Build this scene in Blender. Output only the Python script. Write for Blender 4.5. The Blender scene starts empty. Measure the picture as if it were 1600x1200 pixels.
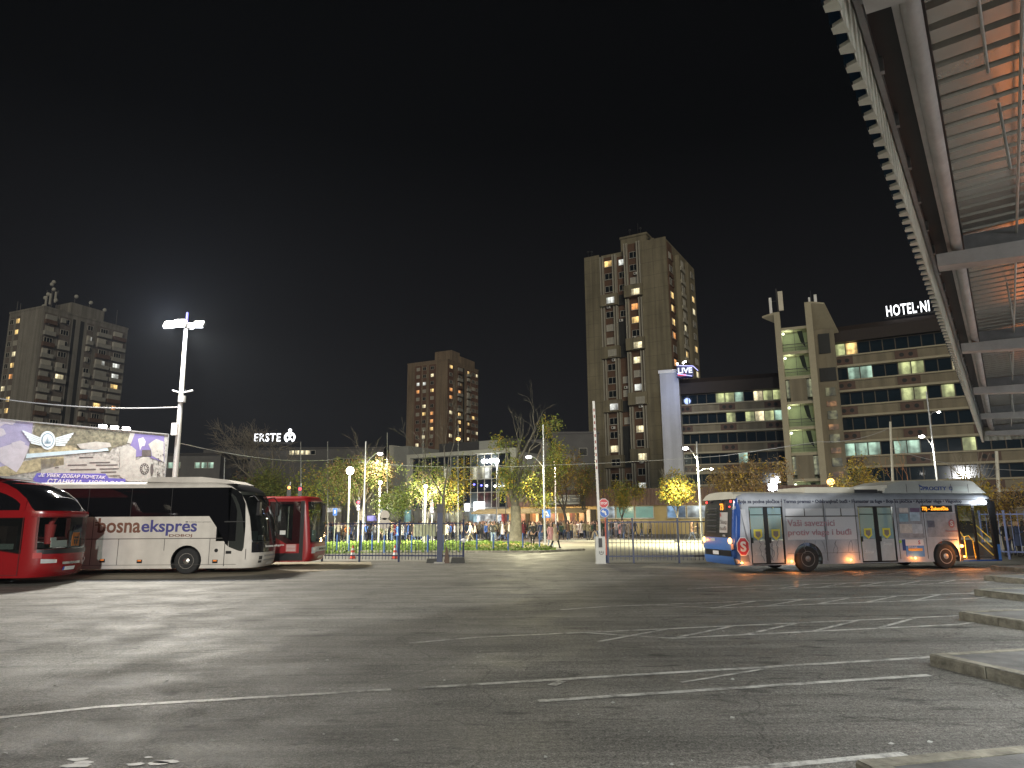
import bpy, math, random
from mathutils import Matrix, Vector
R = math.radians
rng = random.Random(7)
sc = bpy.context.scene
C = sc.collection

# ------------------------------------------------------------------ camera, sky, exposure
F_PX, PITCH, ROLL, EYE = 1090.0, math.atan(212 / 1090.0), R(0.4), 2.0
cam_d = bpy.data.cameras.new('camera')
cam = bpy.data.objects.new('camera', cam_d); C.objects.link(cam)
cam_d.sensor_fit = 'HORIZONTAL'; cam_d.sensor_width = 36.0
cam_d.lens = F_PX / 1600 * 36.0
cam_d.clip_start = 0.05; cam_d.clip_end = 3000
cam.matrix_world = (Matrix.Translation((0, 0, EYE)) @ Matrix.Rotation(R(90) + PITCH, 4, 'X')
                    @ Matrix.Rotation(-ROLL, 4, 'Z'))
sc.camera = cam

world = bpy.data.worlds.new("World"); sc.world = world; world.use_nodes = True
wn, wl = world.node_tree.nodes, world.node_tree.links
bg = wn['Background']
wt = wn.new('ShaderNodeTexCoord'); ws = wn.new('ShaderNodeSeparateXYZ'); wr = wn.new('ShaderNodeValToRGB')
wl.new(wt.outputs['Generated'], ws.inputs[0]); wl.new(ws.outputs['Z'], wr.inputs[0])
wr.color_ramp.elements[0].position = 0.0; wr.color_ramp.elements[0].color = (0.0120, 0.0118, 0.0132, 1)
wr.color_ramp.elements[1].position = 0.5; wr.color_ramp.elements[1].color = (0.0009, 0.0009, 0.0010, 1)
wl.new(wr.outputs[0], bg.inputs['Color']); bg.inputs['Strength'].default_value = 1.0

# night glow of the lit city: one weak, wide, warm sun from low behind the station
sun_d = bpy.data.lights.new('city_glow', 'SUN'); sun_d.energy = 0.95; sun_d.angle = R(20); sun_d.color = (1.0, 0.89, 0.68)
sun = bpy.data.objects.new('city_glow', sun_d); C.objects.link(sun)
sun.rotation_euler = Vector((-0.10, 1.0, -0.30)).to_track_quat('-Z', 'Y').to_euler()

sc.view_settings.view_transform = 'Standard'; sc.view_settings.look = 'None'
sc.view_settings.exposure = 0.0; sc.view_settings.gamma = 1.0
sc.render.engine = 'CYCLES'
sc.cycles.use_denoising = True
sc.cycles.max_bounces = 5; sc.cycles.diffuse_bounces = 2; sc.cycles.glossy_bounces = 3
sc.cycles.transmission_bounces = 4; sc.cycles.transparent_max_bounces = 8
sc.cycles.caustics_reflective = False; sc.cycles.caustics_refractive = False
sc.cycles.sample_clamp_indirect = 4.0

# ------------------------------------------------------------------ pixel of the 1600x1200 photo -> point in the place
def ray(x, y):
    u, v = (x - 800) / F_PX, (600 - y) / F_PX
    c, s = math.cos(ROLL), math.sin(ROLL)
    u, v = c * u + s * v, -s * u + c * v
    return Vector((u, math.cos(PITCH) - v * math.sin(PITCH), math.sin(PITCH) + v * math.cos(PITCH)))
def at(x, y, Y):
    r = ray(x, y); r = r * (Y / r.y); r.z += EYE; return r
def gnd(x, y, z=0.0):
    r = ray(x, y); r = r * ((z - EYE) / r.z); r.z = z; return r

# ------------------------------------------------------------------ materials
MATS = {}
def mat(name, col, rough=0.6, metal=0.0, var=0.12, scale=2.0, bump=0.0, bscale=40, emit=None, es=0.0, alpha=1.0, spec=0.5, streak=0.0):
    if name in MATS: return MATS[name]
    m = bpy.data.materials.new(name); m.use_nodes = True
    n, l = m.node_tree.nodes, m.node_tree.links
    b = n['Principled BSDF']
    b.inputs['Roughness'].default_value = rough; b.inputs['Metallic'].default_value = metal
    b.inputs['Specular IOR Level'].default_value = spec
    b.inputs['Base Color'].default_value = (*col, 1)
    if var or bump:
        tc = n.new('ShaderNodeTexCoord')
    if var:
        nz = n.new('ShaderNodeTexNoise'); nz.inputs['Scale'].default_value = scale; nz.inputs['Detail'].default_value = 5
        nz.inputs['Roughness'].default_value = 0.65
        l.new(tc.outputs['Object'], nz.inputs['Vector'])
        mp = n.new('ShaderNodeMapRange'); mp.inputs['From Min'].default_value = 0.25; mp.inputs['From Max'].default_value = 0.75
        mp.inputs['To Min'].default_value = 1 - var; mp.inputs['To Max'].default_value = 1 + var
        l.new(nz.outputs['Fac'], mp.inputs['Value'])
        if streak:                                       # rain stains running down
            sm = n.new('ShaderNodeMapping'); sm.inputs['Scale'].default_value = (1.1, 1.1, .05); l.new(tc.outputs['Object'], sm.inputs['Vector'])
            sn = n.new('ShaderNodeTexNoise'); sn.inputs['Scale'].default_value = 1.0; sn.inputs['Detail'].default_value = 6; l.new(sm.outputs['Vector'], sn.inputs['Vector'])
            sr = n.new('ShaderNodeMapRange'); sr.inputs['From Min'].default_value = .42; sr.inputs['From Max'].default_value = .66
            sr.inputs['To Min'].default_value = 1.06; sr.inputs['To Max'].default_value = 1 - streak; l.new(sn.outputs['Fac'], sr.inputs['Value'])
            mu = n.new('ShaderNodeMath'); mu.operation = 'MULTIPLY'; l.new(mp.outputs['Result'], mu.inputs[0]); l.new(sr.outputs['Result'], mu.inputs[1])
            mp = mu; mp_out = mu.outputs[0]
        else: mp_out = mp.outputs['Result']
        hs = n.new('ShaderNodeVectorMath'); hs.operation = 'SCALE'; hs.inputs[0].default_value = col
        l.new(mp_out, hs.inputs['Scale']); l.new(hs.outputs['Vector'], b.inputs['Base Color'])
    if bump:
        bn = n.new('ShaderNodeTexNoise'); bn.inputs['Scale'].default_value = bscale; bn.inputs['Detail'].default_value = 3
        l.new(tc.outputs['Object'], bn.inputs['Vector'])
        bp = n.new('ShaderNodeBump'); bp.inputs['Strength'].default_value = bump; bp.inputs['Distance'].default_value = 0.02
        l.new(bn.outputs['Fac'], bp.inputs['Height']); l.new(bp.outputs['Normal'], b.inputs['Normal'])
    if emit:
        b.inputs['Emission Color'].default_value = (*emit, 1); b.inputs['Emission Strength'].default_value = es
        m.cycles.emission_sampling = 'NONE'
    if alpha < 1: b.inputs['Alpha'].default_value = alpha
    MATS[name] = m
    return m
def glow(name, col, s, var=0.0, scale=3.0):
    """a thing that gives off light: lamp glass, sign, lit window (var lets curtains and furniture break it up)"""
    if name in MATS: return MATS[name]
    m = mat(name, (0.02, 0.02, 0.02), 0.4, 0, 0, emit=col, es=s)
    if var:
        n, l = m.node_tree.nodes, m.node_tree.links; b = n['Principled BSDF']
        oi = n.new('ShaderNodeObjectInfo')
        tc = n.new('ShaderNodeTexCoord'); ad = n.new('ShaderNodeVectorMath'); ad.operation = 'ADD'
        l.new(tc.outputs['Object'], ad.inputs[0]); l.new(oi.outputs['Location'], ad.inputs[1])
        nz = n.new('ShaderNodeTexNoise'); nz.inputs['Scale'].default_value = scale; nz.inputs['Detail'].default_value = 2
        l.new(ad.outputs[0], nz.inputs['Vector'])
        mp = n.new('ShaderNodeMapRange'); mp.inputs['From Min'].default_value = 0.3; mp.inputs['From Max'].default_value = 0.7
        mp.inputs['To Min'].default_value = s * (1 - var); mp.inputs['To Max'].default_value = s * (1 + var * 0.4)
        l.new(nz.outputs['Fac'], mp.inputs['Value'])
        # curtains drawn back by a different amount in every window
        sp = n.new('ShaderNodeSeparateXYZ'); l.new(tc.outputs['Generated'], sp.inputs[0])
        ab = n.new('ShaderNodeMath'); ab.operation = 'SUBTRACT'; l.new(sp.outputs['X'], ab.inputs[0]); l.new(oi.outputs['Random'], ab.inputs[1])
        a2 = n.new('ShaderNodeMath'); a2.operation = 'ABSOLUTE'; l.new(ab.outputs[0], a2.inputs[0])
        m2 = n.new('ShaderNodeMapRange'); m2.inputs['From Min'].default_value = .22; m2.inputs['From Max'].default_value = .42
        m2.inputs['To Min'].default_value = 1.15; m2.inputs['To Max'].default_value = .42; l.new(a2.outputs[0], m2.inputs['Value'])
        m3 = n.new('ShaderNodeMapRange'); m3.inputs['From Min'].default_value = 0; m3.inputs['From Max'].default_value = 1
        m3.inputs['To Min'].default_value = .6; m3.inputs['To Max'].default_value = 1.1; l.new(sp.outputs['Z'], m3.inputs['Value'])
        x1 = n.new('ShaderNodeMath'); x1.operation = 'MULTIPLY'; l.new(mp.outputs['Result'], x1.inputs[0]); l.new(m2.outputs['Result'], x1.inputs[1])
        x2 = n.new('ShaderNodeMath'); x2.operation = 'MULTIPLY'; l.new(x1.outputs[0], x2.inputs[0]); l.new(m3.outputs['Result'], x2.inputs[1])
        l.new(x2.outputs[0], b.inputs['Emission Strength'])
    return m
def glass(name, tint, see, rough=0.05):
    """pane: part clear, part glossy"""
    if name in MATS: return MATS[name]
    m = bpy.data.materials.new(name); m.use_nodes = True
    n, l = m.node_tree.nodes, m.node_tree.links
    b = n['Principled BSDF']; b.inputs['Base Color'].default_value = (*tint, 1); b.inputs['Roughness'].default_value = rough
    t = n.new('ShaderNodeBsdfTransparent'); t.inputs['Color'].default_value = (0.85, 0.92, 0.9, 1)
    x = n.new('ShaderNodeMixShader'); x.inputs['Fac'].default_value = 1 - see
    l.new(t.outputs[0], x.inputs[1]); l.new(b.outputs[0], x.inputs[2]); l.new(x.outputs[0], n['Material Output'].inputs['Surface'])
    MATS[name] = m
    return m

# ------------------------------------------------------------------ mesh builder
class MB:
    def __init__(s): s.v, s.f, s.m = [], [], []
    def add(s, vs, fs, m=0, M=None):
        o = len(s.v)
        s.v += [tuple(M @ Vector(p)) if M is not None else tuple(p) for p in vs]
        s.f += [tuple(i + o for i in f) for f in fs]; s.m += [m] * len(fs)
        return s
    def box(s, x0, x1, y0, y1, z0, z1, m=0, M=None):
        v = [(x, y, z) for z in (z0, z1) for y in (y0, y1) for x in (x0, x1)]
        return s.add(v, [(0, 2, 3, 1), (4, 5, 7, 6), (0, 1, 5, 4), (2, 6, 7, 3), (0, 4, 6, 2), (1, 3, 7, 5)], m, M)
    def cbox(s, c, d, m=0, rz=0.0):
        M = Matrix.Translation(c) @ Matrix.Rotation(rz, 4, 'Z')
        return s.box(-d[0] / 2, d[0] / 2, -d[1] / 2, d[1] / 2, -d[2] / 2, d[2] / 2, m, M)
    def bar(s, a, b, w, h, m=0):
        """box section from a to b"""
        a, b = Vector(a), Vector(b); d = b - a; L = d.length
        q = d.to_track_quat('X', 'Z').to_matrix().to_4x4()
        return s.box(0, L, -w / 2, w / 2, -h / 2, h / 2, m, Matrix.Translation(a) @ q)
    def tube(s, pts, rad, seg=8, m=0, cap=True):
        pts = [Vector(p) for p in pts]
        if not hasattr(rad, '__len__'): rad = [rad] * len(pts)
        vs, fs = [], []
        up = None
        for i, p in enumerate(pts):
            d = (pts[min(i + 1, len(pts) - 1)] - pts[max(i - 1, 0)]).normalized()
            if up is None: up = d.orthogonal().normalized()
            up = (up - d * up.dot(d)); up = up.normalized() if up.length > 1e-5 else d.orthogonal().normalized()
            w = d.cross(up)
            for k in range(seg):
                a = 2 * math.pi * k / seg
                vs.append(p + (up * math.cos(a) + w * math.sin(a)) * rad[i])
        for i in range(len(pts) - 1):
            for k in range(seg):
                k2 = (k + 1) % seg
                fs.append((i * seg + k, i * seg + k2, (i + 1) * seg + k2, (i + 1) * seg + k))
        if cap:
            fs.append(tuple(range(seg))[::-1]); fs.append(tuple((len(pts) - 1) * seg + k for k in range(seg)))
        return s.add(vs, fs, m)
    def lathe(s, prof, seg=24, m=0, M=None, axis='Z'):
        """prof: (r, h) pairs turned about the axis"""
        vs, fs = [], []
        for r, h in prof:
            for k in range(seg):
                a = 2 * math.pi * k / seg
                c, q = r * math.cos(a), r * math.sin(a)
                vs.append((c, q, h) if axis == 'Z' else (c, h, q))
        for i in range(len(prof) - 1):
            for k in range(seg):
                k2 = (k + 1) % seg
                fs.append((i * seg + k, i * seg + k2, (i + 1) * seg + k2, (i + 1) * seg + k))
        fs.append(tuple(range(seg))); fs.append(tuple((len(prof) - 1) * seg + k for k in range(seg)))
        return s.add(vs, fs, m, M)
    def poly(s, pts, m=0, M=None): return s.add(pts, [tuple(range(len(pts)))], m, M)
    def prism(s, pts, d, m=0, M=None):
        """flat outline pts (3-D) pushed along vector d"""
        n = len(pts); d = Vector(d)
        vs = [Vector(p) for p in pts] + [Vector(p) + d for p in pts]
        fs = [tuple(range(n)), tuple(range(2 * n - 1, n - 1, -1))] + [(i, i + n, (i + 1) % n + n, (i + 1) % n) for i in range(n)]
        return s.add(vs, fs, m, M)
    def sphere(s, c, r, m=0, seg=12, rings=8, sz=1.0):
        prof = [(max(1e-4, r * math.sin(math.pi * i / rings)), -r * sz * math.cos(math.pi * i / rings)) for i in range(rings + 1)]
        return s.lathe(prof, seg, m, Matrix.Translation(c))
    def mesh(s, name, mats, smooth=False):
        me = bpy.data.meshes.new(name); me.from_pydata(s.v, [], s.f)
        for q in mats: me.materials.append(q)
        if len(mats) > 1: me.polygons.foreach_set('material_index', s.m)
        if smooth:
            me.polygons.foreach_set('use_smooth', [True] * len(s.f))
            try: me.set_sharp_from_angle(angle=R(40))
            except Exception: pass
        me.validate(); me.update()
        return me
    def build(s, name, mats, parent=None, loc=(0, 0, 0), rz=0.0, smooth=False, fix=True):
        if not isinstance(mats, (list, tuple)): mats = [mats]
        me = s.mesh(name, mats, smooth)
        if fix:
            import bmesh
            b = bmesh.new(); b.from_mesh(me); bmesh.ops.recalc_face_normals(b, faces=b.faces); b.to_mesh(me); b.free()
        return link(name, me, parent, loc, rz)
def each(name, mats, parent, boxes):
    return [MB().box(*b).build(name, mats, parent) for b in boxes]
def link(name, me, parent=None, loc=(0, 0, 0), rz=0.0):
    o = bpy.data.objects.new(name, me); C.objects.link(o)
    o.location = loc; o.rotation_euler = (0, 0, rz)
    if parent is not None: o.parent = parent
    return o
def tag(o, label, cat, group=None):
    o['label'] = label; o['category'] = cat
    if group: o['group'] = group
    return o
def thing(name, label, cat, loc=(0, 0, 0), rz=0.0, group=None):
    o = bpy.data.objects.new(name, None); C.objects.link(o)
    o.empty_display_size = 0.2
    o.location = loc; o.rotation_euler = (0, 0, rz)
    return tag(o, label, cat, group)
def struct(o, kind='structure'):
    o['kind'] = kind; return o
def dup(o, parent=None, **kw):
    c = o.copy(); C.objects.link(c)
    if parent is not None: c.parent = parent
    for ch in o.children: dup(ch, c)
    for k, v in kw.items():
        if k in ('label', 'group', 'category'): c[k] = v
        else: setattr(c, k, v)
    return c
def text(name, s, m, parent, loc, rot=(R(90), 0, 0), width=None, height=None, extrude=0.004, shear=0.0, bold=0.0, space=1.0):
    cu = bpy.data.curves.new('lettering', 'FONT'); cu.body = s; cu.extrude = extrude; cu.align_x = 'LEFT'
    cu.shear = shear; cu.offset = bold; cu.space_character = space; cu.resolution_u = 3
    t = bpy.data.objects.new('t', cu); C.objects.link(t)
    dg = bpy.context.evaluated_depsgraph_get()
    me = bpy.data.meshes.new_from_object(t.evaluated_get(dg)); bpy.data.objects.remove(t); bpy.data.curves.remove(cu)
    xs = [v.co.x for v in me.vertices]; ys = [v.co.y for v in me.vertices]
    if not xs: return None
    w, h = max(xs) - min(xs), max(ys) - min(ys)
    sx = width / w if width else (height / h); sy = height / h if height else sx
    for v in me.vertices: v.co.x = (v.co.x - min(xs)) * sx; v.co.y = (v.co.y - min(ys)) * sy
    me.materials.clear(); me.materials.append(m)
    o = link(name, me, parent, loc); o.rotation_euler = rot
    return o
def lamp(name, loc, power, col, radius=0.15, spot=None, aim=None, blend=0.5):
    d = bpy.data.lights.new(name, 'SPOT' if spot else 'POINT'); d.energy = power; d.color = col; d.shadow_soft_size = radius
    o = bpy.data.objects.new(name, d); C.objects.link(o); o.location = loc
    if spot:
        d.spot_size = R(spot); d.spot_blend = blend
        o.rotation_euler = (Vector(aim) - Vector(loc)).to_track_quat('-Z', 'Y').to_euler()
    return o

# shared materials
black = mat('black_trim', (0.012, 0.012, 0.013), 0.35, var=0)
rubber = mat('tyre_rubber', (0.02, 0.02, 0.02), 0.85, var=0.3, scale=12)
steel = mat('galvanised_steel', (0.42, 0.43, 0.43), 0.45, 0.6, 0.18, 4)
concrete = mat('concrete', (0.32, 0.31, 0.28), 0.85, var=0.25, scale=1.2, bump=0.25, bscale=30)
white_paint = mat('white_paint', (0.75, 0.75, 0.74), 0.45, var=0.06)
dark_metal = mat('dark_metal', (0.05, 0.05, 0.055), 0.5, 0.4, 0.2, 5)
lampw = glow('lamp_white', (1.0, 0.97, 0.9), 30)
lampy = glow('lamp_yellow', (1.0, 0.9, 0.62), 25)
# ------------------------------------------------------------------ ground, street, markings, platforms
def ground_mat():
    m = bpy.data.materials.new('asphalt'); m.use_nodes = True
    n, l = m.node_tree.nodes, m.node_tree.links; b = n['Principled BSDF']
    tc = n.new('ShaderNodeTexCoord')
    def noise(scale, detail=6, rough=0.6, vec=None, dist=0.0):
        q = n.new('ShaderNodeTexNoise'); q.inputs['Scale'].default_value = scale; q.inputs['Detail'].default_value = detail
        q.inputs['Roughness'].default_value = rough; q.inputs['Distortion'].default_value = dist
        l.new(vec if vec is not None else tc.outputs['Object'], q.inputs['Vector']); return q.outputs['Fac']
    def rng_(v, a, b_, c, d):
        q = n.new('ShaderNodeMapRange'); q.inputs['From Min'].default_value = a; q.inputs['From Max'].default_value = b_
        q.inputs['To Min'].default_value = c; q.inputs['To Max'].default_value = d; l.new(v, q.inputs['Value']); return q.outputs['Result']
    def mul(a, b_):
        q = n.new('ShaderNodeMath'); q.operation = 'MULTIPLY'; l.new(a, q.inputs[0]); l.new(b_, q.inputs[1]); return q.outputs[0]
    mp = n.new('ShaderNodeMapping'); mp.inputs['Rotation'].default_value = (0, 0, R(-13)); mp.inputs['Scale'].default_value = (0.10, 2.1, 1)
    l.new(tc.outputs['Object'], mp.inputs['Vector'])
    streak = rng_(noise(1.0, 8, 0.7, mp.outputs['Vector'], 0.6), 0.32, 0.68, 0.58, 1.42)        # tyre tracks along the bays
    patch = rng_(noise(0.35, 6, 0.6), 0.34, 0.66, 0.84, 1.16)
    mp2 = n.new('ShaderNodeMapping'); mp2.inputs['Rotation'].default_value = (0, 0, R(-13)); mp2.inputs['Scale'].default_value = (0.55, 1.7, 1)
    l.new(tc.outputs['Object'], mp2.inputs['Vector'])
    stain = rng_(noise(2.1, 6, 0.62, mp2.outputs['Vector'], 0.4), 0.575, 0.66, 1.0, 0.42)                          # oil drips
    grain = rng_(noise(48, 2, 0.9), 0.33, 0.67, 0.3, 1.85)
    fine = rng_(noise(14, 4, 0.75), 0.3, 0.7, 0.75, 1.25)
    mid = rng_(noise(17, 4, 0.9), 0.33, 0.67, 0.45, 1.6)
    vo = n.new('ShaderNodeTexVoronoi'); vo.feature = 'DISTANCE_TO_EDGE'; vo.inputs['Scale'].default_value = 0.28
    dv = n.new('ShaderNodeVectorMath'); dv.operation = 'ADD'; nv = n.new('ShaderNodeTexNoise'); nv.inputs['Scale'].default_value = 1.2; nv.inputs['Detail'].default_value = 5
    l.new(tc.outputs['Object'], nv.inputs['Vector']); l.new(tc.outputs['Object'], dv.inputs[0]); l.new(nv.outputs['Color'], dv.inputs[1]); l.new(dv.outputs[0], vo.inputs['Vector'])
    crack = rng_(vo.outputs['Distance'], 0.0, 0.006, 0.5, 1.0)
    k = mul(mul(mul(mul(streak, patch), mul(grain, fine)), stain), mul(mid, crack))
    v = n.new('ShaderNodeVectorMath'); v.operation = 'SCALE'; v.inputs[0].default_value = (0.165, 0.160, 0.142); l.new(k, v.inputs['Scale'])
    l.new(v.outputs['Vector'], b.inputs['Base Color'])
    l.new(rng_(noise(0.8, 4), 0.3, 0.7, 0.46, 0.78), b.inputs['Roughness'])
    b.inputs['Specular IOR Level'].default_value = 0.3
    bp = n.new('ShaderNodeBump'); bp.inputs['Strength'].default_value = 0.9; bp.inputs['Distance'].default_value = 0.02
    l.new(noise(34, 4, 0.95), bp.inputs['Height'])
    bp2 = n.new('ShaderNodeBump'); bp2.inputs['Strength'].default_value = 0.22; bp2.inputs['Distance'].default_value = 0.05
    l.new(noise(1.1, 4, 0.6, mp2.outputs['Vector']), bp2.inputs['Height']); l.new(bp2.outputs['Normal'], bp.inputs['Normal'])
    l.new(bp.outputs['Normal'], b.inputs['Normal'])
    return m
asphalt = ground_mat()
g = MB(); g.poly([(-450, -60, 0), (450, -60, 0), (450, 480, 0), (-450, 480, 0)])
struct(g.build('ground', asphalt, fix=False))

pave = mat('pale_pavement', (0.20, 0.195, 0.17), 0.8, var=0.3, scale=0.6, bump=0.3, bscale=25)
street_m = mat('street_asphalt', (0.15, 0.145, 0.125), 0.6, var=0.4, scale=0.35, bump=0.3, bscale=20)
kerb_m = mat('kerb_concrete', (0.24, 0.225, 0.175), 0.85, var=0.55, scale=5, bump=0.8, bscale=18)
plat_m = mat('platform_asphalt', (0.14, 0.14, 0.132), 0.8, var=0.5, scale=1.6, bump=0.4, bscale=40)
def sheet(name, pts, m, z):
    q = MB(); q.poly([(p[0], p[1], z) for p in pts]); o = q.build(name, m, fix=False)
    if o.data.polygons[0].normal.z < 0: o.data.flip_normals()
    return struct(o)
FL = lambda X: 34.3 - 0.195 * X                     # the line the fences stand on
sheet('pavement', [(-40, FL(-40) + .1), (-3.0, FL(-3) + .1), (-2.2, 40.5), (1.6, 44.0), (-7, 45.6), (-40, 50)], pave, 0.008)
sheet('street', [(-70, 56), (-12, 47), (2.4, 44.5), (4.0, 34.5), (30, 28.6), (75, 22), (75, 98), (-70, 120)], street_m, 0.004)
sheet('right_pavement', [(3.9, FL(3.9) + .1), (21.0, 30.4), (32, 29), (32, 33), (21, 34.5), (8.6, 36.4), (4.3, 36.6)], pave, 0.008)
# pale strip with the far kerb and the verge in front of the shops
sheet('far_pavement', [(-60, 92), (4, 84), (40, 66), (75, 50), (75, 104), (-60, 124)], pave, 0.012)
q = MB(); q.bar((3.2, 66.0, 0.06), (24, 58.2, 0.06), 0.25, 0.14); q.bar((24, 58.2, 0.06), (60, 45, 0.06), 0.25, 0.14)
q.bar((5.5, 70.5, 0.06), (24.6, 62.7, 0.06), 0.25, 0.14)
struct(q.build('street_kerb', mat('pale_kerb', (0.45, 0.44, 0.36), 0.8)))
q = MB()
for a, b_ in (((-40, 50.1), (-7, 45.7)), ((-7, 45.7), (1.6, 44.1)), ((1.6, 44.1), (4.6, 46.5))): q.bar((*a, .05), (*b_, .05), .2, .14)
struct(q.build('grass_kerb', kerb_m))
# cobbled apron under the red bus
def cobble():
    m = mat('cobbles', (0.27, 0.235, 0.17), 0.55, var=0.3, scale=3)
    n, l = m.node_tree.nodes, m.node_tree.links; b = n['Principled BSDF']
    tc = n.new('ShaderNodeTexCoord'); br = n.new('ShaderNodeTexVoronoi'); br.inputs['Scale'].default_value = 3.4
    l.new(tc.outputs['Object'], br.inputs['Vector'])
    bp = n.new('ShaderNodeBump'); bp.inputs['Strength'].default_value = 0.9; bp.inputs['Distance'].default_value = 0.05; bp.invert = True
    l.new(br.outputs['Distance'], bp.inputs['Height']); l.new(bp.outputs['Normal'], b.inputs['Normal'])
    return m
cob = cobble()
sheet('cobbled_paving', [(-24, 25.8), (-11.6, 25.9), (-9.6, 27.6), (-7.4, 29.6), (-6.3, 32), (-7.0, 35.4), (-24, 38.5)], cob, 0.006)
# grass island
GRASS = [gnd(440, 868), gnd(505, 866), gnd(600, 864), gnd(700, 863.5), gnd(800, 863), gnd(845, 862), gnd(872, 860.5), gnd(868, 858), gnd(845, 852), gnd(810, 848),
         gnd(760, 846.5), gnd(650, 846), gnd(505, 848), gnd(440, 850)]
grass_m = mat('lawn', (0.095, 0.155, 0.022), 0.8, var=0.45, scale=0.7, bump=0.6, bscale=12)
sheet('lawn', GRASS, grass_m, 0.03)
def inside(x, y, P):
    c = False
    for i in range(len(P)):
        a, b_ = P[i], P[i - 1]
        if (a[1] > y) != (b_[1] > y) and x < (b_[0] - a[0]) * (y - a[1]) / (b_[1] - a[1]) + a[0]: c = not c
    return c
q = MB(); k = 0
while k < 5200:
    x, y = rng.uniform(-24, 5), rng.uniform(44, 72)
    if not inside(x, y, GRASS): k += 0.2; continue
    k += 1; h = rng.uniform(.07, .2); a = rng.uniform(0, 6.3); w = rng.uniform(.05, .12)
    dx, dy = w * math.cos(a), w * math.sin(a); ox, oy = rng.uniform(-.06, .06), rng.uniform(-.06, .06)
    q.add([(x - dx, y - dy, .03), (x + dx, y + dy, .03), (x + dx * .4 + ox, y + dy * .4 + oy, .03 + h), (x - dx * .5 + ox, y - dy * .5 + oy, .03 + h * .8)], [(0, 1, 2, 3)], rng.choice((0, 1, 1)))
o = q.build('grass', [grass_m, mat('grass_blade', (0.15, 0.22, 0.035), 0.7)], fix=False); struct(o, 'stuff')
o['label'] = 'bright green lawn behind the blue bollards'
leafcols = [mat('leaf_gold', (0.40, 0.27, 0.025), 0.7, var=0.2), mat('leaf_olive', (0.15, 0.16, 0.03), 0.7, var=0.3), mat('leaf_brown', (0.22, 0.12, 0.04), 0.75, var=0.3),
            mat('leaf_green', (0.12, 0.17, 0.03), 0.7, var=0.3), mat('leaf_tan', (0.24, 0.17, 0.08), 0.75, var=0.25), mat('leaf_lime', (0.21, 0.225, 0.03), 0.7, var=0.25)]
q = MB(); P0 = gnd(812, 855)
for k in range(900):
    a, r = rng.uniform(0, 6.3), 5.5 * math.sqrt(rng.random()); x, y = P0.x + r * math.cos(a) + .6, P0.y + r * .9 * math.sin(a)
    if not inside(x, y, GRASS): continue
    s = rng.uniform(.06, .13); t = rng.uniform(0, 6.3); z = .06 + rng.random() * .08
    q.add([(x + s * math.cos(t + j * 1.57), y + s * math.sin(t + j * 1.57), z + rng.uniform(0, .05)) for j in range(4)], [(0, 1, 2, 3)], rng.choice((0, 2, 4)))
struct(q.build('fallen_leaves', leafcols, fix=False), 'stuff')

# platforms: a saw-tooth edge, teeth stepping away along the canopy
U = Vector((math.cos(R(13)), math.sin(R(13)), 0)); W = Vector((math.sin(R(13)), -math.cos(R(13)), 0))
C0 = Vector((5.71, 10.12, 0)); STEP = Vector((3.08, 4.28, 0))
TOOTH_W = -(STEP.dot(W)); TOOTH_U = STEP.dot(U)
edge = []
for k in range(-3, 5):
    ck = C0 + STEP * k
    edge += [ck - STEP + U * 0.0, ck - STEP + U * TOOTH_U, ck]
edge2 = []
for p in edge:
    if not edge2 or (p - edge2[-1]).length > .01: edge2.append(p)
last = edge2[-1]
outer = edge2 + [last + U * 20, last + U * 20 + Vector((-12, -60, 0)), edge2[0] + U * 9]
q = MB(); kw = .16
top = [(p.x, p.y, .155) for p in outer]
q.poly(top, 0)
plat = q.build('platform', plat_m, fix=False)
if plat.data.polygons[0].normal.z < 0: plat.data.flip_normals()
struct(plat)
q = MB()
for i in range(len(edge2) - 1):
    a, b_ = edge2[i], edge2[i + 1]; d = (b_ - a); L = d.length; d.normalize(); nrm = Vector((d.y, -d.x, 0))
    nst = max(1, round(L / .95))
    for j in range(nst):
        p0, p1 = a + d * (L * j / nst + .006), a + d * (L * (j + 1) / nst - .006)
        jit = rng.uniform(-.014, .014)
        vs = []
        for p in (p0, p1): vs += [p + nrm * (-.0 + jit), p + nrm * (.17 + jit)]
        z1 = .162 + rng.uniform(-.006, .006)
        bs = [Vector((v.x, v.y, -.02)) for v in vs]; m1 = [Vector((v.x, v.y, z1 - .02)) for v in vs]
        ts = [vs[0] + (vs[1] - vs[0]) * .12, vs[1], vs[2] + (vs[3] - vs[2]) * .12, vs[3]]; ts = [Vector((v.x, v.y, z1)) for v in ts]
        q.add(bs + m1 + ts, [(0, 2, 6, 4), (4, 6, 10, 8), (8, 10, 11, 9), (1, 5, 7, 3), (5, 9, 11, 7), (0, 4, 5, 1), (4, 8, 9, 5), (2, 3, 7, 6), (6, 7, 11, 10)])
struct(q.build('platform_kerb', kerb_m))

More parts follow.
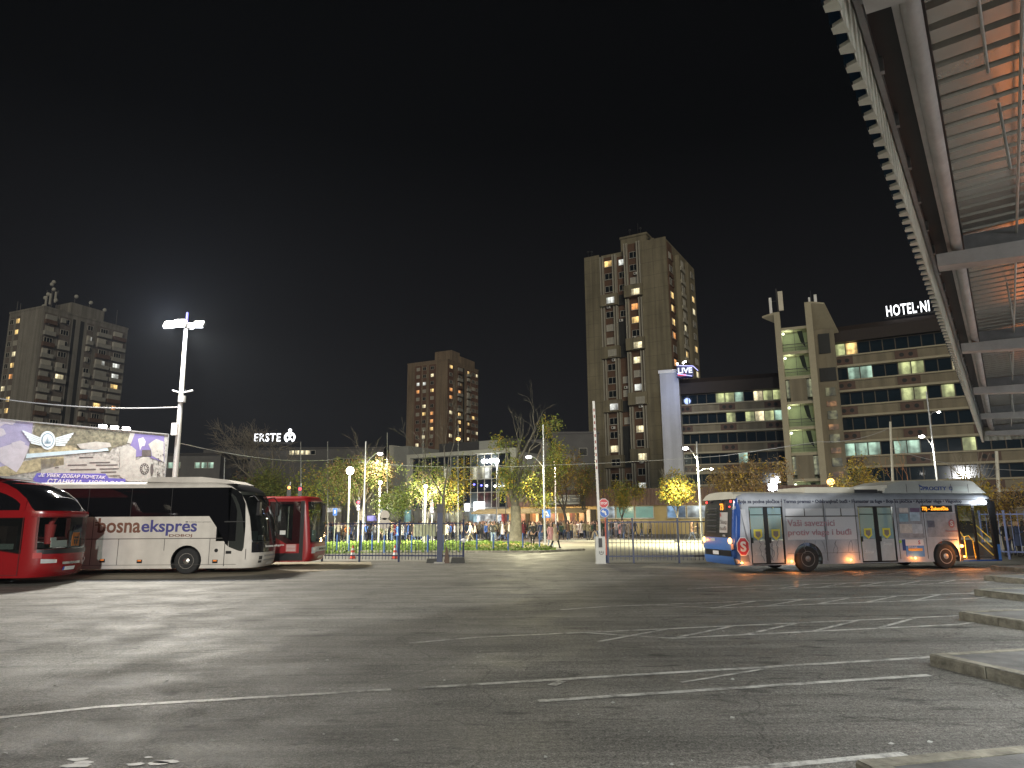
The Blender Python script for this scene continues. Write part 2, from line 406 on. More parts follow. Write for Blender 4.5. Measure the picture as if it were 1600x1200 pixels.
# worn white bay lines
def line_mat():
    m = mat('line_paint', (0.40, 0.40, 0.37), 0.6, var=0)
    n, l = m.node_tree.nodes, m.node_tree.links
    tc = n.new('ShaderNodeTexCoord'); nz = n.new('ShaderNodeTexNoise'); nz.inputs['Scale'].default_value = 3.2; nz.inputs['Detail'].default_value = 9; nz.inputs['Roughness'].default_value = 0.8
    l.new(tc.outputs['Object'], nz.inputs['Vector'])
    cr = n.new('ShaderNodeValToRGB'); cr.color_ramp.elements[0].position = .40; cr.color_ramp.elements[0].color = (.15, .147, .13, 1)
    cr.color_ramp.elements[1].position = .56; cr.color_ramp.elements[1].color = (.62, .61, .56, 1)
    l.new(nz.outputs['Fac'], cr.inputs[0]); l.new(cr.outputs[0], n['Principled BSDF'].inputs['Base Color'])
    return m
line_m = line_mat()
def strip(q, pts, w, z=.004):
    for i in range(len(pts) - 1):
        a, b_ = Vector(pts[i]), Vector(pts[i + 1]); d = (b_ - a).normalized(); nn = Vector((-d.y, d.x, 0)) * w / 2
        q.add([(*(a - nn).xy, z), (*(b_ - nn).xy, z), (*(b_ + nn).xy, z), (*(a + nn).xy, z)], [(0, 1, 2, 3)])
for k in range(-1, 5):
    ck = C0 + STEP * k; q = MB()
    A0 = ck + U * .85 - W * .48; La = (9.6, 12.2, 11.6, 11.9, 11, 9)[k + 1]; B0 = ck - U * .5 + W * .5; Lb = (3.2, 5.2, 5.9, 7, 7.5, 6)[k + 1]
    Lg = (0, 7.8, 0, 0, 0, 0)[k + 1]
    if Lg: strip(q, [A0, A0 - U * Lg], .11); strip(q, [A0 - U * (Lg + .32), A0 - U * (La - .9), A0 - U * La + W * .22], .10)
    else: strip(q, [A0, A0 - U * (La - 1.2), A0 - U * La + W * .28], .10)
    strip(q, [B0, B0 - U * Lb], .11, .0045)
    if k >= 1:
        strip(q, [B0 - U * Lb, A0 - U * (Lb + 2.6)], .09, .005)
        for j in range(5): strip(q, [A0 - U * (1.5 + 1.35 * j) + W * .05, B0 - U * (1.8 + 1.35 * j)], .09, .0055)
        strip(q, [B0, B0 + U * .8 - W * .25], .09, .005)
    elif k == 0:
        strip(q, [A0 - U * 6.0 + W * .1, A0 - U * 6.2 + W * .3], .12, .005); strip(q, [A0 - U * 3.2 + W * .12, A0 - U * 4.6 + W * .55], .06, .005)
    struct(q.build('bay_marking', line_m, fix=False))
q = MB()
for (px, py, s) in ((123, 1187, .09), (131, 1192, .09), (119, 1197, .13), (212, 1195, .08), (232, 1184, .04), (262, 1191, .12), (247, 1193, .10)):
    p = gnd(px, py); n_ = 9
    q.poly([(p.x + s * math.cos(6.283 * i / n_) * rng.uniform(.7, 1.2), p.y + s * .5 * math.sin(6.283 * i / n_) * rng.uniform(.6, 1.2), .005) for i in range(n_)])
struct(q.build('paint_marking', mat('old_paint', (.55, .55, .52), .6, var=.3, scale=9), fix=False))
# gate threshold of small stone setts where the far lines end
sheet('gate_threshold', [gnd(1010, 884), gnd(1250, 893), gnd(1248, 897), gnd(1000, 887)], mat('threshold_setts', (.25, .24, .2), .7, var=.4, scale=6), .0065)
# small litter and cigarette ends on the asphalt
q = MB()
for k in range(80):
    p = gnd(rng.uniform(0, 1600), rng.uniform(930, 1198)); s = rng.uniform(.008, .028); a = rng.uniform(0, 6.3)
    q.add([(p.x + s * math.cos(a + j * 1.57) * (1.6 if j % 2 else .7), p.y + s * math.sin(a + j * 1.57), .004 + (.012 if j == 0 else 0)) for j in range(4)], [(0, 1, 2, 3)])
struct(q.build('litter', mat('litter', (.5, .5, .46), .7), fix=False), 'stuff')
# ------------------------------------------------------------------ station canopy (local x = off the edge line, y = along, z up)
CA = R(34.9)
sheet_m = mat('canopy_sheet', (0.35, 0.34, 0.31), 0.27, 0.7, 0.12, 1.5)
fascia_m = mat('fascia_sheet', (0.72, 0.70, 0.60), 0.6, 0.0, 0.18, 3)
fascia_b = mat('fascia_blue', (0.02, 0.05, 0.09), 0.6)
beam_m = mat('beam_paint', (0.50, 0.475, 0.46), 0.7, 0.0, 0.22, 2.5, bump=0.15)
chan_m = mat('edge_channel', (0.24, 0.24, 0.245), 0.55, 0.3, 0.3, 3)
cano = thing('station_canopy', 'long grey steel platform canopy with corrugated roof over the right edge', 'canopy', (0, 0, 0), -CA)
# in this frame: local x -> across (n), local y -> along (v): rotation by -CA maps (0,1) to (sin, cos)
Y0, Y1 = -9.0, 29.8
q = MB(); pitch = .205; y = Y0
zig = []                                                             # trapezoid fascia profile seen from above
while y < Y1:
    zig += [(-.475, y), (-.475, y + pitch * .30), (-.415, y + pitch * .42), (-.415, y + pitch * .88)]; y += pitch
for (z0, z1, mi, off) in ((4.58, 5.12, 0, 0.0), (4.60, 5.12, 1, -.012)):
    vs, fs = [], []
    for (x, yy) in zig: vs += [(x + off, yy, z0), (x + off, yy, z1)]
    for i in range(len(zig) - 1): fs.append((2 * i, 2 * i + 2, 2 * i + 3, 2 * i + 1))
    q.add(vs, fs, mi)
for i in range(0, len(zig) - 3, 4):                                  # folded lip at the foot of each rib
    a, b_, c, d = zig[i:i + 4]
    q.add([(a[0] - .006, a[1], 4.58), (b_[0] - .006, b_[1], 4.58), (c[0], c[1], 4.58), (c[0] + .012, c[1], 4.58), (a[0] + .06, a[1] - .02, 4.58)], [(0, 1, 2, 3, 4)], 0)
# end fascia across the far end
xx = -.475; ez = []
while xx < 9.5: ez += [(xx, Y1 + .02), (xx + pitch * .3, Y1 + .02), (xx + pitch * .42, Y1 - .04), (xx + pitch * .88, Y1 - .04)]; xx += pitch
vs, fs = [], []
for (x, yy) in ez: vs += [(x, yy, 4.62), (x, yy, 5.12)]
for i in range(len(ez) - 1): fs.append((2 * i, 2 * i + 2, 2 * i + 3, 2 * i + 1))
q.add(vs, fs, 0)
q.build('fascia', [fascia_m, fascia_b], cano, fix=False)
q = MB(); q.box(-.405, -.368, Y0, Y1 - .1, 4.99, 5.08)
for k in range(int((Y1 - Y0) / .82)): q.box(-.368, -.345, Y0 + .82 * k, Y0 + .82 * k + .05, 4.98, 5.085)
q.build('edge_channel', chan_m, cano)
q = MB(); q.box(-.41, -.06, Y0, Y1 - .1, 5.09, 5.115)
q.build('gutter', mat('gutter', (.03, .03, .03), .7), cano)
q = MB(); q.box(-.225, -.17, Y0, Y1 - .2, 5.0, 5.06); q.tube([(-.13, Y0, 4.985), (-.13, Y1 - .2, 4.985)], .055, 16)
q.build('edge_beam', beam_m, cano, smooth=True)
# corrugated roof sheet, ribs running across
q = MB(); y = Y0; rz_ = []
while y < Y1 - .05:
    rz_ += [(y, 5.10), (y + .155, 5.10), (y + .172, 5.145), (y + .218, 5.145)]; y += .235
vs, fs = [], []
for (yy, z) in rz_: vs += [(-.07, yy, z), (9.4, yy, z + .35)]
for i in range(len(rz_) - 1): fs.append((2 * i, 2 * i + 1, 2 * i + 3, 2 * i + 2))
q.add(vs, fs, 0); q.build('roof_sheet', sheet_m, cano, fix=False)
q = MB(); q.box(-.47, 9.4, Y0, Y1, 5.60, 5.62); q.build('roof_deck', dark_metal, cano)
# tapered cross beams on columns
for y in (-6.2, -1.2, 3.85, 8.95, 14.0, 19.05, 24.1, 29.2):
    q = MB()
    q.prism([(-.33, y - .11, 4.76), (4.5, y - .11, 4.42), (9.3, y - .11, 4.86), (9.3, y - .11, 5.02), (4.5, y - .11, 4.78), (-.33, y - .11, 4.90)], (0, .22, 0))
    q.build('cross_beam', beam_m, cano)
    q = MB()
    q.box(-.06, 9.2, y - .03, y + .03, 4.905, 5.085)
    for x in (.9, 2.6, 6.2, 8): q.prism([(x, y - .11, 4.75), (x + .5, y - .11, 4.72), (x + .1, y - .11, 4.35), (x, y - .11, 4.35)], (0, .05, 0))
    q.build('cross_plate', chan_m, cano)
    q = MB(); q.box(4.35, 4.65, y - .13, y + .13, .155, 4.44); q.box(4.25, 4.75, y - .25, y + .25, .15, .3)
    q.build('column', beam_m, cano)
for x in (1.9, 3.4, 5.6, 7.4):
    q = MB(); q.box(x - .04, x + .04, Y0, Y1 - .3, 4.93 + .037 * x, 5.06 + .037 * x); q.build('purlin', chan_m, cano)
# hanging conduits and lamp rods
q = MB()
for (x, y, ln) in ((.22, 4.35, .0), (.30, 6.1, .55), (.34, 11.2, .6), (.36, 15.9, .5), (.4, 21.3, .6)):
    if ln: q.tube([(x, y, 5.10), (x + .01, y, 5.10 - ln)], .011, 6)
q.tube([(.19, 4.15, 5.02), (.235, 5.4, 4.99)], .010, 6)
q.tube([(.42, -8, 5.0), (.42, 29, 5.0)], .012, 6)
q.build('conduit', mat('conduit', (.5, .48, .44), .5), cano)
# tube lamps of the canopy, over the middle of the platform (outside the picture to the right)
M = Matrix.Rotation(-CA, 4, 'Z')
for i, y in enumerate((-3.6, 1.4, 6.4, 11.4, 16.4, 21.4, 26.4)):
    p = M @ Vector((3.0, y, 0))
    t = thing('canopy_lamp', 'long tube lamp hanging under the station canopy above the platform', 'lamp', (p.x, p.y, 4.62), -CA, 'tube lamps under the canopy')
    q = MB(); q.box(-.08, .08, -.7, .7, 0, .05); q.tube([(0, -.5, .05), (0, -.5, .6)], .01, 6); q.tube([(0, .5, .05), (0, .5, .6)], .01, 6); q.build('housing', white_paint, t)
    q = MB(); q.tube([(0, -.66, -.03), (0, .66, -.03)], .022, 8); q.build('tube', glow('tube_white', (.95, 1, 1), 12), t)
    d = bpy.data.lights.new('canopy_lamp_light', 'AREA'); d.shape = 'RECTANGLE'; d.size = .1; d.size_y = 1.3; lamp('canopy_lamp_glow', (p.x, p.y, 4.30), 55, (.93, .98, 1), .25); d.energy = 290; d.color = (.93, .98, 1)
    o = bpy.data.objects.new('canopy_lamp_light', d); C.objects.link(o); o.location = (p.x, p.y, 4.54); o.rotation_euler = (0, 0, -CA)
for y in (9.4, 14.6, 19.8):  # unseen boards and lamps added to throw orange light on the canopy ceiling
    p = M @ Vector((.75, y, 0))
    t = thing('added_amber_board', 'unseen amber board added under the canopy to tint its ceiling orange', 'departure board', (p.x, p.y, 2.9), -CA, 'added amber boards under the canopy')
    q = MB(); q.box(-.2, 1.6, 0, .12, 0, .5); q.tube([(.1, .06, .5), (.1, .06, 1.9)], .015, 6); q.tube([(1.3, .06, .5), (1.3, .06, 1.9)], .015, 6); q.build('housing', black, t)
    q = MB()
    for k in range(3): q.box(-.1, 1.5, -.01, -.002, .08 + .13 * k, .16 + .13 * k)
    am_ = q.build('amber_glow_rows', mat('amber_glow', (.02, .02, .02), .4, 0, 0, emit=(1, .25, .03), es=9), t); am_.data.materials[0].cycles.emission_sampling = 'AUTO'
    lamp('added_amber_light', M @ Vector((.62, y - .3, 4.55)), .3, (1, .22, .04), .05)

# ------------------------------------------------------------------ coaches and buses
class Body:
    """x forward (0 = front), y left, z up. Plan outline at every height: straight sides and super-elliptic ends."""
    def __init__(s, L, w, prof, rear, N=3.2, RX=.75, NR=6.0, RR=.3, wtop=None):
        s.L, s.w, s.prof, s.rear, s.N, s.RX, s.NR, s.RR, s.wtop = L, w, prof, rear, N, RX, NR, RR, wtop or []
    def lerp(s, T, z):
        if z <= T[0][0]: return T[0][1]
        for (a, b_), (c, d) in zip(T, T[1:]):
            if z <= c: return b_ + (d - b_) * (z - a) / (c - a)
        return T[-1][1]
    def fx(s, z): return s.lerp(s.prof, z)
    def rx(s, z): return s.lerp(s.rear, z)
    def W(s, z): return s.w / 2 - (s.lerp(s.wtop, z) if s.wtop else 0)
    def front(s, p, z, off=0.0):
        """p in -1..1 from right side (-y) to left side"""
        n = s.N
        return Vector((s.fx(z) + off - s.RX + s.RX * max(0, 1 - abs(p) ** n) ** (1 / n), (s.W(z) + off) * p, z))
    def back(s, p, z, off=0.0):
        n = s.NR
        return Vector((-s.L + s.rx(z) - off + s.RR - s.RR * max(0, 1 - abs(p) ** n) ** (1 / n), (s.W(z) + off) * p, z))
    PS = [-1, -.998, -.99, -.97, -.94, -.9, -.84, -.75, -.6, -.4, -.2, 0, .2, .4, .6, .75, .84, .9, .94, .97, .99, .998, 1]
    def loft(s, zs, inset=0.0, q=None, m=0, flip=False):
        q = q or MB(); vs, fs = [], []
        ring = 2 * len(s.PS)
        for z in zs:
            vs += [s.front(p, z, -inset) for p in s.PS] + [s.back(-p, z, -inset) for p in s.PS]
        for i in range(len(zs) - 1):
            for k in range(ring):
                k2 = (k + 1) % ring
                fs.append((i * ring + k, i * ring + k2, (i + 1) * ring + k2, (i + 1) * ring + k))
        fs.append(tuple(range(ring))[::-1]); fs.append(tuple((len(zs) - 1) * ring + k for k in range(ring)))
        if flip: fs = [f[::-1] for f in fs]
        return q.add(vs, fs, m)
    def fpatch(s, p0, p1, zlo, zhi, off, name, m, parent, np_=16, nz=8, back=False, th=.012):
        """curved panel standing OFF the end surface; zlo / zhi are numbers or functions of p"""
        f = s.back if back else s.front
        A = zlo if callable(zlo) else (lambda p: zlo); B = zhi if callable(zhi) else (lambda p: zhi)
        vs, fs = [], []
        for i in range(np_ + 1):
            p = math.sin(math.asin(p0) + (math.asin(p1) - math.asin(p0)) * i / np_)
            for j in range(nz + 1):
                z = A(p) + (B(p) - A(p)) * j / nz
                vs.append(f(p, z, off))
        for i in range(np_):
            for j in range(nz):
                a = i * (nz + 1) + j; fs.append((a, a + nz + 1, a + nz + 2, a + 1))
        return MB().add(vs, fs).build(name, m, parent, smooth=True, fix=False)
    def side(s, pts, name, m, parent, off=.006, th=.01, sgn=-1):
        """flat outline (x, z) on the camera-side flank, standing off it"""
        y = sgn * (s.w / 2 + off)
        return MB().prism([(x, y - sgn * th, z) for x, z in pts], (0, sgn * th, 0)).build(name, m, parent)
def rrect(x0, x1, z0, z1, r=.08, n=4):
    o = []
    for cx, cz, a0 in ((x1 - r, z1 - r, 0), (x0 + r, z1 - r, 90), (x0 + r, z0 + r, 180), (x1 - r, z0 + r, 270)):
        for i in range(n + 1):
            a = R(a0 + 90 * i / n); o.append((cx + r * math.cos(a), cz + r * math.sin(a)))
    return o
def boolean(o, cutter):
    md = o.modifiers.new('b', 'BOOLEAN'); md.operation = 'DIFFERENCE'; md.solver = 'EXACT'; md.use_self = True; md.object = cutter
    dg = bpy.context.evaluated_depsgraph_get(); me = bpy.data.meshes.new_from_object(o.evaluated_get(dg))
    o.modifiers.clear(); o.data = me; bpy.data.objects.remove(cutter)
    return o
def wheel(parent, x, y, r, rim_m, style='steel', sgn=-1):
    """tyre with rim facing sgn*y"""
    q = MB(); w = .29
    q.lathe([(r * .58, -w / 2), (r * .8, -w / 2 - .012), (r * .95, -w / 2 + .02), (r, -w / 2 + .07), (r, w / 2 - .07), (r * .95, w / 2 - .02), (r * .8, w / 2), (r * .58, w / 2)], 32, 0, None, 'Y')
    t = q.build('wheel', rubber, parent, (x, y, r), smooth=True)
    q = MB(); f = sgn * w / 2
    q.lathe([(r * .60, f * .9), (r * .60, f * 1.03), (r * .55, f * 1.03), (r * .50, f * .5), (r * .34, f * .55), (r * .30, f * .95), (r * .16, f * 1.05), (r * .12, f * 1.15), (.01, f * 1.15)], 32, 0, None, 'Y')
    for i in range(10):
        a = 6.283 * i / 10
        q.lathe([(r * .035, f * .5), (r * .035, f * .78), (r * .01, f * .8)], 8, 0, Matrix.Translation((r * .42 * math.cos(a), 0, r * .42 * math.sin(a))), 'Y')
        if style == 'alloy':
            a += .314
            q.lathe([(r * .06, f * .49), (r * .06, f * .56), (r * .01, f * .57)], 8, 1, Matrix.Translation((r * .43 * math.cos(a), 0, r * .43 * math.sin(a))), 'Y')
    q.build('rim', [rim_m, black], t, smooth=True)
    return t
def arch_cut(q, x, r, y0, y1, z, seg=24):
    q.prism([(x + r * math.cos(R(360 * i / seg)), y0, z + r * math.sin(R(360 * i / seg))) for i in range(seg)], (0, y1 - y0, 0), 1)
chrome = mat('wheel_chrome', (.62, .60, .56), .25, .9, .1, 8)
rimgrey = mat('wheel_grey', (.16, .16, .16), .5, .4, .3, 8)
amber = glow('amber_marker', (1.0, .28, .05), 1.1)
cavity_m = mat('bus_interior', (.06, .06, .06), .8)
seat_m = mat('bus_seat', (.05, .06, .10), .8)
coach_glass = mat('coach_dark_glass', (.005, .005, .006), .05, 0, 0, spec=.3)
wind_glass = glass('windscreen_glass', (.01, .012, .012), .55, .03)
paper = mat('paper', (.6, .6, .57), .8)
lens = mat('lamp_lens', (.7, .72, .72), .12, .5, .1)
seam_m = mat('panel_seam', (.06, .055, .05), .6, var=0)
def pixside(T, body, x, y):
    """photo pixel -> (x, z) on the camera-side flank of a bus standing at T (4x4)"""
    Ti = T.inverted(); o = Ti @ Vector((0, 0, EYE)); d = (Ti.to_3x3() @ ray(x, y)); t = (-body.w / 2 - o.y) / d.y
    p = o + d * t; return (p.x, p.z)
def finish_body(b, zs, name, mats, parent, cut):
    q = MB(); b.loft(zs, 0, q, 0)
    zi = [z for z in zs if .45 < z < zs[-1] - .12]
    zi = [.42] + zi[1:]; b.glass_y = None
    b.loft(zi, .10, q, 1, True)
    o = q.build(name, mats, parent, smooth=True, fix=False)
    c = cut.build('cutter', mats[:2], parent)
    return boolean(o, c)
def place(x, y, rz): return Matrix.Translation((x, y, 0)) @ Matrix.Rotation(rz, 4, 'Z')
# ---- white touring coach
WX, WY = -9.93, 28.05 + 1.275
cw = thing('white_coach', 'white touring coach with black windows and brown and blue lettering beside the red coach', 'coach', (WX, WY, 0))
T = place(WX, WY, 0)
bw = Body(12.2, 2.55, [(.2, -.16), (.35, -.05), (.6, 0), (1.2, -.01), (1.6, -.06), (2.2, -.16), (2.8, -.36), (3.2, -.62), (3.42, -.95), (3.54, -1.45), (3.60, -2.1)],
          [(.2, .1), (3.3, .15), (3.60, .6)], 3.0, .85, 6, .35, [(3.2, 0), (3.42, .05), (3.52, .14), (3.57, .3), (3.60, .5)])
silver = mat('coach_white', (.54, .51, .465), .5, 0, .10, 1.5, spec=.3, streak=.12)
P_ = lambda x, y: pixside(T, bw, x, y)
fwx = P_(290, 880)[0]; rwx = fwx - 6.1
cut = MB()
for x in (fwx, rwx): arch_cut(cut, x, .60, -1.5, 1.5, .5)
cut.prism([(-1.45, -1.17, 1.22), (-1.45, 1.17, 1.22), (-1.45, 1.17, 3.05), (-1.45, -1.17, 3.05)], (2.0, 0, 0), 1)
cut.box(-1.75, -.98, -1.5, -1.05, 1.25, 3.05, 1)
body = finish_body(bw, [.22, .35, .6, 1.0, 1.4, 1.8, 2.2, 2.5, 2.8, 3.0, 3.15, 3.3, 3.4, 3.46, 3.5, 3.54, 3.57, 3.60], 'body', [silver, cavity_m], cw, cut)
# side glazing: long dark band sweeping down into the door glass
xr = -12.0
z1, z2 = 2.22, 3.34
xd0, xd1 = P_(352, 800)[0], P_(385, 800)[0]
bw.side([(xr, z1), (P_(327, 808)[0], z1), (P_(340, 830)[0], 1.72), (P_(352, 850)[0], 1.15), (P_(356, 856)[0], 1.05), (P_(356, 856)[0], z2), (xr, z2)], 'side_glass', coach_glass, cw)
bw.side([(P_(357, 856)[0], 1.03), (P_(372, 866)[0], .88), (xd1 - .08, .86), (xd1 - .02, 1.0), (xd1, 1.8), (P_(384, 780)[0], 2.7), (P_(378, 768)[0], 3.08), (P_(370, 764)[0], 3.24), (P_(362, 763)[0], 3.33), (P_(357, 763)[0], z2)], 'door_glass', glass('coach_door_glass', (.008, .008, .009), .25, .04), cw)
q = MB()
for x in (-10.3, -8.6, -6.9, -5.2, -3.6): q.box(x - .008, x + .008, -1.287, -1.2815, z1, z2)
q.box(P_(352, 800)[0], P_(384, 800)[0], -1.295, -1.283, 1.98, 2.02)
q.build('glass_seam', mat('glass_seam', (.03, .03, .03), .4), cw)
# hatch seams
q = MB()
def seam(x0, x1, z0, z1_, y=-1.277): q.box(x0, x1, y - .003, y + .002, z0, z1_)
zc = P_(200, 842)[1]
seam(-12, P_(350, 848)[0], zc - .014, zc + .014)
for px in (142, 184, 256, 327): seam(P_(px, 860)[0] - .01, P_(px, 860)[0] + .01, .36 if px not in (256,) else .9, zc)
seam(P_(146, 820)[0] - .01, P_(146, 820)[0] + .01, zc, z1)
seam(P_(350, 870)[0] - .014, P_(350, 870)[0] + .014, .3, zc)
seam(P_(384, 860)[0] - .012, P_(384, 860)[0] + .012, .55, .95)
seam(-12, -.9, .355, .37)
q.build('panel_seam', seam_m, cw)
for px, py in ((160, 876), (218, 877), (336, 877)):
    x, z = P_(px, py)
    q = MB(); q.box(x - .10, x + .10, -1.30, -1.274, z - .07, z + .06); mk = q.build('side_marker', black, cw)
    q = MB(); q.box(x - .07, x + .07, -1.306, -1.3, z - .0, z + .05); q.build('marker_lens', mat('amber_lens', (.6, .18, .03), .3, emit=(1, .25, .05), es=.35), mk)
x, z = P_(357, 863)
q = MB(); q.box(x - .11, x + .11, -1.29, -1.274, z - .055, z + .055); q.build('door_handle', black, cw)
x, z = P_(338, 860)
q = MB(); q.lathe([(.07, -1.30), (.07, -1.27)], 16, 0, Matrix.Translation((x, 0, z)), 'Y'); q.build('fuel_cap', black, cw)
# lettering
brown = mat('letter_brown', (.16, .07, .045), .5); blue = mat('letter_blue', (.05, .05, .20), .5)
x0, z0 = P_(152, 833); x1 = P_(219, 833)[0]; x2 = P_(306, 833)[0]
text('lettering', 'bosna', brown, cw, (x0, -1.281, z0), width=x1 - x0, height=.58, bold=.02)
text('lettering', 'ekspres', blue, cw, (x1 + .03, -1.281, z0 - .12), width=x2 - x1, height=.62, bold=.02)
q = MB(); q.box(x0 - .12, x0 + .1, -1.283, -1.277, z0 + .38, z0 + .43); q.box(x0 - .12, x0 + .06, -1.283, -1.277, z0 + .29, z0 + .34); q.build('lettering_bar', brown, cw)
xd, zd = P_(264, 840); text('lettering', 'DOBOJ', brown, cw, (xd, -1.281, zd), width=P_(300, 840)[0] - xd, height=.13, bold=.02)
xd, zd = P_(290, 817); text('lettering', '■ Udobnim putem', mat('letter_dark', (.1, .09, .09), .5), cw, (xd, -1.281, zd), width=1.0, height=.06)
xd, zd = P_(118, 838); q = MB(); q.prism([(xd + .34 * math.cos(R(a)), -1.277, zd + .42 * math.sin(R(a))) for a in range(60, 301, 12)] + [(xd + .25 * math.cos(R(a)), -1.277, zd + .32 * math.sin(R(a))) for a in range(300, 59, -12)], (0, -.005, 0))
q.build('round_badge', brown, cw)
# front: glazing, dark visor, bumper with slats and lamps
bw.fpatch(-.93, .93, 1.2, 3.18, .012, 'windscreen', glass('coach_windscreen_glass', (.008, .009, .009), .30, .03), cw, 24, 10)
bw.fpatch(-.95, .95, 3.18, 3.50, .014, 'roof_visor', black, cw, 20, 6)
bw.fpatch(-.93, .93, .80, 1.2, .014, 'front_panel', mat('coach_front_black', (.01, .01, .012), .15), cw, 20, 3)
bw.fpatch(-.9995, -.935, .95, 3.25, .006, 'pillar', silver, cw, 6, 8)
for s in (-1, 1):
    for (z0_, z1_) in ((.52, .66), (.40, .49)): bw.fpatch(s * .74, s * .60, z0_, z1_, .016, 'headlight', mat('headlight_dark', (.05, .05, .05), .1), cw, 4, 2)
bw.fpatch(-.5, .5, .62, .70, .012, 'bumper_slat', mat('slat_grey', (.25, .25, .25), .4), cw, 10, 1)
bw.fpatch(-.5, .5, .46, .52, .012, 'bumper_slat', mat('slat_grey', (.25, .25, .25), .4), cw, 10, 1)
bw.fpatch(-.25, .25, .30, .40, .02, 'number_plate', white_paint, cw, 6, 1)
q = MB(); M = Matrix.Translation(bw.front(-.42, .93, .03)) @ Matrix.Rotation(R(90 - 14), 4, 'Z')
t_ = text('lettering', 'bosna ekspres', white_paint, cw, bw.front(-.50, .96, .06), (R(90), 0, R(80)), 1.5, .12, bold=.02)
# mirrors, wipers, dash cards, roof pod
for s in (-1, 1):
    q = MB(); a = bw.front(s * .8, 2.95, .02)
    q.tube([a, a + Vector((.25, s * .12, .05)), a + Vector((.42, s * .10, -.15))], .025, 8); q.cbox(a + Vector((.44, s * .06, -.45)), (.12, .22, .52), 0)
    q.build('mirror', black, cw, smooth=True)
    a = bw.front(s * .25, 1.22, .03); b_ = bw.front(s * .05, 2.0, .03); q = MB(); q.tube([a, b_], .012, 6); q.build('wiper', black, cw)
q = MB(); q.box(-1.2, -.35, -1.05, 1.05, 1.15, 1.24); q.build('dashboard', cavity_m, cw)
q = MB(); q.box(-.50, -.48, -.95, -.25, 1.26, 1.62); q.box(-.46, -.44, -.2, .2, 1.26, 1.45); q.build('dash_card', mat('card_teal', (.30, .42, .38), .7), cw)
q = MB(); q.box(-1.5, -1.1, -.8, -.35, 1.3, 2.1); q.build('driver_seat', seat_m, cw)
q = MB(); xa = P_(222, 750)[0]; q.prism([(xa, -1.0, 3.60), (xa + .12, -1.0, 3.72), (xa + .3, -1.0, 3.78), (-2.6, -1.0, 3.78), (-1.6, -1.0, 3.66), (-1.2, -1.0, 3.5)], (0, 2.0, 0))
q.build('roof_unit', silver, cw)
for x in (fwx, rwx): wheel(cw, x, -1.10, .5, chrome, 'alloy')
for x in (fwx, rwx): wheel(cw, x, 1.10, .5, chrome, 'alloy', 1)

# ---- red double-glazed touring coach at the left edge
RX_, RY_ = -15.08, 23.35 + 1.275
cr_ = thing('red_coach', 'red touring coach with a tall domed black upper windscreen at the left edge', 'coach', (RX_, RY_, 0))
T = place(RX_, RY_, 0)
br = Body(12.0, 2.55, [(.25, -.22), (.4, -.08), (.65, -.01), (1.1, -.03), (1.6, -.06), (2.2, -.06), (2.36, -.04), (2.5, -.22), (2.8, -.46), (3.1, -.86), (3.32, -1.35), (3.46, -1.95), (3.54, -2.9)],
          [(.25, .1), (3.2, .1), (3.54, .5)], 2.7, 1.05, 6, .35, [(2.4, 0), (2.9, .08), (3.2, .17), (3.4, .32), (3.54, .6)])
red = mat('coach_red', (.20, .006, .008), .25, 0, .06, 1.5)
cut = MB()
for x in (-3.05, -9.2): arch_cut(cut, x, .62, -1.5, 1.5, .5)
cut.prism([(-1.6, -1.18, 1.15), (-1.6, 1.18, 1.15), (-1.6, 1.18, 2.18), (-1.6, -1.18, 2.18)], (2.2, 0, 0), 1)
cut.prism([(-2.35, -1.6, 1.25), (-.98, -1.6, 1.02), (-.98, -1.6, 2.16), (-2.35, -1.6, 2.16)], (0, .6, 0), 1)
cut.prism([(-2.35, 1.0, 1.35), (-.98, 1.0, 1.2), (-.98, 1.0, 2.16), (-2.35, 1.0, 2.16)], (0, .6, 0), 1)
finish_body(br, [.25, .4, .65, .9, 1.1, 1.35, 1.6, 1.9, 2.2, 2.36, 2.5, 2.65, 2.8, 2.95, 3.1, 3.22, 3.32, 3.4, 3.46, 3.5, 3.54], 'body', [red, cavity_m], cr_, cut)
P_ = lambda x, y: pixside(T, br, x, y)
br.fpatch(-.95, .95, 1.12, 2.2, .012, 'lower_windscreen', glass('red_windscreen_glass', (.01, .012, .012), .78, .03), cr_, 24, 6)
br.fpatch(-.965, .965, 2.40, 3.52, .014, 'upper_windscreen', coach_glass, cr_, 28, 14)
br.fpatch(-.985, .985, 2.22, 2.38, .03, 'visor_band', red, cr_, 24, 3)
br.fpatch(-.93, .93, 1.0, 1.14, .016, 'cowl', black, cr_, 20, 2)
# side: dark upper glass under a red arch, door window below
A = [(-11.8, 2.48), (-1.05, 2.48), (-1.12, 2.6), (-1.3, 2.75)]
def on_side(pts, name, m, off):
    vs = [(x, -(br.W(z) + off), z) for x, z in pts]
    return MB().prism(vs, (0, .02, 0)).build(name, m, cr_)
def gridside(xs, zf0, zf1, name, m, off, nz=6):
    vs, fs = [], []
    for x in xs:
        for j in range(nz + 1):
            z = zf0(x) + (zf1(x) - zf0(x)) * j / nz; vs.append((x, -(br.W(z) + off), z))
    for i in range(len(xs) - 1):
        for j in range(nz): a = i * (nz + 1) + j; fs.append((a, a + nz + 1, a + nz + 2, a + 1))
    return MB().add(vs, fs).build(name, m, cr_, smooth=True)
XS = [-11.8, -8, -5, -4, -3.4, -3, -2.6, -2.3, -2.0, -1.75, -1.5, -1.35, -1.2]
arch = lambda x: 3.22 if x < -3.4 else 2.46 + .76 * max(0.02, 1 - ((x + 3.4) / 2.3) ** 2) ** .6
gridside(XS, lambda x: 2.42, arch, 'upper_side_glass', coach_glass, .008)
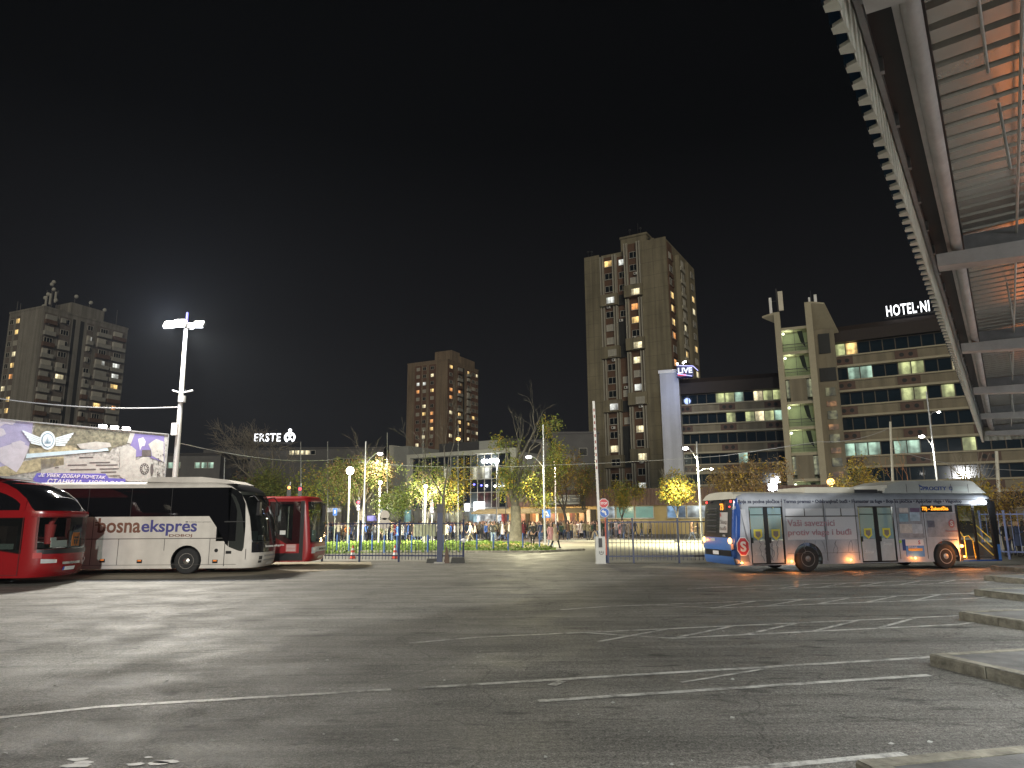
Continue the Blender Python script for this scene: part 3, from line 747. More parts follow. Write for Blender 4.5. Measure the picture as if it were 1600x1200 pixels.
XS2 = [-11.8, -8, -5, -4, -3.4, -3, -2.6, -2.3, -2.0, -1.75, -1.5, -1.35, -1.2, -1.1, -1.0]
arch2 = lambda x: min(arch(max(-3.4, min(x - .12, -1.2))) + .10, 3.4) if x > -3.3 else 3.34
gridside(XS2, lambda x: max(2.42, arch(min(-1.2, x)) - .01) if x < -1.15 else 2.42, arch2, 'roof_arch', red, .016)
br.side([(-2.4, 1.22), (-1.02, 1.0), (-1.02, 2.18), (-2.4, 2.18)], 'door_window', glass('coach_door_glass2', (.01, .01, .01), .55, .04), cr_)
br.side([(-2.5, 1.15), (-2.4, 1.15), (-2.4, 2.2), (-2.5, 2.2)], 'door_seam', black, cr_)
br.side([(-11.8, 1.5), (-2.55, 1.5), (-2.55, 2.2), (-11.8, 2.2)], 'lower_side_glass', coach_glass, cr_)
q = MB(); q.box(-1.03, -1.0, -1.284, -1.276, .35, 2.2); q.box(-2.4, -1.0, -1.284, -1.276, .33, .35); q.build('panel_seam', mat('red_seam', (.06, .004, .004), .5), cr_)
x, z = -1.95, .95
q = MB(); q.lathe([(.11, -1.284), (.11, -1.27)], 16, 0, Matrix.Translation((x, 0, z)), 'Y'); q.build('door_handle', black, cr_)
for s in (-1, 1):
    br.fpatch(s * .88, s * .58, lambda p: .70 - .0 * p, lambda p: .80 + .10 * (abs(p) - .5), .014, 'headlight', lens, cr_, 8, 3)
    br.fpatch(s * .96, s * .87, .86, 1.04, .02, 'headlight', mat('lens_red', (.5, .1, .1), .1, .3), cr_, 4, 3)
br.fpatch(-.42, .28, .64, .72, .016, 'front_grille', mat('chrome_strip', (.5, .5, .5), .2, .8), cr_, 8, 1)
br.fpatch(-.30, .10, .44, .56, .022, 'number_plate', white_paint, cr_, 8, 1)
br.fpatch(-.36, -.30, .44, .56, .022, 'plate_band', mat('plate_blue', (.03, .08, .4), .4), cr_, 2, 1)
q = MB(); q.box(-1.5, -.35, -1.1, 1.1, 1.05, 1.14); q.build('dashboard', cavity_m, cr_)
q = MB(); q.box(-.30, -.28, -.86, -.02, 1.2, 1.42); q.box(-.34, -.32, -.84, -.55, 1.42, 1.52); q.build('dash_card', paper, cr_)
q = MB(); q.cbox((-.27, .42, 1.44), (.02, .40, .46)); oc = q.build('school_card', mat('card_orange', (.62, .17, .02), .6), cr_)
q = MB()
for dy in (-.07, .06): q.cbox((-.255, .42 + dy, 1.36), (.01, .05, .16)); q.sphere((-.255, .42 + dy, 1.5), .035); q.bar((-.255, .42 + dy, 1.42), (-.255, .47 + dy, 1.38), .01, .03)
q.build('children_symbol', black, oc)
q = MB(); q.tube([(-.6, -.52, 1.30), (-.6, -.50, 1.95)], [.13, .17], 12); q.tube([(-.6, -.5, 1.95), (-.5, -.45, 2.2)], .08, 8); q.build('driver_coat', mat('coat_red', (.35, .03, .03), .7), cr_, smooth=True)
q = MB(); q.box(-2.0, -1.7, -1.0, -.5, 1.1, 1.9); q.build('driver_seat', mat('seat_brown', (.12, .06, .05), .8), cr_)
q = MB(); q.box(-2.30, -1.75, -1.262, -1.25, 1.38, 1.56); q.box(-2.3, -2.05, -1.262, -1.25, 1.60, 1.86); q.box(-2.0, -1.25, -1.262, -1.25, 1.16, 1.34); q.build('door_notice', paper, cr_)
br.side([(-11.6, 1.5), (-1.2, 1.5), (-1.2, 3.05), (-11.6, 3.05)], 'far_side_glass', coach_glass, cr_, .01, .01, 1)
bw.side([(-11.8, 2.2), (-1.2, 2.2), (-1.2, 3.2), (-11.8, 3.2)], 'far_side_glass', coach_glass, cw, .01, .01, 1)
q = MB(); a, b_ = br.front(-.3, 1.14, .03), br.front(-.05, 1.9, .03); q.tube([a, b_], .012, 6); q.build('wiper', black, cr_)
q = MB(); q.prism([(-4.6, -.8, 3.52), (-4.4, -.8, 3.62), (-2.5, -.8, 3.6), (-2.2, -.8, 3.5)], (0, 1.6, 0)); q.build('roof_unit', black, cr_)
q = MB(); q.box(-11.4, -2.6, -.85, .85, 3.535, 3.56); q.build('roof_skin', black, cr_)
for x in (-3.05, -9.2):
    wheel(cr_, x, -1.10, .5, chrome, 'alloy'); wheel(cr_, x, 1.10, .5, chrome, 'alloy', 1)

# ---- red intercity bus behind the white coach
IX, IY = -8.82, 31.55 + 1.275
ci = thing('red_intercity_bus', 'boxy red intercity bus with a white front band parked beyond the white coach', 'bus', (IX, IY, 0))
T = place(IX, IY, 0)
bi = Body(12.0, 2.55, [(.25, -.14), (.45, -.02), (.7, 0), (1.0, -.01), (2.0, -.10), (2.85, -.2), (3.0, -.26), (3.1, -.4)], [(.25, .05), (3.1, .2)], 4.2, .5, 6, .3, [(2.9, 0), (3.03, .06), (3.1, .2)])
redi = mat('intercity_red', (.25, .010, .012), .3, 0, .08, 1.5)
P_ = lambda x, y: pixside(T, bi, x, y)
cut = MB()
for x in (-2.75, -8.8): arch_cut(cut, x, .58, -1.5, 1.5, .5)
cut.prism([(-1.0, -1.18, 1.08), (-1.0, 1.18, 1.08), (-1.0, 1.18, 2.78), (-1.0, -1.18, 2.78)], (1.5, 0, 0), 1)
cut.prism([(-1.75, -1.6, 1.55), (-.95, -1.6, 1.15), (-.95, -1.6, 2.75), (-1.75, -1.6, 2.75)], (0, .6, 0), 1)
cut.prism([(-3.5, 1.0, 1.25), (-.42, 1.0, 1.2), (-.42, 1.0, 2.7), (-3.5, 1.0, 2.7)], (0, .6, 0), 1)
finish_body(bi, [.25, .45, .7, .9, 1.1, 1.4, 1.8, 2.2, 2.6, 2.85, 2.95, 3.03, 3.1], 'body', [redi, cavity_m], ci, cut)
bi.fpatch(-.94, .94, 1.02, 2.84, .012, 'windscreen', glass('intercity_glass', (.01, .012, .012), .7, .03), ci, 20, 8)
bi.fpatch(-.94, .94, 2.5, 2.86, .018, 'destination_panel', glass('dest_glass', (.02, .02, .02), .1), ci, 16, 2)
bi.side([(-11.6, 1.55), (-2.1, 1.55), (-1.2, 1.02), (-.62, 1.02), (-.62, 2.86), (-11.6, 2.86)], 'side_glass', glass('intercity_side_glass', (.008, .008, .009), .3, .04), ci)
bi.side([(-.62, .3), (-.45, .3), (-.45, 2.88), (-.62, 2.88)], 'door_pillar', black, ci, .004)
bi.side([(-1.95, .3), (-1.88, .3), (-1.88, 1.45), (-1.95, 1.45)], 'door_seam', black, ci)
bi.side([(-1.9, .30), (-.62, .30), (-.62, .62), (-1.9, .62)], 'step_panel', black, ci)
bi.side([(-1.2, .68), (-.74, .68), (-.74, 1.0), (-1.2, 1.0)], 'notice_panel', mat('notice_red', (.4, .16, .15), .5), ci, .008)
q = MB()
for z in (.72, .78, .84, .9, .96): q.box(-1.16, -.78, -1.298, -1.290, z, z + .018)
q.build('notice_lines', paper, ci)
bi.side([(-1.5, 1.42), (-1.25, 1.42), (-1.25, 1.6), (-1.5, 1.6)], 'window_notice', paper, ci, .012)
bi.side([(-1.62, 2.0), (-1.5, 2.0), (-1.5, 2.5), (-1.62, 2.5)], 'cabin_lamp', glow('cabin_light', (1, .97, .9), 1.5), ci, -.02)
bi.fpatch(-.72, .72, .66, .88, .014, 'front_band', mat('intercity_white', (.6, .6, .6), .3), ci, 14, 2)
text('lettering', 'INTERCITY', mat('letter_dark', (.1, .09, .09), .5), ci, bi.front(-.25, .72, .03), (R(90), 0, R(88)), .9, .09, bold=.02)
for s in (-1, 1): bi.fpatch(s * .90, s * .66, lambda p: .60, lambda p: .86, .018, 'headlight', lens, ci, 6, 3)
bi.fpatch(-.25, .3, .36, .47, .02, 'number_plate', white_paint, ci, 6, 1)
q = MB(); q.box(-.9, -.2, -1.1, 1.1, .95, 1.06); q.build('dashboard', cavity_m, ci)
q = MB(); q.box(-.30, -.28, -.6, .1, 1.1, 1.35); q.box(-.35, -.33, -.3, .3, 1.1, 1.6); q.build('dash_card', mat('card_teal', (.30, .42, .38), .7), ci)
q = MB(); q.tube([(-.5, -.7, 1.1), (-.5, -.7, 1.5)], .12, 8); q.build('hanging_vest', mat('card_orange', (.62, .17, .02), .6), ci)
q = MB(); a = bi.front(-.8, 2.75, .02); q.tube([a, a + Vector((.4, .02, .08)), a + Vector((.55, .2, -.05))], .03, 8); q.cbox(a + Vector((.55, .22, -.4)), (.14, .24, .7)); q.build('mirror', black, ci, smooth=True)
for x in (-2.75, -8.8):
    wheel(ci, x, -1.10, .5, rimgrey); wheel(ci, x, 1.10, .5, rimgrey, 'steel', 1)
# ---- city bus with advertising wrap
BA = R(11.0)
rw = Vector((11.1, 27.0, 0)); du = Vector((math.cos(BA), math.sin(BA), 0)); dn = Vector((-math.sin(BA), math.cos(BA), 0))
F0 = rw + du * 8.72 + dn * 1.275                                   # centre of the front face
cb = thing('city_bus', 'grey wrapped low floor city bus with blue ends and roof tanks turning past the platform', 'bus', F0, BA)
T = place(F0.x, F0.y, BA)
bc = Body(11.75, 2.55, [(.25, -.10), (.4, -.02), (.8, 0), (1.3, -.03), (2.2, -.12), (2.8, -.22), (2.92, -.36)],
          [(.28, .10), (.45, .02), (.9, 0), (1.35, .02), (2.4, .12), (2.8, .22), (2.92, .5)], 4.2, .45, 5.0, .28, [(2.72, 0), (2.82, .04), (2.90, .16), (2.95, .34)])
wrap = mat('bus_wrap', (.36, .385, .43), .35, 0, .2, 1.4, streak=.22)
busblue = mat('bus_blue', (.06, .17, .48), .35, 0, .08, 1.5)
busdblue = mat('bus_dark_blue', (.02, .07, .28), .25, 0, .08)
roofcream = mat('bus_roof', (.50, .48, .40), .5, 0, .12, 1.5)
P_ = lambda x, y: pixside(T, bc, x, y)
fw, rwx = -2.72, -8.72
X = lambda px: P_(px, 840)[0]
z_top, z_sill, z_win = 2.42, .30, 1.18
win = [(X(1229), X(1291)), (X(1292), X(1343))]
doors = [(X(1171), X(1227)), (X(1343), X(1401)), (-2.03, -.42)]
cut = MB()
for x in (fw, rwx): arch_cut(cut, x, .60, -1.5, 1.5, .48)
for a, b_ in doors: cut.box(a + .04, b_ - .04, -1.5, -1.0, z_sill, z_top, 1)
for a, b_ in win: cut.box(a + .05, b_ - .05, -1.5, -1.0, z_win, 2.34, 1)
cut.box(X(1402), X(1447), -1.5, -1.0, 1.15, 2.34, 1) if False else None
for k in range(5): cut.box(-10.2 + 1.75 * k, -8.6 + 1.75 * k, 1.0, 1.5, 1.1, 2.4, 1)
cut.box(-1.3, -.3, 1.0, 1.5, 1.0, 2.3, 1)
cut.prism([(-.7, -1.12, .95), (-.7, 1.12, .95), (-.7, 1.12, 2.5), (-.7, -1.12, 2.5)], (1.2, 0, 0), 1)
finish_body(bc, [.28, .35, .45, .6, .9, 1.1, 1.35, 1.6, 2.0, 2.4, 2.6, 2.72, 2.8, 2.86, 2.9, 2.93, 2.95], 'body', [wrap, cavity_m], cb, cut)
# blue corner and tail, blue nose
def band(x0, x1, z0, z1, name, m, off=.004): return bc.side([(x0, z0), (x1, z0), (x1, z1), (x0, z1)], name, m, cb, off)
bc.fpatch(-1, 1, .30, 2.74, .003, 'tail_skin', busdblue, cb, 40, 10, True)
band(-11.47, X(1153) , .30, 2.72, 'corner_panel', busdblue, .003)
bc.fpatch(-.86, .86, .82, 1.28, .03, 'engine_lid', busblue, cb, 20, 4, True)
bc.fpatch(-.90, .90, .30, .60, .03, 'rear_bumper', busblue, cb, 20, 3, True)
bc.fpatch(-.80, .80, .60, .82, .018, 'lid_recess', black, cb, 16, 2, True)
bc.fpatch(-.86, .86, 1.28, 2.72, .016, 'rear_panel', mat('tail_black', (.020, .022, .022), .5, spec=.2), cb, 20, 8, True)
for k in range(9): bc.fpatch(.0, .62, 1.46 + .11 * k, 1.51 + .11 * k, .035, 'vent_slat', black if k % 2 else mat('slat_dark', (.035, .035, .04), .5), cb, 8, 1, True)
bc.fpatch(-.66, -.20, 1.46, 2.22, .028, 'rear_poster', mat('poster_grey', (.42, .40, .38), .6, var=.1), cb, 8, 4, True)
bc.fpatch(-.55, -.22, 2.27, 2.58, .026, 'route_display', black, cb, 6, 2, True)
led = glow('led_orange', (1.0, .34, .02), 2.2)
Mb = lambda p, z, off: bc.back(p, z, off)
RB = (R(90), 0, R(-90))
text('route_number', '73', led, cb, Mb(-.22, 2.30, .04), RB, .26, .25, bold=.03)
text('poster_lettering', 'S', mat('letter_red', (.5, .04, .05), .5), cb, Mb(-.23, 2.06, .04), RB, .08, .13, bold=.02)
text('poster_lettering', 'Stop', mat('poster_dark', (.2, .19, .18), .6), cb, Mb(-.26, 1.75, .04), RB, .5, .2)
text('poster_lettering', 'buđi', mat('poster_dark', (.2, .19, .18), .6), cb, Mb(-.26, 1.55, .04), RB, .45, .16)
text('badge_lettering', 'CNG', mat('badge_silver', (.5, .5, .5), .3), cb, Mb(-.42, 1.32, .045), RB, .2, .07)
for s in (-1, 1):
    q = MB(); q.sphere(tuple(Mb(s * .76, 2.62, .02)), .05); q.build('top_lamp', glow('tail_red', (1, .05, .04), 3), cb, smooth=True)
    p = Mb(s * .80, 1.17, .03)
    q = MB(); q.sphere(tuple(p), .075, sz=1.5); q.build('indicator', glow('indicator_orange', (1.0, .42, .10), 9), cb, smooth=True)
    bc.fpatch(s * .93, s * .84, .86, 1.06, .035, 'tail_lamp', mat('tail_lens', (.45, .3, .25), .15), cb, 3, 2, True)
q = MB(); q.sphere(tuple(Mb(-.74, 2.42, .02)), .035); q.build('top_lamp', glow('tail_red', (1, .05, .04), 3), cb, smooth=True)
bc.fpatch(-.14, .22, .64, .78, .05, 'number_plate', white_paint, cb, 4, 1, True)
bc.fpatch(.06, .34, 1.14, 1.24, .045, 'fleet_number', mat('plate_pale', (.35, .45, .5), .5), cb, 4, 1, True)
for s in (-.45, .55):
    q = MB(); q.sphere(tuple(Mb(s * .7, 2.66, .03)), .07, 0); q.build('rear_camera', black, cb, smooth=True)
# doors, windows
film = glass('window_film', (.62, .63, .67), .15, .3)
dglass = glass('door_pane', (.34, .46, .48), .45, .08)
for i, (a, b_) in enumerate(doors[:2]):
    q = MB(); y0, y1 = -1.262, -1.225
    q.box(a, b_, y0, y1 + .02, z_top - .02, z_top + .10); q.box(a - .02, a + .06, y0, y1, z_sill - .04, z_top - .02); q.box(b_ - .06, b_ + .02, y0, y1, z_sill - .04, z_top - .02)
    mx = (a + b_) / 2; q.box(mx - .08, mx + .08, y0, y1, z_sill, z_top - .02); q.box(a + .06, b_ - .06, y0, y1, z_sill - .04, z_sill + .06)
    fr = q.build('door_frame', black, cb)
    for (c, d) in ((a + .10, mx - .10), (mx + .10, b_ - .10)):
        lf = MB().box(c, d, -1.25, -1.235, z_sill + .06, 1.18).build('door_panel', mat('door_grey', (.40, .41, .42), .4, var=.15), cb)
        MB().box(c, d, -1.248, -1.238, 1.19, z_top - .06).build('door_pane', dglass, cb)
        MB().box(c, d, -1.256, -1.249, 2.10, 2.13).build('pane_bar', black, cb)
        MB().box(c - .02, c + .06, -1.268, -1.25, 1.08, 1.28).build('door_buffer', black, cb)
        text('door_lettering', 'Stop', mat('door_white', (.62, .62, .62), .5), lf, (c + .1, -1.253, .62 if c < mx else .9), (R(90), 0, 0), (d - c) * .62, .15, shear=.25)
        if i == 1 or True:
            q = MB(); n_ = 10; cx_ = (c + d) / 2; q.prism([(cx_ + dx, -1.26, 1.38 + dz) for dx, dz in ((-.17, .2), (.17, .2), (.17, -.06), (0, -.2), (-.17, -.06))], (0, .006, 0)); st = q.build('door_sticker', mat('sticker_yellow', (.62, .55, .06), .5), cb)
            q = MB(); q.prism([(cx_ + dx * .6, -1.266, 1.39 + dz * .6) for dx, dz in ((-.17, .2), (.17, .2), (.17, -.06), (0, -.2), (-.17, -.06))], (0, .005, 0)); q.build('sticker_mark', mat('sticker_dark', (.2, .17, .14), .5), st)
q = MB()
for (a, b_) in win: q.box(a + .05, b_ - .05, -1.268, -1.255, z_win, 2.34)
q.build('side_window', film, cb)
a, b_ = X(1186 - 19), X(1171)
bc.side([(X(1158), 2.62), (X(1160), 2.62), (X(1169), 1.15), (X(1166), 1.15)], 'wrap_stripe', mat('wrap_dark', (.16, .17, .19), .4), cb, .004)
bc.side([(X(1159.5), 2.32), (X(1167), 2.32), (X(1169.5), 1.5), (X(1168), 1.3)], 'quarter_glass', mat('quarter_grey', (.5, .52, .56), .25), cb, .006)
q = MB()
for px in (1225.5, 1290.5, 1340, 1404, 1447): x = X(px); q.box(x - .012, x + .012, -1.281, -1.274, .4, 2.7)
for (a, b_) in win: q.box(a, b_, -1.281, -1.27, 2.03, 2.07); q.box((a + b_) / 2 - .015, (a + b_) / 2 + .015, -1.281, -1.27, 2.07, 2.34)
q.box(X(1153), X(1170), -1.281, -1.274, 1.155, 1.17); q.box(X(1229), X(1342), -1.281, -1.274, .68, .69); q.box(X(1402), -.05, -1.281, -1.274, 2.66, 2.68)
q.build('panel_seam', seam_m, cb)
q = MB()                                                             # cracked-wall print of the wrap
r2 = random.Random(3)
for (a, b_, z0_, z1_) in ((X(1229), X(1343), .75, 1.14), (doors[0][0] + .1, doors[0][1] - .1, .5, 1.3)):
    for k in range(7):
        x, z = r2.uniform(a, b_), z1_
        while z > z0_:
            x2, z2_ = x + r2.uniform(-.09, .09), z - r2.uniform(.06, .14)
            q.bar((x, -1.2765 if z1_ < 1.2 else -1.2585, z), (x2, -1.2765 if z1_ < 1.2 else -1.2585, z2_), .004, .016); x, z = x2, z2_
q.build('crack_print', mat('crack_print', (.14, .14, .16), .6), cb)
txt = mat('wrap_text', (.04, .045, .08), .5)
x0 = X(1155)
text('advert_lettering', 'Boja za podne pločice • Termo premaz • Odstranjivač buđi • Fiumaster za fuge • Boja za pločice • Apsorber vlage • Vlagostop', txt, cb, (x0 + .05, -1.279, 2.50), width=X(1508) - x0, height=.19, bold=.03)
adr = mat('advert_red', (.40, .23, .27), .5)
text('advert_lettering', 'Vaši saveznici', adr, cb, (X(1232), -1.280, 1.68), width=X(1306) - X(1232), height=.25, bold=.012)
text('advert_lettering', 'protiv vlage i buđi', adr, cb, (X(1232), -1.280, 1.28), width=X(1331) - X(1232), height=.30, bold=.012)
# red octagon S
xs, zs_ = P_(1161, 854)
q = MB(); q.prism([(xs + .27 * math.cos(R(22.5 + 45 * i)), -1.279, zs_ + .36 * math.sin(R(22.5 + 45 * i))) for i in range(8)], (0, -.006, 0)); oc = q.build('octagon_sign', white_paint, cb)
q = MB(); q.prism([(xs + .24 * math.cos(R(22.5 + 45 * i)), -1.286, zs_ + .33 * math.sin(R(22.5 + 45 * i))) for i in range(8)], (0, -.005, 0)); q.build('octagon_field', mat('letter_red', (.5, .04, .05), .5), oc)
text('octagon_letter', 'S', white_paint, oc, (xs - .12, -1.292, zs_ - .19), width=.24, height=.38, bold=.04)
# product panel between middle door and front wheel
a, b_ = X(1403), X(1446)
band(a + .05, b_ - .03, 1.2, 2.36, 'window_film_panel', mat('film_panel', (.28, .29, .32), .25, var=.35, scale=3), .004)
prods = ((0.10, .18, .6, .35, (.45, .42, .40)), (.12, .62, .36, .3, (.20, .32, .40)), (.52, .64, .4, .34, (.35, .45, .55)), (.55, .16, .42, .36, (.42, .45, .50)), (.15, .97, .36, .18, (.5, .46, .44)), (.55, .98, .38, .16, (.15, .10, .18)))
W_ = b_ - a
for (u, v, du_, dv, c) in prods:
    bc.side([(a + u * W_, 1.2 + v), (a + (u + du_ * .9) * W_, 1.2 + v), (a + (u + du_ * .9) * W_, 1.2 + v + dv), (a + u * W_, 1.2 + v + dv)], 'product_print', mat('print_%d_%d' % (c[0] * 100, c[2] * 100), c, .4, var=.3, scale=5), cb, .009)
bx0, bx1 = a + .30, b_ - .12
bc.side([(bx0, .48), (bx1, .48), (bx1, 1.14), (bx0, 1.14)], 'product_box_print', mat('print_blue', (.08, .22, .5), .4, var=.2), cb, .008)
bc.side([(bx0 - .14, .72), (bx0, .72), (bx0, 1.14), (bx0 - .14, 1.14)], 'product_box_side', mat('print_navy', (.03, .06, .2), .4), cb, .006)
bc.side([(bx0, .9), (bx1, .9), (bx1, 1.14), (bx0, 1.14)], 'product_box_print', mat('print_white', (.6, .6, .62), .4), cb, .013)
bc.side([(bx0 + .1, .7), (bx1 - .08, .7), (bx1 - .08, .8), (bx0 + .1, .8)], 'product_box_print', mat('print_gold', (.55, .34, .10), .4), cb, .014)
text('product_lettering', 'BAKAR', white_paint, cb, (bx0 + .1, -1.296, .83), width=.4, height=.05); text('product_lettering', 'S', mat('letter_red', (.5, .04, .05), .5), cb, (bx1 - .24, -1.296, .95), height=.15, bold=.02)
q = MB(); q.lathe([(.06, -1.292), (.06, -1.27)], 14, 0, Matrix.Translation((a + .08, 0, 1.06)), 'Y'); q.build('round_sticker', mat('sticker_green', (.3, .55, .05), .5), cb)
# driver-side screen: LED board, grey film with emblem
lx0, lx1 = X(1444), X(1493)
bc.side([(lx0, 2.18), (lx1, 2.18), (lx1, 2.44), (lx0, 2.44)], 'side_display', black, cb, .012)
text('display_lettering', '73) - Železnička', led, cb, (lx0 + .04, -1.292, 2.21), width=(lx1 - lx0) * .84, height=.21, bold=.03)
bc.side(rrect(X(1450), X(1500), 1.22, 2.14, .05), 'window_film_panel', mat('film_panel', (.28, .29, .32), .25, var=.35, scale=3), cb, .005)
xe, ze = X(1489), 1.73
q = MB(); q.prism([(xe + .14 * math.cos(R(22.5 + 45 * i)), -1.287, ze + .17 * math.sin(R(22.5 + 45 * i))) for i in range(8)], (0, -.004, 0)); oc = q.build('round_emblem', mat('emblem_red', (.28, .10, .11), .5), cb)
text('emblem_letter', 'S', mat('plate_pale', (.35, .45, .5), .5), oc, (xe - .07, -1.293, ze - .1), width=.14, height=.2, bold=.03)
text('emblem_lettering', 'Fiumasterstop', mat('emblem_red', (.28, .10, .11), .5), cb, (xe - .3, -1.285, 1.40), width=.62, height=.08)
text('emblem_lettering', 'www.fiumaster.rs', txt, cb, (X(1472), -1.281, 1.08), width=.7, height=.06)
q = MB(); q.cbox((X(1457), -1.284, 1.72), (.32, .006, .26)); q.build('photo_print', mat('print_dark', (.1, .11, .15), .4, var=.4, scale=8), cb)
# side markers, all flashing
for px, py, big in ((1159, 879.5, 1), (1237, 877, 1), (1329, 874.5, 1), (1430, 872, 1), (1502, 853, 1.7), (1507, 869.5, 1)):
    x, z = P_(px, py)
    x = min(x, -.22)
    q = MB(); q.sphere((x, -1.285, z), .045 * big, sz=.8); q.build('side_marker', glow('indicator_orange', (1.0, .42, .10), 9), cb, smooth=True)
    w = T @ Vector((x, -1.50, z)); lamp('marker_light', w, 11 * big ** 2.4, (1, .30, .06), .04)
for s in (-1, 1): w = T @ (Mb(s * .80, 1.17, .25)); lamp('indicator_light', w, 7, (1, .35, .08), .05)
bc.side([(X(1155), .42), (X(1167), .42), (X(1170), .36), (X(1168), .66), (X(1155), .66)], 'marker_recess', mat('wrap_dark', (.16, .17, .19), .4), cb, .005)
# open front door with yellow handrails, dark surround
a, b_ = doors[2]
q = MB(); q.box(a - .05, a + .05, -1.29, -1.2, z_sill, z_top + .05); q.box(b_ - .05, b_ + .07, -1.29, -1.2, z_sill, z_top + .05); q.box(a + .05, b_ - .05, -1.29, -1.2, z_top, z_top + .07); q.box((a + b_) / 2 - .05, (a + b_) / 2 + .03, -1.262, -1.2, z_sill, z_top)
q.build('front_door_frame', black, cb)
yel = mat('handrail_yellow', (.65, .60, .10), .4)
q = MB()
q.tube([(a + .42, -1.05, .36), (a + .42, -1.05, 1.15), (a + .30, -.9, 1.55), (a + .3, -.9, 2.5)], .022, 8); q.tube([(a + .42, -1.05, 1.2), (a + .62, -1.05, 1.25), (a + .8, -1.05, 1.05), (a + .84, -1.05, .36)], .022, 8)
for z in (1.72, 1.42, 1.1): q.tube([(a + .8, -1.22, z), (b_ - .1, -1.22, z - .62)], .022, 8)
q.build('handrail', yel, cb, smooth=True)
q = MB()
for x in (-9.6, -7.1, -5.9, -4.1, -3.1):
    q.tube([(x, -.55, .42), (x, -.55, 2.5)], .02, 8); q.tube([(x, -1.12, 1.15), (x, -.55, 1.15)], .02, 8)
q.tube([(-10.5, -.5, 2.1), (-2, -.5, 2.1)], .018, 8)
q.build('handrail', yel, cb, smooth=True)
for x in (-10.6, -9.9, -7.6, -6.8, -4.6, -3.5):
    for y in (-.85, .55):
        if y < 0 and (doors[0][0] - .3 < x < doors[0][1] + .3 or doors[1][0] - .3 < x < doors[1][1] + .3): continue
        q = MB(); q.box(x, x + .1, y - .25, y + .4, .8, 1.55); q.box(x, x + .42, y - .25, y + .4, .72, .82); q.build('seat', seat_m, cb)
q = MB(); q.box(-11.2, -.5, -1.12, 1.12, .30, .34); q.build('cabin_floor', mat('cabin_floor', (.2, .2, .19), .7), cb)
q = MB(); q.box(-.95, -.25, -.1, 1.1, .42, 1.05); q.build('dashboard', cavity_m, cb)
q = MB(); q.box(-1.75, -1.55, .2, .75, .5, 1.75); q.build('driver_seat', mat('seat_red', (.22, .05, .03), .8), cb)
lamp('cabin_light', T @ Vector((-9.2, 0, 2.4)), 110, (.85, 1, 1), .1); lamp('cabin_light', T @ Vector((-5.6, 0, 2.4)), 80, (.95, 1, .95), .1); lamp('cabin_light', T @ Vector((-1.4, 0, 2.4)), 60, (1, .93, .8), .1)
bc.fpatch(-.97, .97, .32, .90, .012, 'nose', busblue, cb, 24, 4)
bc.fpatch(-.93, .93, .92, 2.55, .010, 'windscreen', glass('city_windscreen', (.01, .012, .012), .85, .03), cb, 24, 6)
bc.fpatch(-1.0, -.90, .90, 2.70, .014, 'pillar', black, cb, 4, 6)
bc.fpatch(-.93, .93, 2.55, 2.80, .012, 'front_visor', busdblue, cb, 20, 2)
band(-.40, -.20, .32, .9, 'corner_panel', busblue, .003); band(-.42, -.20, .9, 2.6, 'corner_pillar', black, .003)
band(-2.0, -.2, .26, .32, 'sill', busdblue, .004)
q = MB(); p = bc.front(-.98, 2.55, .06); q.sphere(tuple(p + Vector((-.45, -.02, 0))), .12, sz=.7); q.build('nose_glare', glow('glare_cool', (.9, .97, 1), 18), cb, smooth=True)  # glowing ball with a lamp, standing for white glare on the corner
lamp('nose_glare_light', T @ (p + Vector((-.5, -.35, .0))), 30, (.9, .96, 1), .08)
# roof: cream skin, pods
q = MB(); sec = [(-1.24, 2.70), (-1.15, 2.88), (-.92, 2.97), (-.4, 3.0), (.4, 3.0), (.92, 2.97), (1.15, 2.88), (1.24, 2.70)]
vs = [(x + (.10 if x < -11 else 0) * 0 + dx_ * (z - 2.7) / .35, y * (.985 if x < -11 else 1), z) for x, dx_ in ((-11.66, .22), (-8.5, 0)) for y, z in sec]
n8 = len(sec); q.add(vs, [(i, i + 1, i + 1 + n8, i + n8) for i in range(n8 - 1)] + [tuple(range(n8)), tuple(range(2 * n8 - 1, n8 - 1, -1))]); q.build('tail_cowl', roofcream, cb)
bc.fpatch(-.92, .92, 2.72, 2.93, .02, 'tail_trim', roofcream, cb, 20, 3, True)
q = MB(); q.box(-8.45, -6.3, -1.0, .9, 2.94, 3.16); q.build('roof_unit', roofcream, cb)
q = MB(); q.box(-6.25, -5.2, -.9, .7, 2.94, 3.08); q.build('roof_unit', dark_metal, cb)
q = MB()
prof = [(-5.15, 2.92), (-4.85, 3.26), (-4.2, 3.42), (-1.2, 3.44), (-.95, 3.40), (-.38, 2.92)]
q.prism([(x, -1.12, z) for x, z in prof], (0, 2.24, 0)); tank = q.build('roof_tanks', mat('tank_cover', (.52, .53, .50), .35, 0, .1, 1.5), cb)
q = MB()
for x in (-4.05, -3.45, -2.0, -1.2): q.box(x - .008, x + .008, -1.126, -1.118, 2.95, 3.3)
q.build('cover_seam', seam_m, tank)
q = MB(); q.box(-1.95, -1.25, -1.14, -1.118, 3.0, 3.2); q.build('cover_hatch', mat('hatch_pale', (.62, .66, .62), .2), tank)
text('cover_lettering', 'PROCITY', mat('letter_blue2', (.03, .08, .32), .4), tank, (-3.32, -1.128, 3.04), width=1.1, height=.15, bold=.02); text('cover_lettering', 'CNG', mat('letter_blue2', (.03, .08, .32), .4), tank, (-2.1, -1.128, 3.04), width=.42, height=.15, bold=.02)
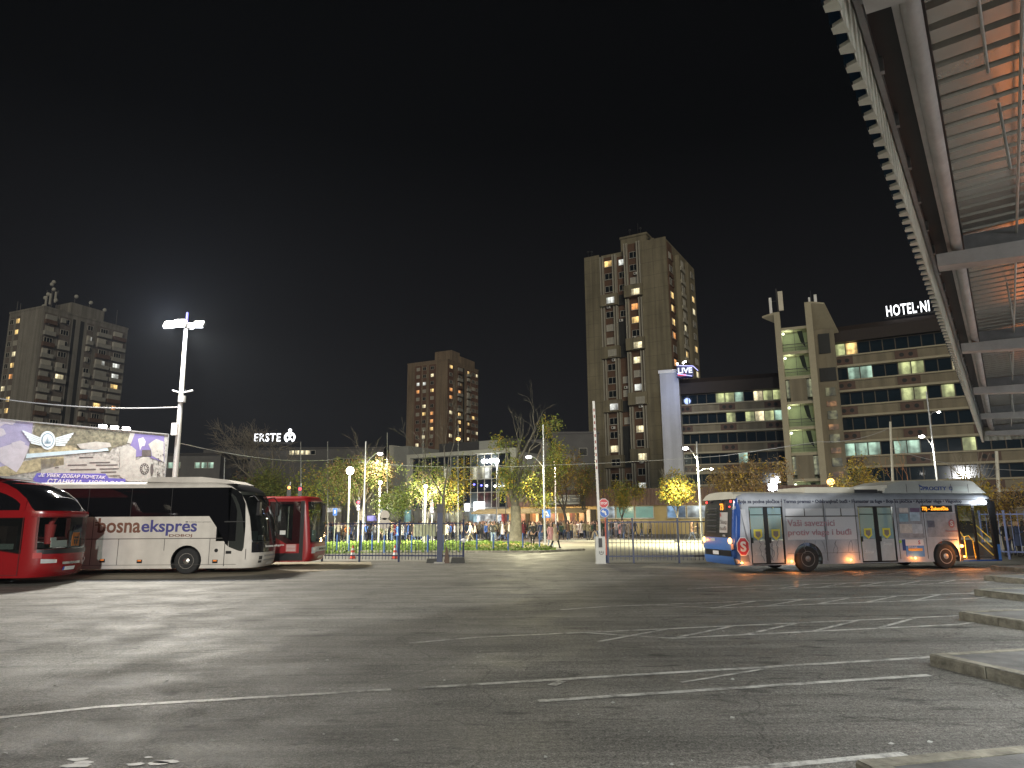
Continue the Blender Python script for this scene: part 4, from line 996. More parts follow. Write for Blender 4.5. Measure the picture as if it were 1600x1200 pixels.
q = MB(); q.prism([(-3.5, -1.121, 3.27), (-3.36, -1.121, 3.22), (-3.3, -1.121, 3.16), (-3.42, -1.121, 3.17)], (0, -.006, 0)); q.lathe([(.035, -1.127), (.035, -1.12)], 12, 0, Matrix.Translation((-3.38, 0, 3.08)), 'Y'); q.build('leaf_emblem', mat('letter_blue2', (.03, .08, .32), .4), tank)
for x in (fw, rwx):
    wheel(cb, x, -1.10, .48, mat('wheel_pale', (.38, .38, .38), .4, .4) if x == fw else rimgrey); wheel(cb, x, 1.10, .48, rimgrey, 'steel', 1)
# ------------------------------------------------------------------ buildings
def hue(c, k): return tuple(x * k for x in c)
conc_w = mat('tower_concrete', (.235, .21, .148), .85, var=.2, scale=.25, bump=.1, bscale=3, streak=.3)
rib_m = mat('tower_rib', (.40, .385, .33), .8, var=.15, scale=.6)
brown_m = mat('tower_brown', (.13, .075, .05), .8, var=.25, scale=.5)
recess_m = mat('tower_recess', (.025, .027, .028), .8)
frame_m = mat('window_frame', (.50, .49, .45), .6, var=.1)
dark_pane = mat('dark_pane', (.012, .016, .02), .08, var=.3, scale=.8)
blind_m = mat('blind_pane', (.42, .41, .37), .6, var=.15, scale=2)
lit = [glow('lit_warm', (1.0, .66, .24), 1.7, .55, 1.7), glow('lit_orange', (1.0, .42, .13), 1.4, .5, 1.5), glow('lit_cream', (1.0, .86, .52), 1.5, .5, 1.9),
       glow('lit_white', (.9, .92, .85), 1.2, .5, 1.7), glow('lit_green', (.74, .80, .36), .9, .6, 1.1), glow('lit_teal', (.54, .80, .62), .9, .6, 1.0)]
def window_proto(w, h, mull=1, sill=True, fw=.07, fm=None):
    """frame mesh at y=0 facing -y, glass a little behind; returns (frame mesh, pane mesh)"""
    q = MB(); d = .10
    q.box(0, w, -d, .02, 0, fw); q.box(0, w, -d, .02, h - fw, h); q.box(0, fw, -d, .02, fw, h - fw); q.box(w - fw, w, -d, .02, fw, h - fw)
    for i in range(mull):
        x = w * (i + 1) / (mull + 1); q.box(x - fw * .45, x + fw * .45, -d * .9, .02, fw, h - fw)
    if sill: q.box(-.06, w + .06, -d - .08, .02, -.06, -.005)
    p = MB(); p.add([(fw, -.03, fw), (w - fw, -.03, fw), (w - fw, -.03, h - fw), (fw, -.03, h - fw)], [(0, 1, 2, 3)])
    return q.mesh('window', [fm or frame_m]), p.mesh('pane', [dark_pane])
def put_window(parent, proto, loc, rz, pane_m=None, half=None):
    o = link('window', proto[0], parent, loc, rz); p = link('pane', proto[1], o)
    if pane_m is not None:
        p.material_slots[0].link = 'OBJECT'; p.material_slots[0].material = pane_m
    return o
def pick(r, plit, pblind=.22):
    t = r.random()
    if t < plit: return r.choice((lit[0], lit[0], lit[2], lit[2], lit[1], lit[3]))
    return blind_m if t < plit + pblind else None
G30 = R(-30)

# ---- the tall tower right of centre
bt = thing('tower_block', 'tallest grey and brown concrete tower block in the middle right of the skyline', 'tower block', (17.1, 154.9, 0), G30)
H = 62.6; FL_H = 3.05
q = MB(); q.box(0, 3.7, 0, 20, 0, H - .9); q.box(13.7, 19.6, 0, 20, 0, H + .2); q.box(3.7, 13.7, 1.4, 20, 0, H - .3)
q.box(0, 3.7, .0, .3, H - .9, H - .5); q.box(13.7, 19.6, 0, .3, H + .2, H + .6)
q.build('wall', conc_w, bt)
q = MB(); q.box(8.2, 14.4, 2.6, 9, H - .3, H + 3.2); q.box(8.0, 14.6, 2.4, 9.2, H + 3.2, H + 3.7); q.box(13.2, 15.6, 4, 8, H + .2, H + 2.6); q.build('lift_house', conc_w, bt)
q = MB()
for (x, y, z) in ((.8, .6, H - .5), (1.6, .9, H - .5), (10.4, 3, H + 3.7), (12.9, 3.2, H + 3.7), (14.9, 3, H + .6), (17.6, 9, H + .6)):
    q.tube([(x, y, z), (x, y, z + 1.5)], .05, 6); q.sphere((x, y, z + 1.5), .35, 0, 8, 5, .5)
q.tube([(12, 4, H + 3.7), (12, 4, H + 7)], .06, 6)
q.build('roof_aerials', dark_metal, bt)
q = MB(); q.box(3.9, 7.5, .75, 1.4, 0, H - 1.2); q.box(9.9, 13.6, .55, 1.4, 0, H + .8); q.build('infill_panel', brown_m, bt)
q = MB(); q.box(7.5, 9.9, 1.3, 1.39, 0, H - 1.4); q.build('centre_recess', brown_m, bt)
q = MB()
for k in range(5):
    zt = H - 1.0 - k * 12.2
    z0 = max(0, zt - 9.4)
    for x in (3.75, 4.35, 6.75, 7.35): q.box(x, x + .24, .15, 1.4, z0, zt)
    for x in (9.75, 10.3, 12.75, 13.35): q.box(x, x + .26, -.15, 1.4, z0 + 1.1, zt + (1.9 if k == 0 else .9))
q.build('facade_ribs', rib_m, bt)
q = MB()
for k in range(5):
    zt = H - 1.0 - k * 12.2 - 9.4
    each('projecting_bay', conc_w, bt, [(3.7, 7.9, -.35, 1.4, max(0, zt - 2.7), zt), (9.7, 14.0, -.65, 1.4, max(0, zt - 1.6), zt + 1.1)])
q = MB()
for k in range(5):
    z = H - 1.0 - k * 12.2 - 12.1
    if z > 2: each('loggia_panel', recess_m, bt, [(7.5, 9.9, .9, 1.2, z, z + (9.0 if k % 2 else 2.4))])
pw, pn = window_proto(2.0, 1.5), window_proto(1.6, 1.45)
r = random.Random(11)
litset = {(0, 0): 0, (0, 1): 3, (3, 0): 3, (3, 2): 2, (4, 2): 1, (5, 2): 0, (7, 2): 2, (8, 2): 2, (11, 1): 0, (11, 0): 3, (10, 2): 3, (14, 0): 2, (13, 2): 2, (15, 2): 2, (17, 2): 3, (1, 1): None}
for f in range(19):
    zz = H - 3.6 - f * FL_H
    if zz < 1.5: break
    boxrow = (f % 4 == 3)
    for c in range(3):
        key = (f, c)
        if key in litset and litset[key] is not None: pm = lit[litset[key]]
        else: pm = blind_m if r.random() < .2 else None
        if c == 1:
            if boxrow or f in (7, 8, 13, 14, 15): continue
            put_window(bt, pn, (8.0, 1.28, zz), 0, pm)
        else:
            x = (4.75 if c == 0 else 10.9) + (.6 if boxrow else 0)
            y = (.72 if c == 0 else .52) if not boxrow else (-.38 if c == 0 else -.68)
            put_window(bt, pw, (x, y, zz + (0 if c == 0 else .9)), 0, pm)
# side face: three bands of rooms
each('side_bay', conc_w, bt, [(19.6, 20.5, 6.8, 10.8, 0, H - 1.5), (19.6, 20.3, 14.6, 20, 0, H - .8)])
q = MB(); q.box(19.6, 19.75, .6, 3.9, 0, H - .4); q.build('side_infill_panel', brown_m, bt)
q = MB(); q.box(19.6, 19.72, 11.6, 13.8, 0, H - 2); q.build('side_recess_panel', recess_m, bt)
slit = {(2, 2): 0, (6, 0): 1, (7, 1): 0, (10, 2): 0, (5, 1): 2, (3, 0): 0, (4, 0): 0, (5, 0): 0, (3, 2): 2, (6, 2): 0, (8, 2): 2, (9, 0): 0, (8, 0): 1}
for f in range(12):
    zz = H - 4.0 - f * FL_H
    for c, (y, x, p) in enumerate(((1.2, 19.76, pw), (7.9, 20.52, pn), (16.4, 20.32, pw))):
        pm = lit[slit[(f, c)]] if (f, c) in slit else (blind_m if r.random() < .3 else None)
        put_window(bt, p, (x, y, zz), R(90), pm)
q = MB()
for f in range(14):
    zz = H - 4.0 - f * FL_H
    q.box(19.62, 19.95, .7, 3.8, zz - 1.2, zz - .25, 0) if f % 2 else q.box(19.62, 20.0, 3.0, 3.8, zz - .2, zz + 1.4, 0)
    q.box(20.5, 20.75, 7.2, 10.4, zz - 1.1, zz - .2, 1)
q.build('side_parapet', [brown_m, rib_m], bt)
q = MB()
for f in range(20):
    z = H - 1.6 - f * FL_H
    q.box(0, 3.7, -.012, .05, z, z + .05); q.box(13.98, 19.6, -.012, .05, z, z + .05); q.box(19.55, 19.612, 4.0, 6.7, z, z + .05)
for x in (1.9, 16.6): q.box(x, x + .05, -.012, .05, 0, H - 1)
q.build('wall_joints', mat('joint_dark', (.10, .09, .07), .9), bt)
for (x, y, z) in ((12.0, .3, H - 6.9), (7.9, 1.1, H - 17), (11.6, .3, H - 49), (5.2, .6, H - 13.6), (6.0, .6, H - 26), (11.0, .4, H - 21.6), (8.4, 1.2, H - 32.4), (5.3, .6, H - 41.2), (11.9, .4, H - 37)):
    q = MB(); q.box(x, x + .8, y - .45, y, z, z + .55); q.lathe([(.2, y - .47), (.2, y - .44)], 14, 1, Matrix.Translation((x + .3, 0, z + .28)), 'Y'); q.build('air_conditioner', [white_paint, black], bt)

# ---- generic slab tower with balcony bands
def slab_tower(name, label, loc, rz, wx, dy, h, fh, wallm, panelm, plit, nfl, seed, cols_front, cols_side, floors_from_top):
    t = thing(name, label, 'tower block', loc, rz); r = random.Random(seed)
    q = MB(); q.box(0, wx, 0, dy, 0, h); q.box(-.1, wx + .1, -.1, dy + .1, h, h + .5); q.build('wall', wallm, t)
    wp = window_proto(1.5, 1.3, 1, False); bp_ = window_proto(2.1, 1.35, 2, False)
    n = 0
    for (x0, x1, kind) in cols_front:
        if kind == 'dark': MB().box(x0, x1, -.05, .3, 0, h - 1).build('recess_panel', recess_m, t); continue
        if kind == 'fin': MB().box(x0, x1, -.5, .3, 0, h).build('facade_fin', wallm, t); continue
        MB().box(x0, x1, -.06, .3, 0, h - 1).build('infill_panel', panelm, t)
        for f in range(floors_from_top):
            zz = h - 3.0 - f * fh
            put_window(t, wp, ((x0 + x1) / 2 - .75, -.07, zz), 0, pick(r, plit)); n += 1
    bal = [mat('balcony_pale', (.36, .36, .34), .7, var=.15), mat('balcony_brown', (.14, .09, .07), .7), frame_m]
    for (y0, y1, kind) in cols_side:
        if kind == 'dark': MB().box(wx - .3, wx + .05, y0, y1, 0, h - 1).build('recess_panel', recess_m, t); continue
        if kind == 'fin': MB().box(wx - .3, wx + .9, y0, y1, 0, h + .3).build('facade_fin', wallm, t); continue
        MB().box(wx - .3, wx + .06, y0, y1, 0, h - 1).build('infill_panel', panelm, t)
        for f in range(floors_from_top):
            zz = h - 3.0 - f * fh
            if kind == 'balcony':
                if r.random() < .7: each('balcony', bal[r.choice((0, 0, 1))], t, [(wx, wx + .8, y0 + .1, y1 - .1, zz - .9 + r.uniform(-.05, .05), zz + .15)])
                if r.random() < .5: each('balcony_glazing', bal[r.choice((0, 2))], t, [(wx + .1, wx + .7, y0 + .2, y0 + (y1 - y0) * r.uniform(.4, 1) - .15, zz + .2, zz + 1.4)])
            put_window(t, bp_ if y1 - y0 > 2.6 else wp, (wx + .08, (y0 + y1) / 2 - (1.05 if y1 - y0 > 2.6 else .75), zz + .1), R(90), pick(r, plit, .12)); n += 1
    return t
tl = slab_tower('tower_block', 'wide dim tower block with roof antennas above the billboard', (-127.6, 170.6, 0), R(-24), 13.4, 23.0, 54.2, 2.85,
                mat('left_tower_wall', (.27, .26, .24), .85, var=.15, scale=.3, streak=.3), mat('left_tower_panel', (.17, .15, .14), .8, var=.2), .24, 19, 5,
                [(.8, 2.2, 'win'), (3.2, 4.8, 'win')], [(.4, 3.4, 'balcony'), (4.2, 7.2, 'balcony'), (7.6, 8.3, 'dark'), (9.6, 10.6, 'dark'), (11.4, 13.2, 'balcony'), (14.2, 18.2, 'balcony'), (18.6, 22.4, 'balcony')], 13)
q = MB(); q.box(6.5, 13.0, 7, 16, 54.7, 57.6); q.build('lift_house', mat('left_tower_wall', (.31, .30, .28)), tl)
q = MB()
for (x, y, z, hh) in ((1, 1, 54.7, 3.0), (2, 1.2, 54.7, 2.4), (9, 3.0, 54.7, 5.5), (10, 3.5, 54.7, 7.5), (11, 3.2, 54.7, 6.5), (12.6, 3.5, 54.7, 5), (12.5, 8, 57.6, 1.5), (12.5, 12, 57.6, 1.2), (12.5, 20, 54.7, 4.5)): q.tube([(x, y, z), (x, y, z + hh)], .09, 6)
for (x, y, z) in ((8.4, 3, 56), (9.6, 3, 59), (10.6, 3, 61.5), (11.6, 3, 60), (12.9, 3, 57), (8.6, 3, 58.2), (11.2, 3, 62), (13, 8, 59.4), (13, 12, 58.9), (13, 16, 58)): q.sphere((x, y, z), .5, 1, 8, 6)
for (x, z) in ((9.2, 57), (10.8, 57.4), (12.8, 57.6)): q.box(x, x + .4, 2.6, 2.9, z - 1.3, z + 1.5, 1)
q.build('roof_antennas', [dark_metal, mat('dish_pale', (.5, .5, .47), .5)], tl)
tm = slab_tower('tower_block', 'brown mid sized tower block with scattered lit windows behind the glass hall', (-40.3, 263.4, 0), R(-27), 18.2, 23.0, 61.0, 2.9,
                mat('mid_tower_wall', (.25, .195, .145), .85, var=.18, scale=.25, streak=.3), mat('mid_tower_panel', (.16, .09, .068), .8, var=.2), .27, 21, 9,
                [(3.6, 6.6, 'win'), (7.2, 8.8, 'win'), (10, 13, 'win')], [(.4, 4.2, 'win'), (7, 10.2, 'balcony'), (11.2, 12.2, 'dark'), (13.8, 16.4, 'balcony'), (17.4, 20.4, 'win'), (20.8, 22.6, 'win')], 15)
q = MB(); q.box(10.5, 18, 3, 9, 61.5, 65.5); q.box(13, 18.3, 9, 20, 61.5, 64.2); q.build('lift_house', mat('mid_tower_wall', (.26, .18, .13)), tm)

# ---- hotel: right wing, left wing, stair tower
beige = mat('hotel_beige', (.20, .175, .122), .75, var=.15, scale=.4, bump=.1, bscale=4, streak=.25)
trimb = mat('hotel_trim', (.36, .325, .235), .7, var=.08)
hbrown = mat('hotel_brown', (.020, .0125, .010), .7, var=.2)
acm = mat('hotel_grille', (.10, .06, .045), .7, var=.2)
hpane = mat('hotel_pane', (.012, .022, .032), .06, var=.3, scale=.5)
def wing(name, label, loc, rz, length, depth, top, fh, rows, wpitch, litrow, seed, acpos, soffit=2.0):
    t = thing(name, label, 'hotel wing', loc, rz); r = random.Random(seed)
    z = top - soffit
    q = MB(); q.box(0, length, .5, depth, 0, top - .6); q.build('wall', hbrown, t)
    q = MB(); q.prism([(-.5, -.7, top - soffit), (-.5, -.9, top - .7), (-.5, -.5, top), (-.5, depth, top), (-.5, depth, top - soffit)], (length + 1.0, 0, 0)); q.build('roof_fascia', hbrown, t)
    wh = fh * .50
    wp = window_proto(wpitch - .02, wh, 0, False, .05, mat('hotel_mullion', (.09, .075, .055), .6))
    nw = int(length / wpitch)
    for i in range(rows):
        zt = z - i * fh; zb = zt - wh
        for k in range(nw):
            pm = hpane
            key = litrow.get(i, {}).get(k)
            if key is not None: pm = lit[key]
            put_window(t, wp, (.3 + k * wpitch, .42, zb), 0, pm)
        q = MB(); zp0 = zb - (fh - wh) + .02
        q.box(0, length, -.05, .5, zp0 + .28, zb - .20); q.build('parapet', beige, t)
        q = MB(); q.box(-.02, length, -.28, .5, zb - .20, zb - .02); q.box(-.02, length, -.30, .5, zp0, zp0 + .28); q.box(-.25, 0, -.3, .5, zp0, zt); q.build('parapet_trim', trimb, t)
        for x in acpos:
            g_ = MB().box(x, x + acpos[x], -.13, -.04, zp0 + .34, zb - .26).build('air_grille', acm, t)
            q = MB()
            for j in range(2): q.lathe([(.28, -.15), (.28, -.12)], 14, 0, Matrix.Translation((x + acpos[x] * (.3 + .4 * j), 0, (zp0 + zb) / 2 + .04)), 'Y')
            q.build('grille_fan', recess_m, g_)
    return t
hr = wing('hotel_building', 'seven storey beige and brown hotel wing under the lit rooftop lettering', (43.9, 93.4, 0), G30, 21.6, 14, 27.6, 3.42, 7, 1.5,
          {0: {0: 4, 1: 0}, 1: {1: 5, 2: 5, 5: 4, 6: 4, 9: 2, 10: 4, 13: 2}, 2: {5: 4, 6: 4, 8: 4, 12: 4}, 4: {0: 5, 1: 5, 2: 5, 4: 5, 5: 5, 9: 4}}, 3,
          {.2: 2.4, 7.6: 2.6, 15.2: 2.4}, 2.2)
hl = wing('hotel_building', 'lower beige hotel wing with dark ribbon windows beside the white gable', (25.9, 108, 0), R(-19), 16.5, 12, 23.4, 3.1, 7, 1.38,
          {0: {4: 4, 5: 4, 6: 5, 8: 2, 9: 4, 11: 4, 10: 4}, 1: {5: 4, 7: 4, 8: 2, 9: 4, 10: 5}, 3: {6: 5}}, 4, {.15: 2.0, 6.3: 2.3, 12.8: 2.3}, 2.4)
ht = thing('stair_tower', 'concrete hotel stair tower with two fins and lit glazed landings', 'stair tower', (35.35, 90.6, 0), R(-24))
Ht = 28.2
q = MB()
q.prism([(0, 0, 0), (0, 0, Ht + 1.0), (0, 3.0, Ht - 2.6), (0, 3.0, 0)], (.75, 0, 0)); q.prism([(3.9, 0, 0), (3.9, 0, Ht + 1.9), (3.9, 4.5, Ht - 1.8), (3.9, 4.5, 0)], (.8, 0, 0))
q.prism([(.0, 0, Ht + .85), (-1.5, 0.2, Ht + .5), (-1.5, .5, Ht + .35), (0, 2.4, Ht - 1.4)], (0, .2, .0)) if False else None
q.build('fin', trimb, ht)
q = MB(); q.prism([(-1.5, .3, Ht + .75), (.0, -.0, Ht + 1.0), (.0, 1.4, Ht + .1)], (0, 0, -.25)); q.build('fin_cap', trimb, ht); q = MB(); q.prism([(4.7, 0, Ht + 1.9), (6.3, .2, Ht + 1.6), (7.8, 4.5, Ht - 1.4), (4.7, 4.5, Ht - 1.8)], (0, 0, -.2)); q.build('fin_cap', trimb, ht)
q = MB(); q.box(4.7, 7.2, 3.2, 8, 0, Ht - 1.2); q.build('side_wall', beige, ht)
each('side_opening', recess_m, ht, [(5.2, 6.6, 3.0, 3.25, Ht - 4.6, Ht - 1.9), (5.0, 7.0, 3.0, 3.25, Ht - 8.4, Ht - 6.6)])
q = MB(); q.box(.75, 3.9, 2.6, 8, 0, Ht - 1.4); q.build('back_wall', mat('landing_wall', (.36, .38, .27), .8, var=.12), ht)
fhz = 3.35
for i in range(8):
    zt = Ht - 1.2 - i * fhz
    if zt < 3: break
    MB().box(.75, 3.9, .35, 2.6, zt - .35, zt).build('landing_slab', trimb, ht)
    if i in (2, 5):
        MB().box(1.25, 3.3, .4, .6, zt - fhz, zt - .35).build('blind_panel', beige, ht)
        q = MB(); each('slit_window', glow('slit_light', (.75, .78, .45), .35, .8, 2), ht, [(.8, 1.22, .45, .52, zt - fhz + .5, zt - .5), (3.33, 3.88, .45, .52, zt - fhz + .5, zt - .5)])
        lo = [1.0]
    else:
        q = MB(); q.add([(.75, .42, zt - fhz + .1), (3.9, .42, zt - fhz + .1), (3.9, .42, zt - .36), (.75, .42, zt - .36)], [(0, 1, 2, 3)]); pn_ = q.build('landing_glass', glass('landing_pane', (.02, .03, .02), .72, .05), ht, fix=False)
        q = MB(); q.box(2.28, 2.33, .38, .44, zt - fhz + .1, zt - .36); q.box(.75, 3.9, .38, .44, zt - fhz + .95, zt - fhz + 1.05); q.box(.75, 3.9, .38, .44, zt - fhz + .55, zt - fhz + .6); q.build('landing_rail', dark_metal, ht)
        q = MB(); q.prism([(2.7, 1.0, zt - .5), (3.3, 1.0, zt - .5), (3.6, 1.0, zt - fhz + .6), (3.0, 1.0, zt - 1.9)], (0, .2, 0)); q.build('stair_flight', recess_m, ht)
        q = MB(); q.sphere((.95, .7, zt - .75), .16); q.build('landing_lamp', glow('landing_lamp_glow', (1, 1, .75), 6), ht)
        w = Matrix.Translation(ht.location) @ Matrix.Rotation(R(-24), 4, 'Z') @ Vector((1.5, 1.1, zt - .9)); lamp('landing_light', w, 75, (.93, 1, .62), .15)
q = MB()
each('corridor_window', glow('corridor_green', (.70, .68, .35), .22, .9, 1.5), ht, [(5.5, 6.7, 3.05, 3.2, Ht - 10.4 - i * 3.1, Ht - 9.3 - i * 3.1) for i in range(6)])
q = MB()
each('corridor_window', glow('corridor_orange', (1, .48, .18), .26, .9, 1.5), ht, [(5.5, 6.7, 3.05, 3.2, Ht - 11.8 - i * 3.1, Ht - 11.1 - i * 3.1) for i in range(6)])
# antenna mast on the fin
am = thing('antenna_mast', 'two white panel antennas on a mast above the stair tower', 'antenna', (35.9, 91.0, Ht - .9), R(-24))
q = MB(); q.tube([(.25, .2, 0), (.15, .2, 5.4)], .09, 8); q.bar((-.9, .2, 3.6), (.9, .2, 3.8), .08, .08); q.build('pole', dark_metal, am)
q = MB(); q.box(-.85, -.5, 0, .2, 1.8, 4.2); q.build('panel', white_paint, am); q = MB(); q.box(.35, .95, -.1, .2, 2.2, 4.9); q.build('panel', mat('antenna_cream', (.6, .56, .46), .5), am)
am2 = thing('antenna_mast', 'pair of short panel antennas on the taller fin of the stair tower', 'antenna', (40.0, 89.3, Ht + 1.3), R(-24))
q = MB(); q.tube([(0, 0, 0), (0, 0, 2.3)], .05, 6); q.build('pole', dark_metal, am2); q = MB(); q.box(-.35, -.1, 0, .15, .1, 1.4); q.build('panel', white_paint, am2); q = MB(); q.box(.35, .7, 0, .15, .1, 1.7); q.build('panel', white_paint, am2)
# rooftop letters
p = at(1386, 496, 88.7)
hs = thing('rooftop_sign', 'glowing white hotel lettering on the roof edge running behind the canopy', 'sign', (p.x, p.y, 27.6), G30)
sgl = glow('sign_white', (.95, .97, 1), 3)
text('letters', 'HOTEL·NI', sgl, hs, (0, 0, .35), (R(90), 0, 0), width=4.9, height=1.45, extrude=.06, bold=.012, space=1.12)
q = MB(); q.bar((-.3, .1, .2), (8.5, .1, .2), .1, .12)
for x in range(9): q.bar((x, .1, 0), (x, .1, .3), .06, .06)
q.build('sign_frame', dark_metal, hs)
# white gable building and its cube sign
gb = thing('white_gable', 'narrow white gable wall between the tallest tower and the hotel', 'building', (22.9, 106.6, 0), R(-19))
q = MB(); q.box(.15, 3.0, 0, 9, 0, 24.2); q.build('wall', mat('gable_white', (.50, .52, .57), .8, var=.12, scale=.3, streak=.15), gb)
q = MB(); q.box(-.05, 3.2, -.15, 9.1, 24.2, 24.7); q.build('coping', white_paint, gb)
ls = thing('neon_sign', 'red and blue neon cube sign reading LIVE on top of the white gable', 'sign', tuple(at(1072, 588, 104)), R(-10))
q = MB(); q.box(-1.3, 1.1, 0, 1.6, 0, 1.75); q.build('sign_box', mat('sign_blue', (.05, .06, .16), .5), ls)
text('letters', 'LIVE', glow('neon_white', (.8, .85, 1), 2.0), ls, (-1.15, -.02, .5), width=2.1, height=.85, extrude=.04, bold=.02)
text('letters', 'music', glow('neon_red', (1, .06, .05), 1.6), ls, (-1.2, -.02, .08), width=1.2, height=.35, extrude=.04)
q = MB()
for a, b_ in (((-1.3, -.03, 1.75), (1.1, -.03, 1.55)), ((1.1, -.03, 1.55), (1.9, .9, 1.0)), ((-1.3, -.03, .45), (.9, -.03, .0))): q.tube([a, b_], .05, 6)
q.build('neon_tube', glow('neon_violet', (.5, .5, 1), 2.2), ls)
for x, z in ((-1.2, 2.0), (-.3, 2.1), (0.0, 2.3)): q = MB(); q.sphere((x, 0, z), .13); q.build('sign_bulb', lampw, ls)
lamp('neon_light', tuple(at(1058, 600, 100.5)), 520, (.42, .54, 1.0), .5)

# ---- glass hall with shops, grey wing, set-back storey
gh = thing('glass_hall', 'three storey glass fronted hall with white roof edge and shining shops below', 'building', (-17.6, 119.6, 0), R(-31.5))
lg = 21.0; Hg = 13.0
gwhite = mat('hall_white', (.55, .56, .50), .7, var=.12, scale=.5)
q = MB(); q.box(-.3, lg + .5, -.45, .6, Hg - .65, Hg); q.box(lg - .5, lg + .5, -.4, .5, 0, Hg - .65); q.box(-.3, .35, -.4, .5, 0, Hg - .65); q.build('roof_edge', gwhite, gh)
q = MB(); q.box(0, lg, .9, 18, 0, Hg - .4); q.build('wall', mat('hall_grey', (.30, .31, .30), .8, var=.15), gh)
q = MB(); q.box(lg + .1, lg + .5, .6, 24, 0, Hg - .9); q.build('side_wall', mat('hall_side', (.40, .41, .39), .8, var=.2, scale=.3), gh)
q = MB(); q.box(4, lg - 2, 3, 12, Hg - .4, Hg + 1.9); q.build('set_back_storey', mat('hall_dark', (.07, .07, .075), .5), gh)
q = MB(); q.box(13, 17, 2.0, 3.0, Hg - .4, Hg + 1.7); q.build('roof_unit', mat('hall_side', (.40, .41, .39)), gh)
nC, rowsz = 15, [(3.9, 6.3), (6.3, 8.4), (8.4, 10.4), (10.4, 12.35)]
gw_ = (lg - .9) / nC; gp = mat('hall_pane', (.022, .028, .04), .06, var=.5, scale=.3); r = random.Random(4)
wp = [(window_proto(gw_, b_ - a, 0, False, .06)) for a, b_ in rowsz]
for ri, (a, b_) in enumerate(rowsz):
    for k in range(nC):
        pm = gp
        if ri == 2 and k in (5, 9, 10): pm = glow('hall_cream', (1, .97, .74), .75, .5, .8)
        elif ri == 2 and k in (11,): pm = lit[3]
        elif ri == 0 and k in (10, 11, 12): pm = glow('hall_red', (.55, .16, .16), .16, .9, 2)
        elif r.random() < .3: pm = mat('hall_pane_pale', (.10, .12, .13), .15, var=.5, scale=.5)
        put_window(gh, wp[ri], (.4 + k * gw_, .45, a), 0, pm)
for x in (15.0, 15.7, 16.4, 17.1): q = MB(); q.sphere((x, .2, 11.2), .28); q.build('ceiling_lamp', lampw, gh)
for x, z in ((13.2, 7.6), (14.6, 7.4)): q = MB(); q.sphere((x, .3, z), .16); q.build('blue_lamp', glow('lamp_blue', (.15, .15, 1), 5), gh)
for x, z in ((15.6, 7.3), (17.2, 7.2), (18.0, 7.3), (18.7, 7.2)): q = MB(); q.sphere((x, .3, z), .14); q.build('row_lamp', lampw, gh)
shopc = [((.9, .97, 1), 1.6), ((1, 1, .95), 1.6), ((.6, .9, 1), 1.0), ((1, .95, .8), 1.1), ((.95, .2, .16), .8), ((.8, .9, .8), .7), ((.35, .6, .8), .6), ((1, .9, .6), .8)]
for k, x in enumerate((3, 5, 7.2, 9.3, 12.6, 14.0, 15.5, 17.2, 18.6, 19.6)):
    w = (1.7, 1.9, 1.8, 2.6, 1.2, 1.3, 1.6, 1.2, .8, 1.0)[k]; c, s_ = shopc[(5, 7, 3, 7, 2, 0, 1, 0, 4, 6)[k]]
    q = MB(); q.box(x, x + w, -.1, .3, .5, 3.1 - .4 * (k % 2)); q.build('shop_window', glow('shop_%d' % (5, 7, 3, 7, 2, 0, 1, 0, 4, 6)[k], c, s_ * .7, .7, 1.3), gh)
q = MB(); q.box(13.8, 15.6, -.7, -.2, 3.4, 4.8); q.build('light_box', glow('light_box_white', (.95, .98, 1), 4), gh)
q = MB(); q.box(12.1, 12.7, -.7, -.2, 3.4, 4.6); q.build('light_box', glow('light_box_white', (.95, .98, 1), 4), gh)
ga = thing('grey_annex', 'blank grey concrete annex left of the glass hall', 'building', (-20.6, 121.6, 0), R(-31.5))
q = MB(); q.box(-.2, 3.2, 0, 14, 0, 14.6); q.build('wall', mat('annex_grey', (.27, .28, .27), .85, var=.15, scale=.4), ga)
q = MB(); q.box(-.9, -.2, -.4, 14, 0, 14.9); q.build('pilaster', mat('annex_pale', (.46, .46, .42), .8, var=.12), ga)
q = MB(); q.box(-6.5, -.9, .6, 14, 0, 11.6); q.build('low_wall', mat('annex_pale', (.46, .46, .42)), ga)
each('window', hpane, ga, [(-6.2, -1.4, .3, .62, 8.0, 10.6), (-4.5, -1.4, .3, .62, 4.4, 6.9)])
q = MB(); q.box(-6.7, -.9, -.3, .7, 10.8, 11.9); q.build('roof_edge', gwhite, ga)

# ---- restaurant pavilion: brown ribbed frieze, sign, awning, lit windows
rp = thing('restaurant_pavilion', 'long low pavilion with a brown ribbed frieze and lit shop windows below the tallest tower', 'building', (-.6, 101.5, 0), R(-20))
lr = 50.0
q = MB(); x = 0
prof = []
while x < lr: prof += [(x, -.6), (x + .26, -.6), (x + .30, -.52), (x + .46, -.52), (x + .5, -.6)]; x += .5
vs, fs = [], []
for (x, y) in prof: vs += [(x, y, 3.75), (x, y, 6.0)]
for i in range(len(prof) - 1): fs.append((2 * i, 2 * i + 2, 2 * i + 3, 2 * i + 1))
q.add(vs, fs); q.box(0, lr, -.5, 14, 5.7, 5.95); q.build('frieze', mat('frieze_brown', (.13, .075, .055), .6, var=.2), rp, fix=False)
q = MB(); q.box(0, lr, .2, 14, 0, 5.7); q.build('wall', mat('pavilion_yellow', (.50, .40, .20), .8, var=.12, scale=.5), rp)
xs_ = [12.9, 15.5, 18.1, 22.3, 24.9, 27.5, 31.5, 34, 38, 41]
shopg = [mat('poster_teal', (.05, .15, .14), .25, var=.5, scale=.8, emit=(.18, .36, .30), es=.35), glow('poster_blue', (.32, .55, .85), .65, .9, .9), glow('poster_white', (.75, .88, .95), .8, .9, .8)]
wps = window_proto(2.5, 1.65, 0, True, .08)
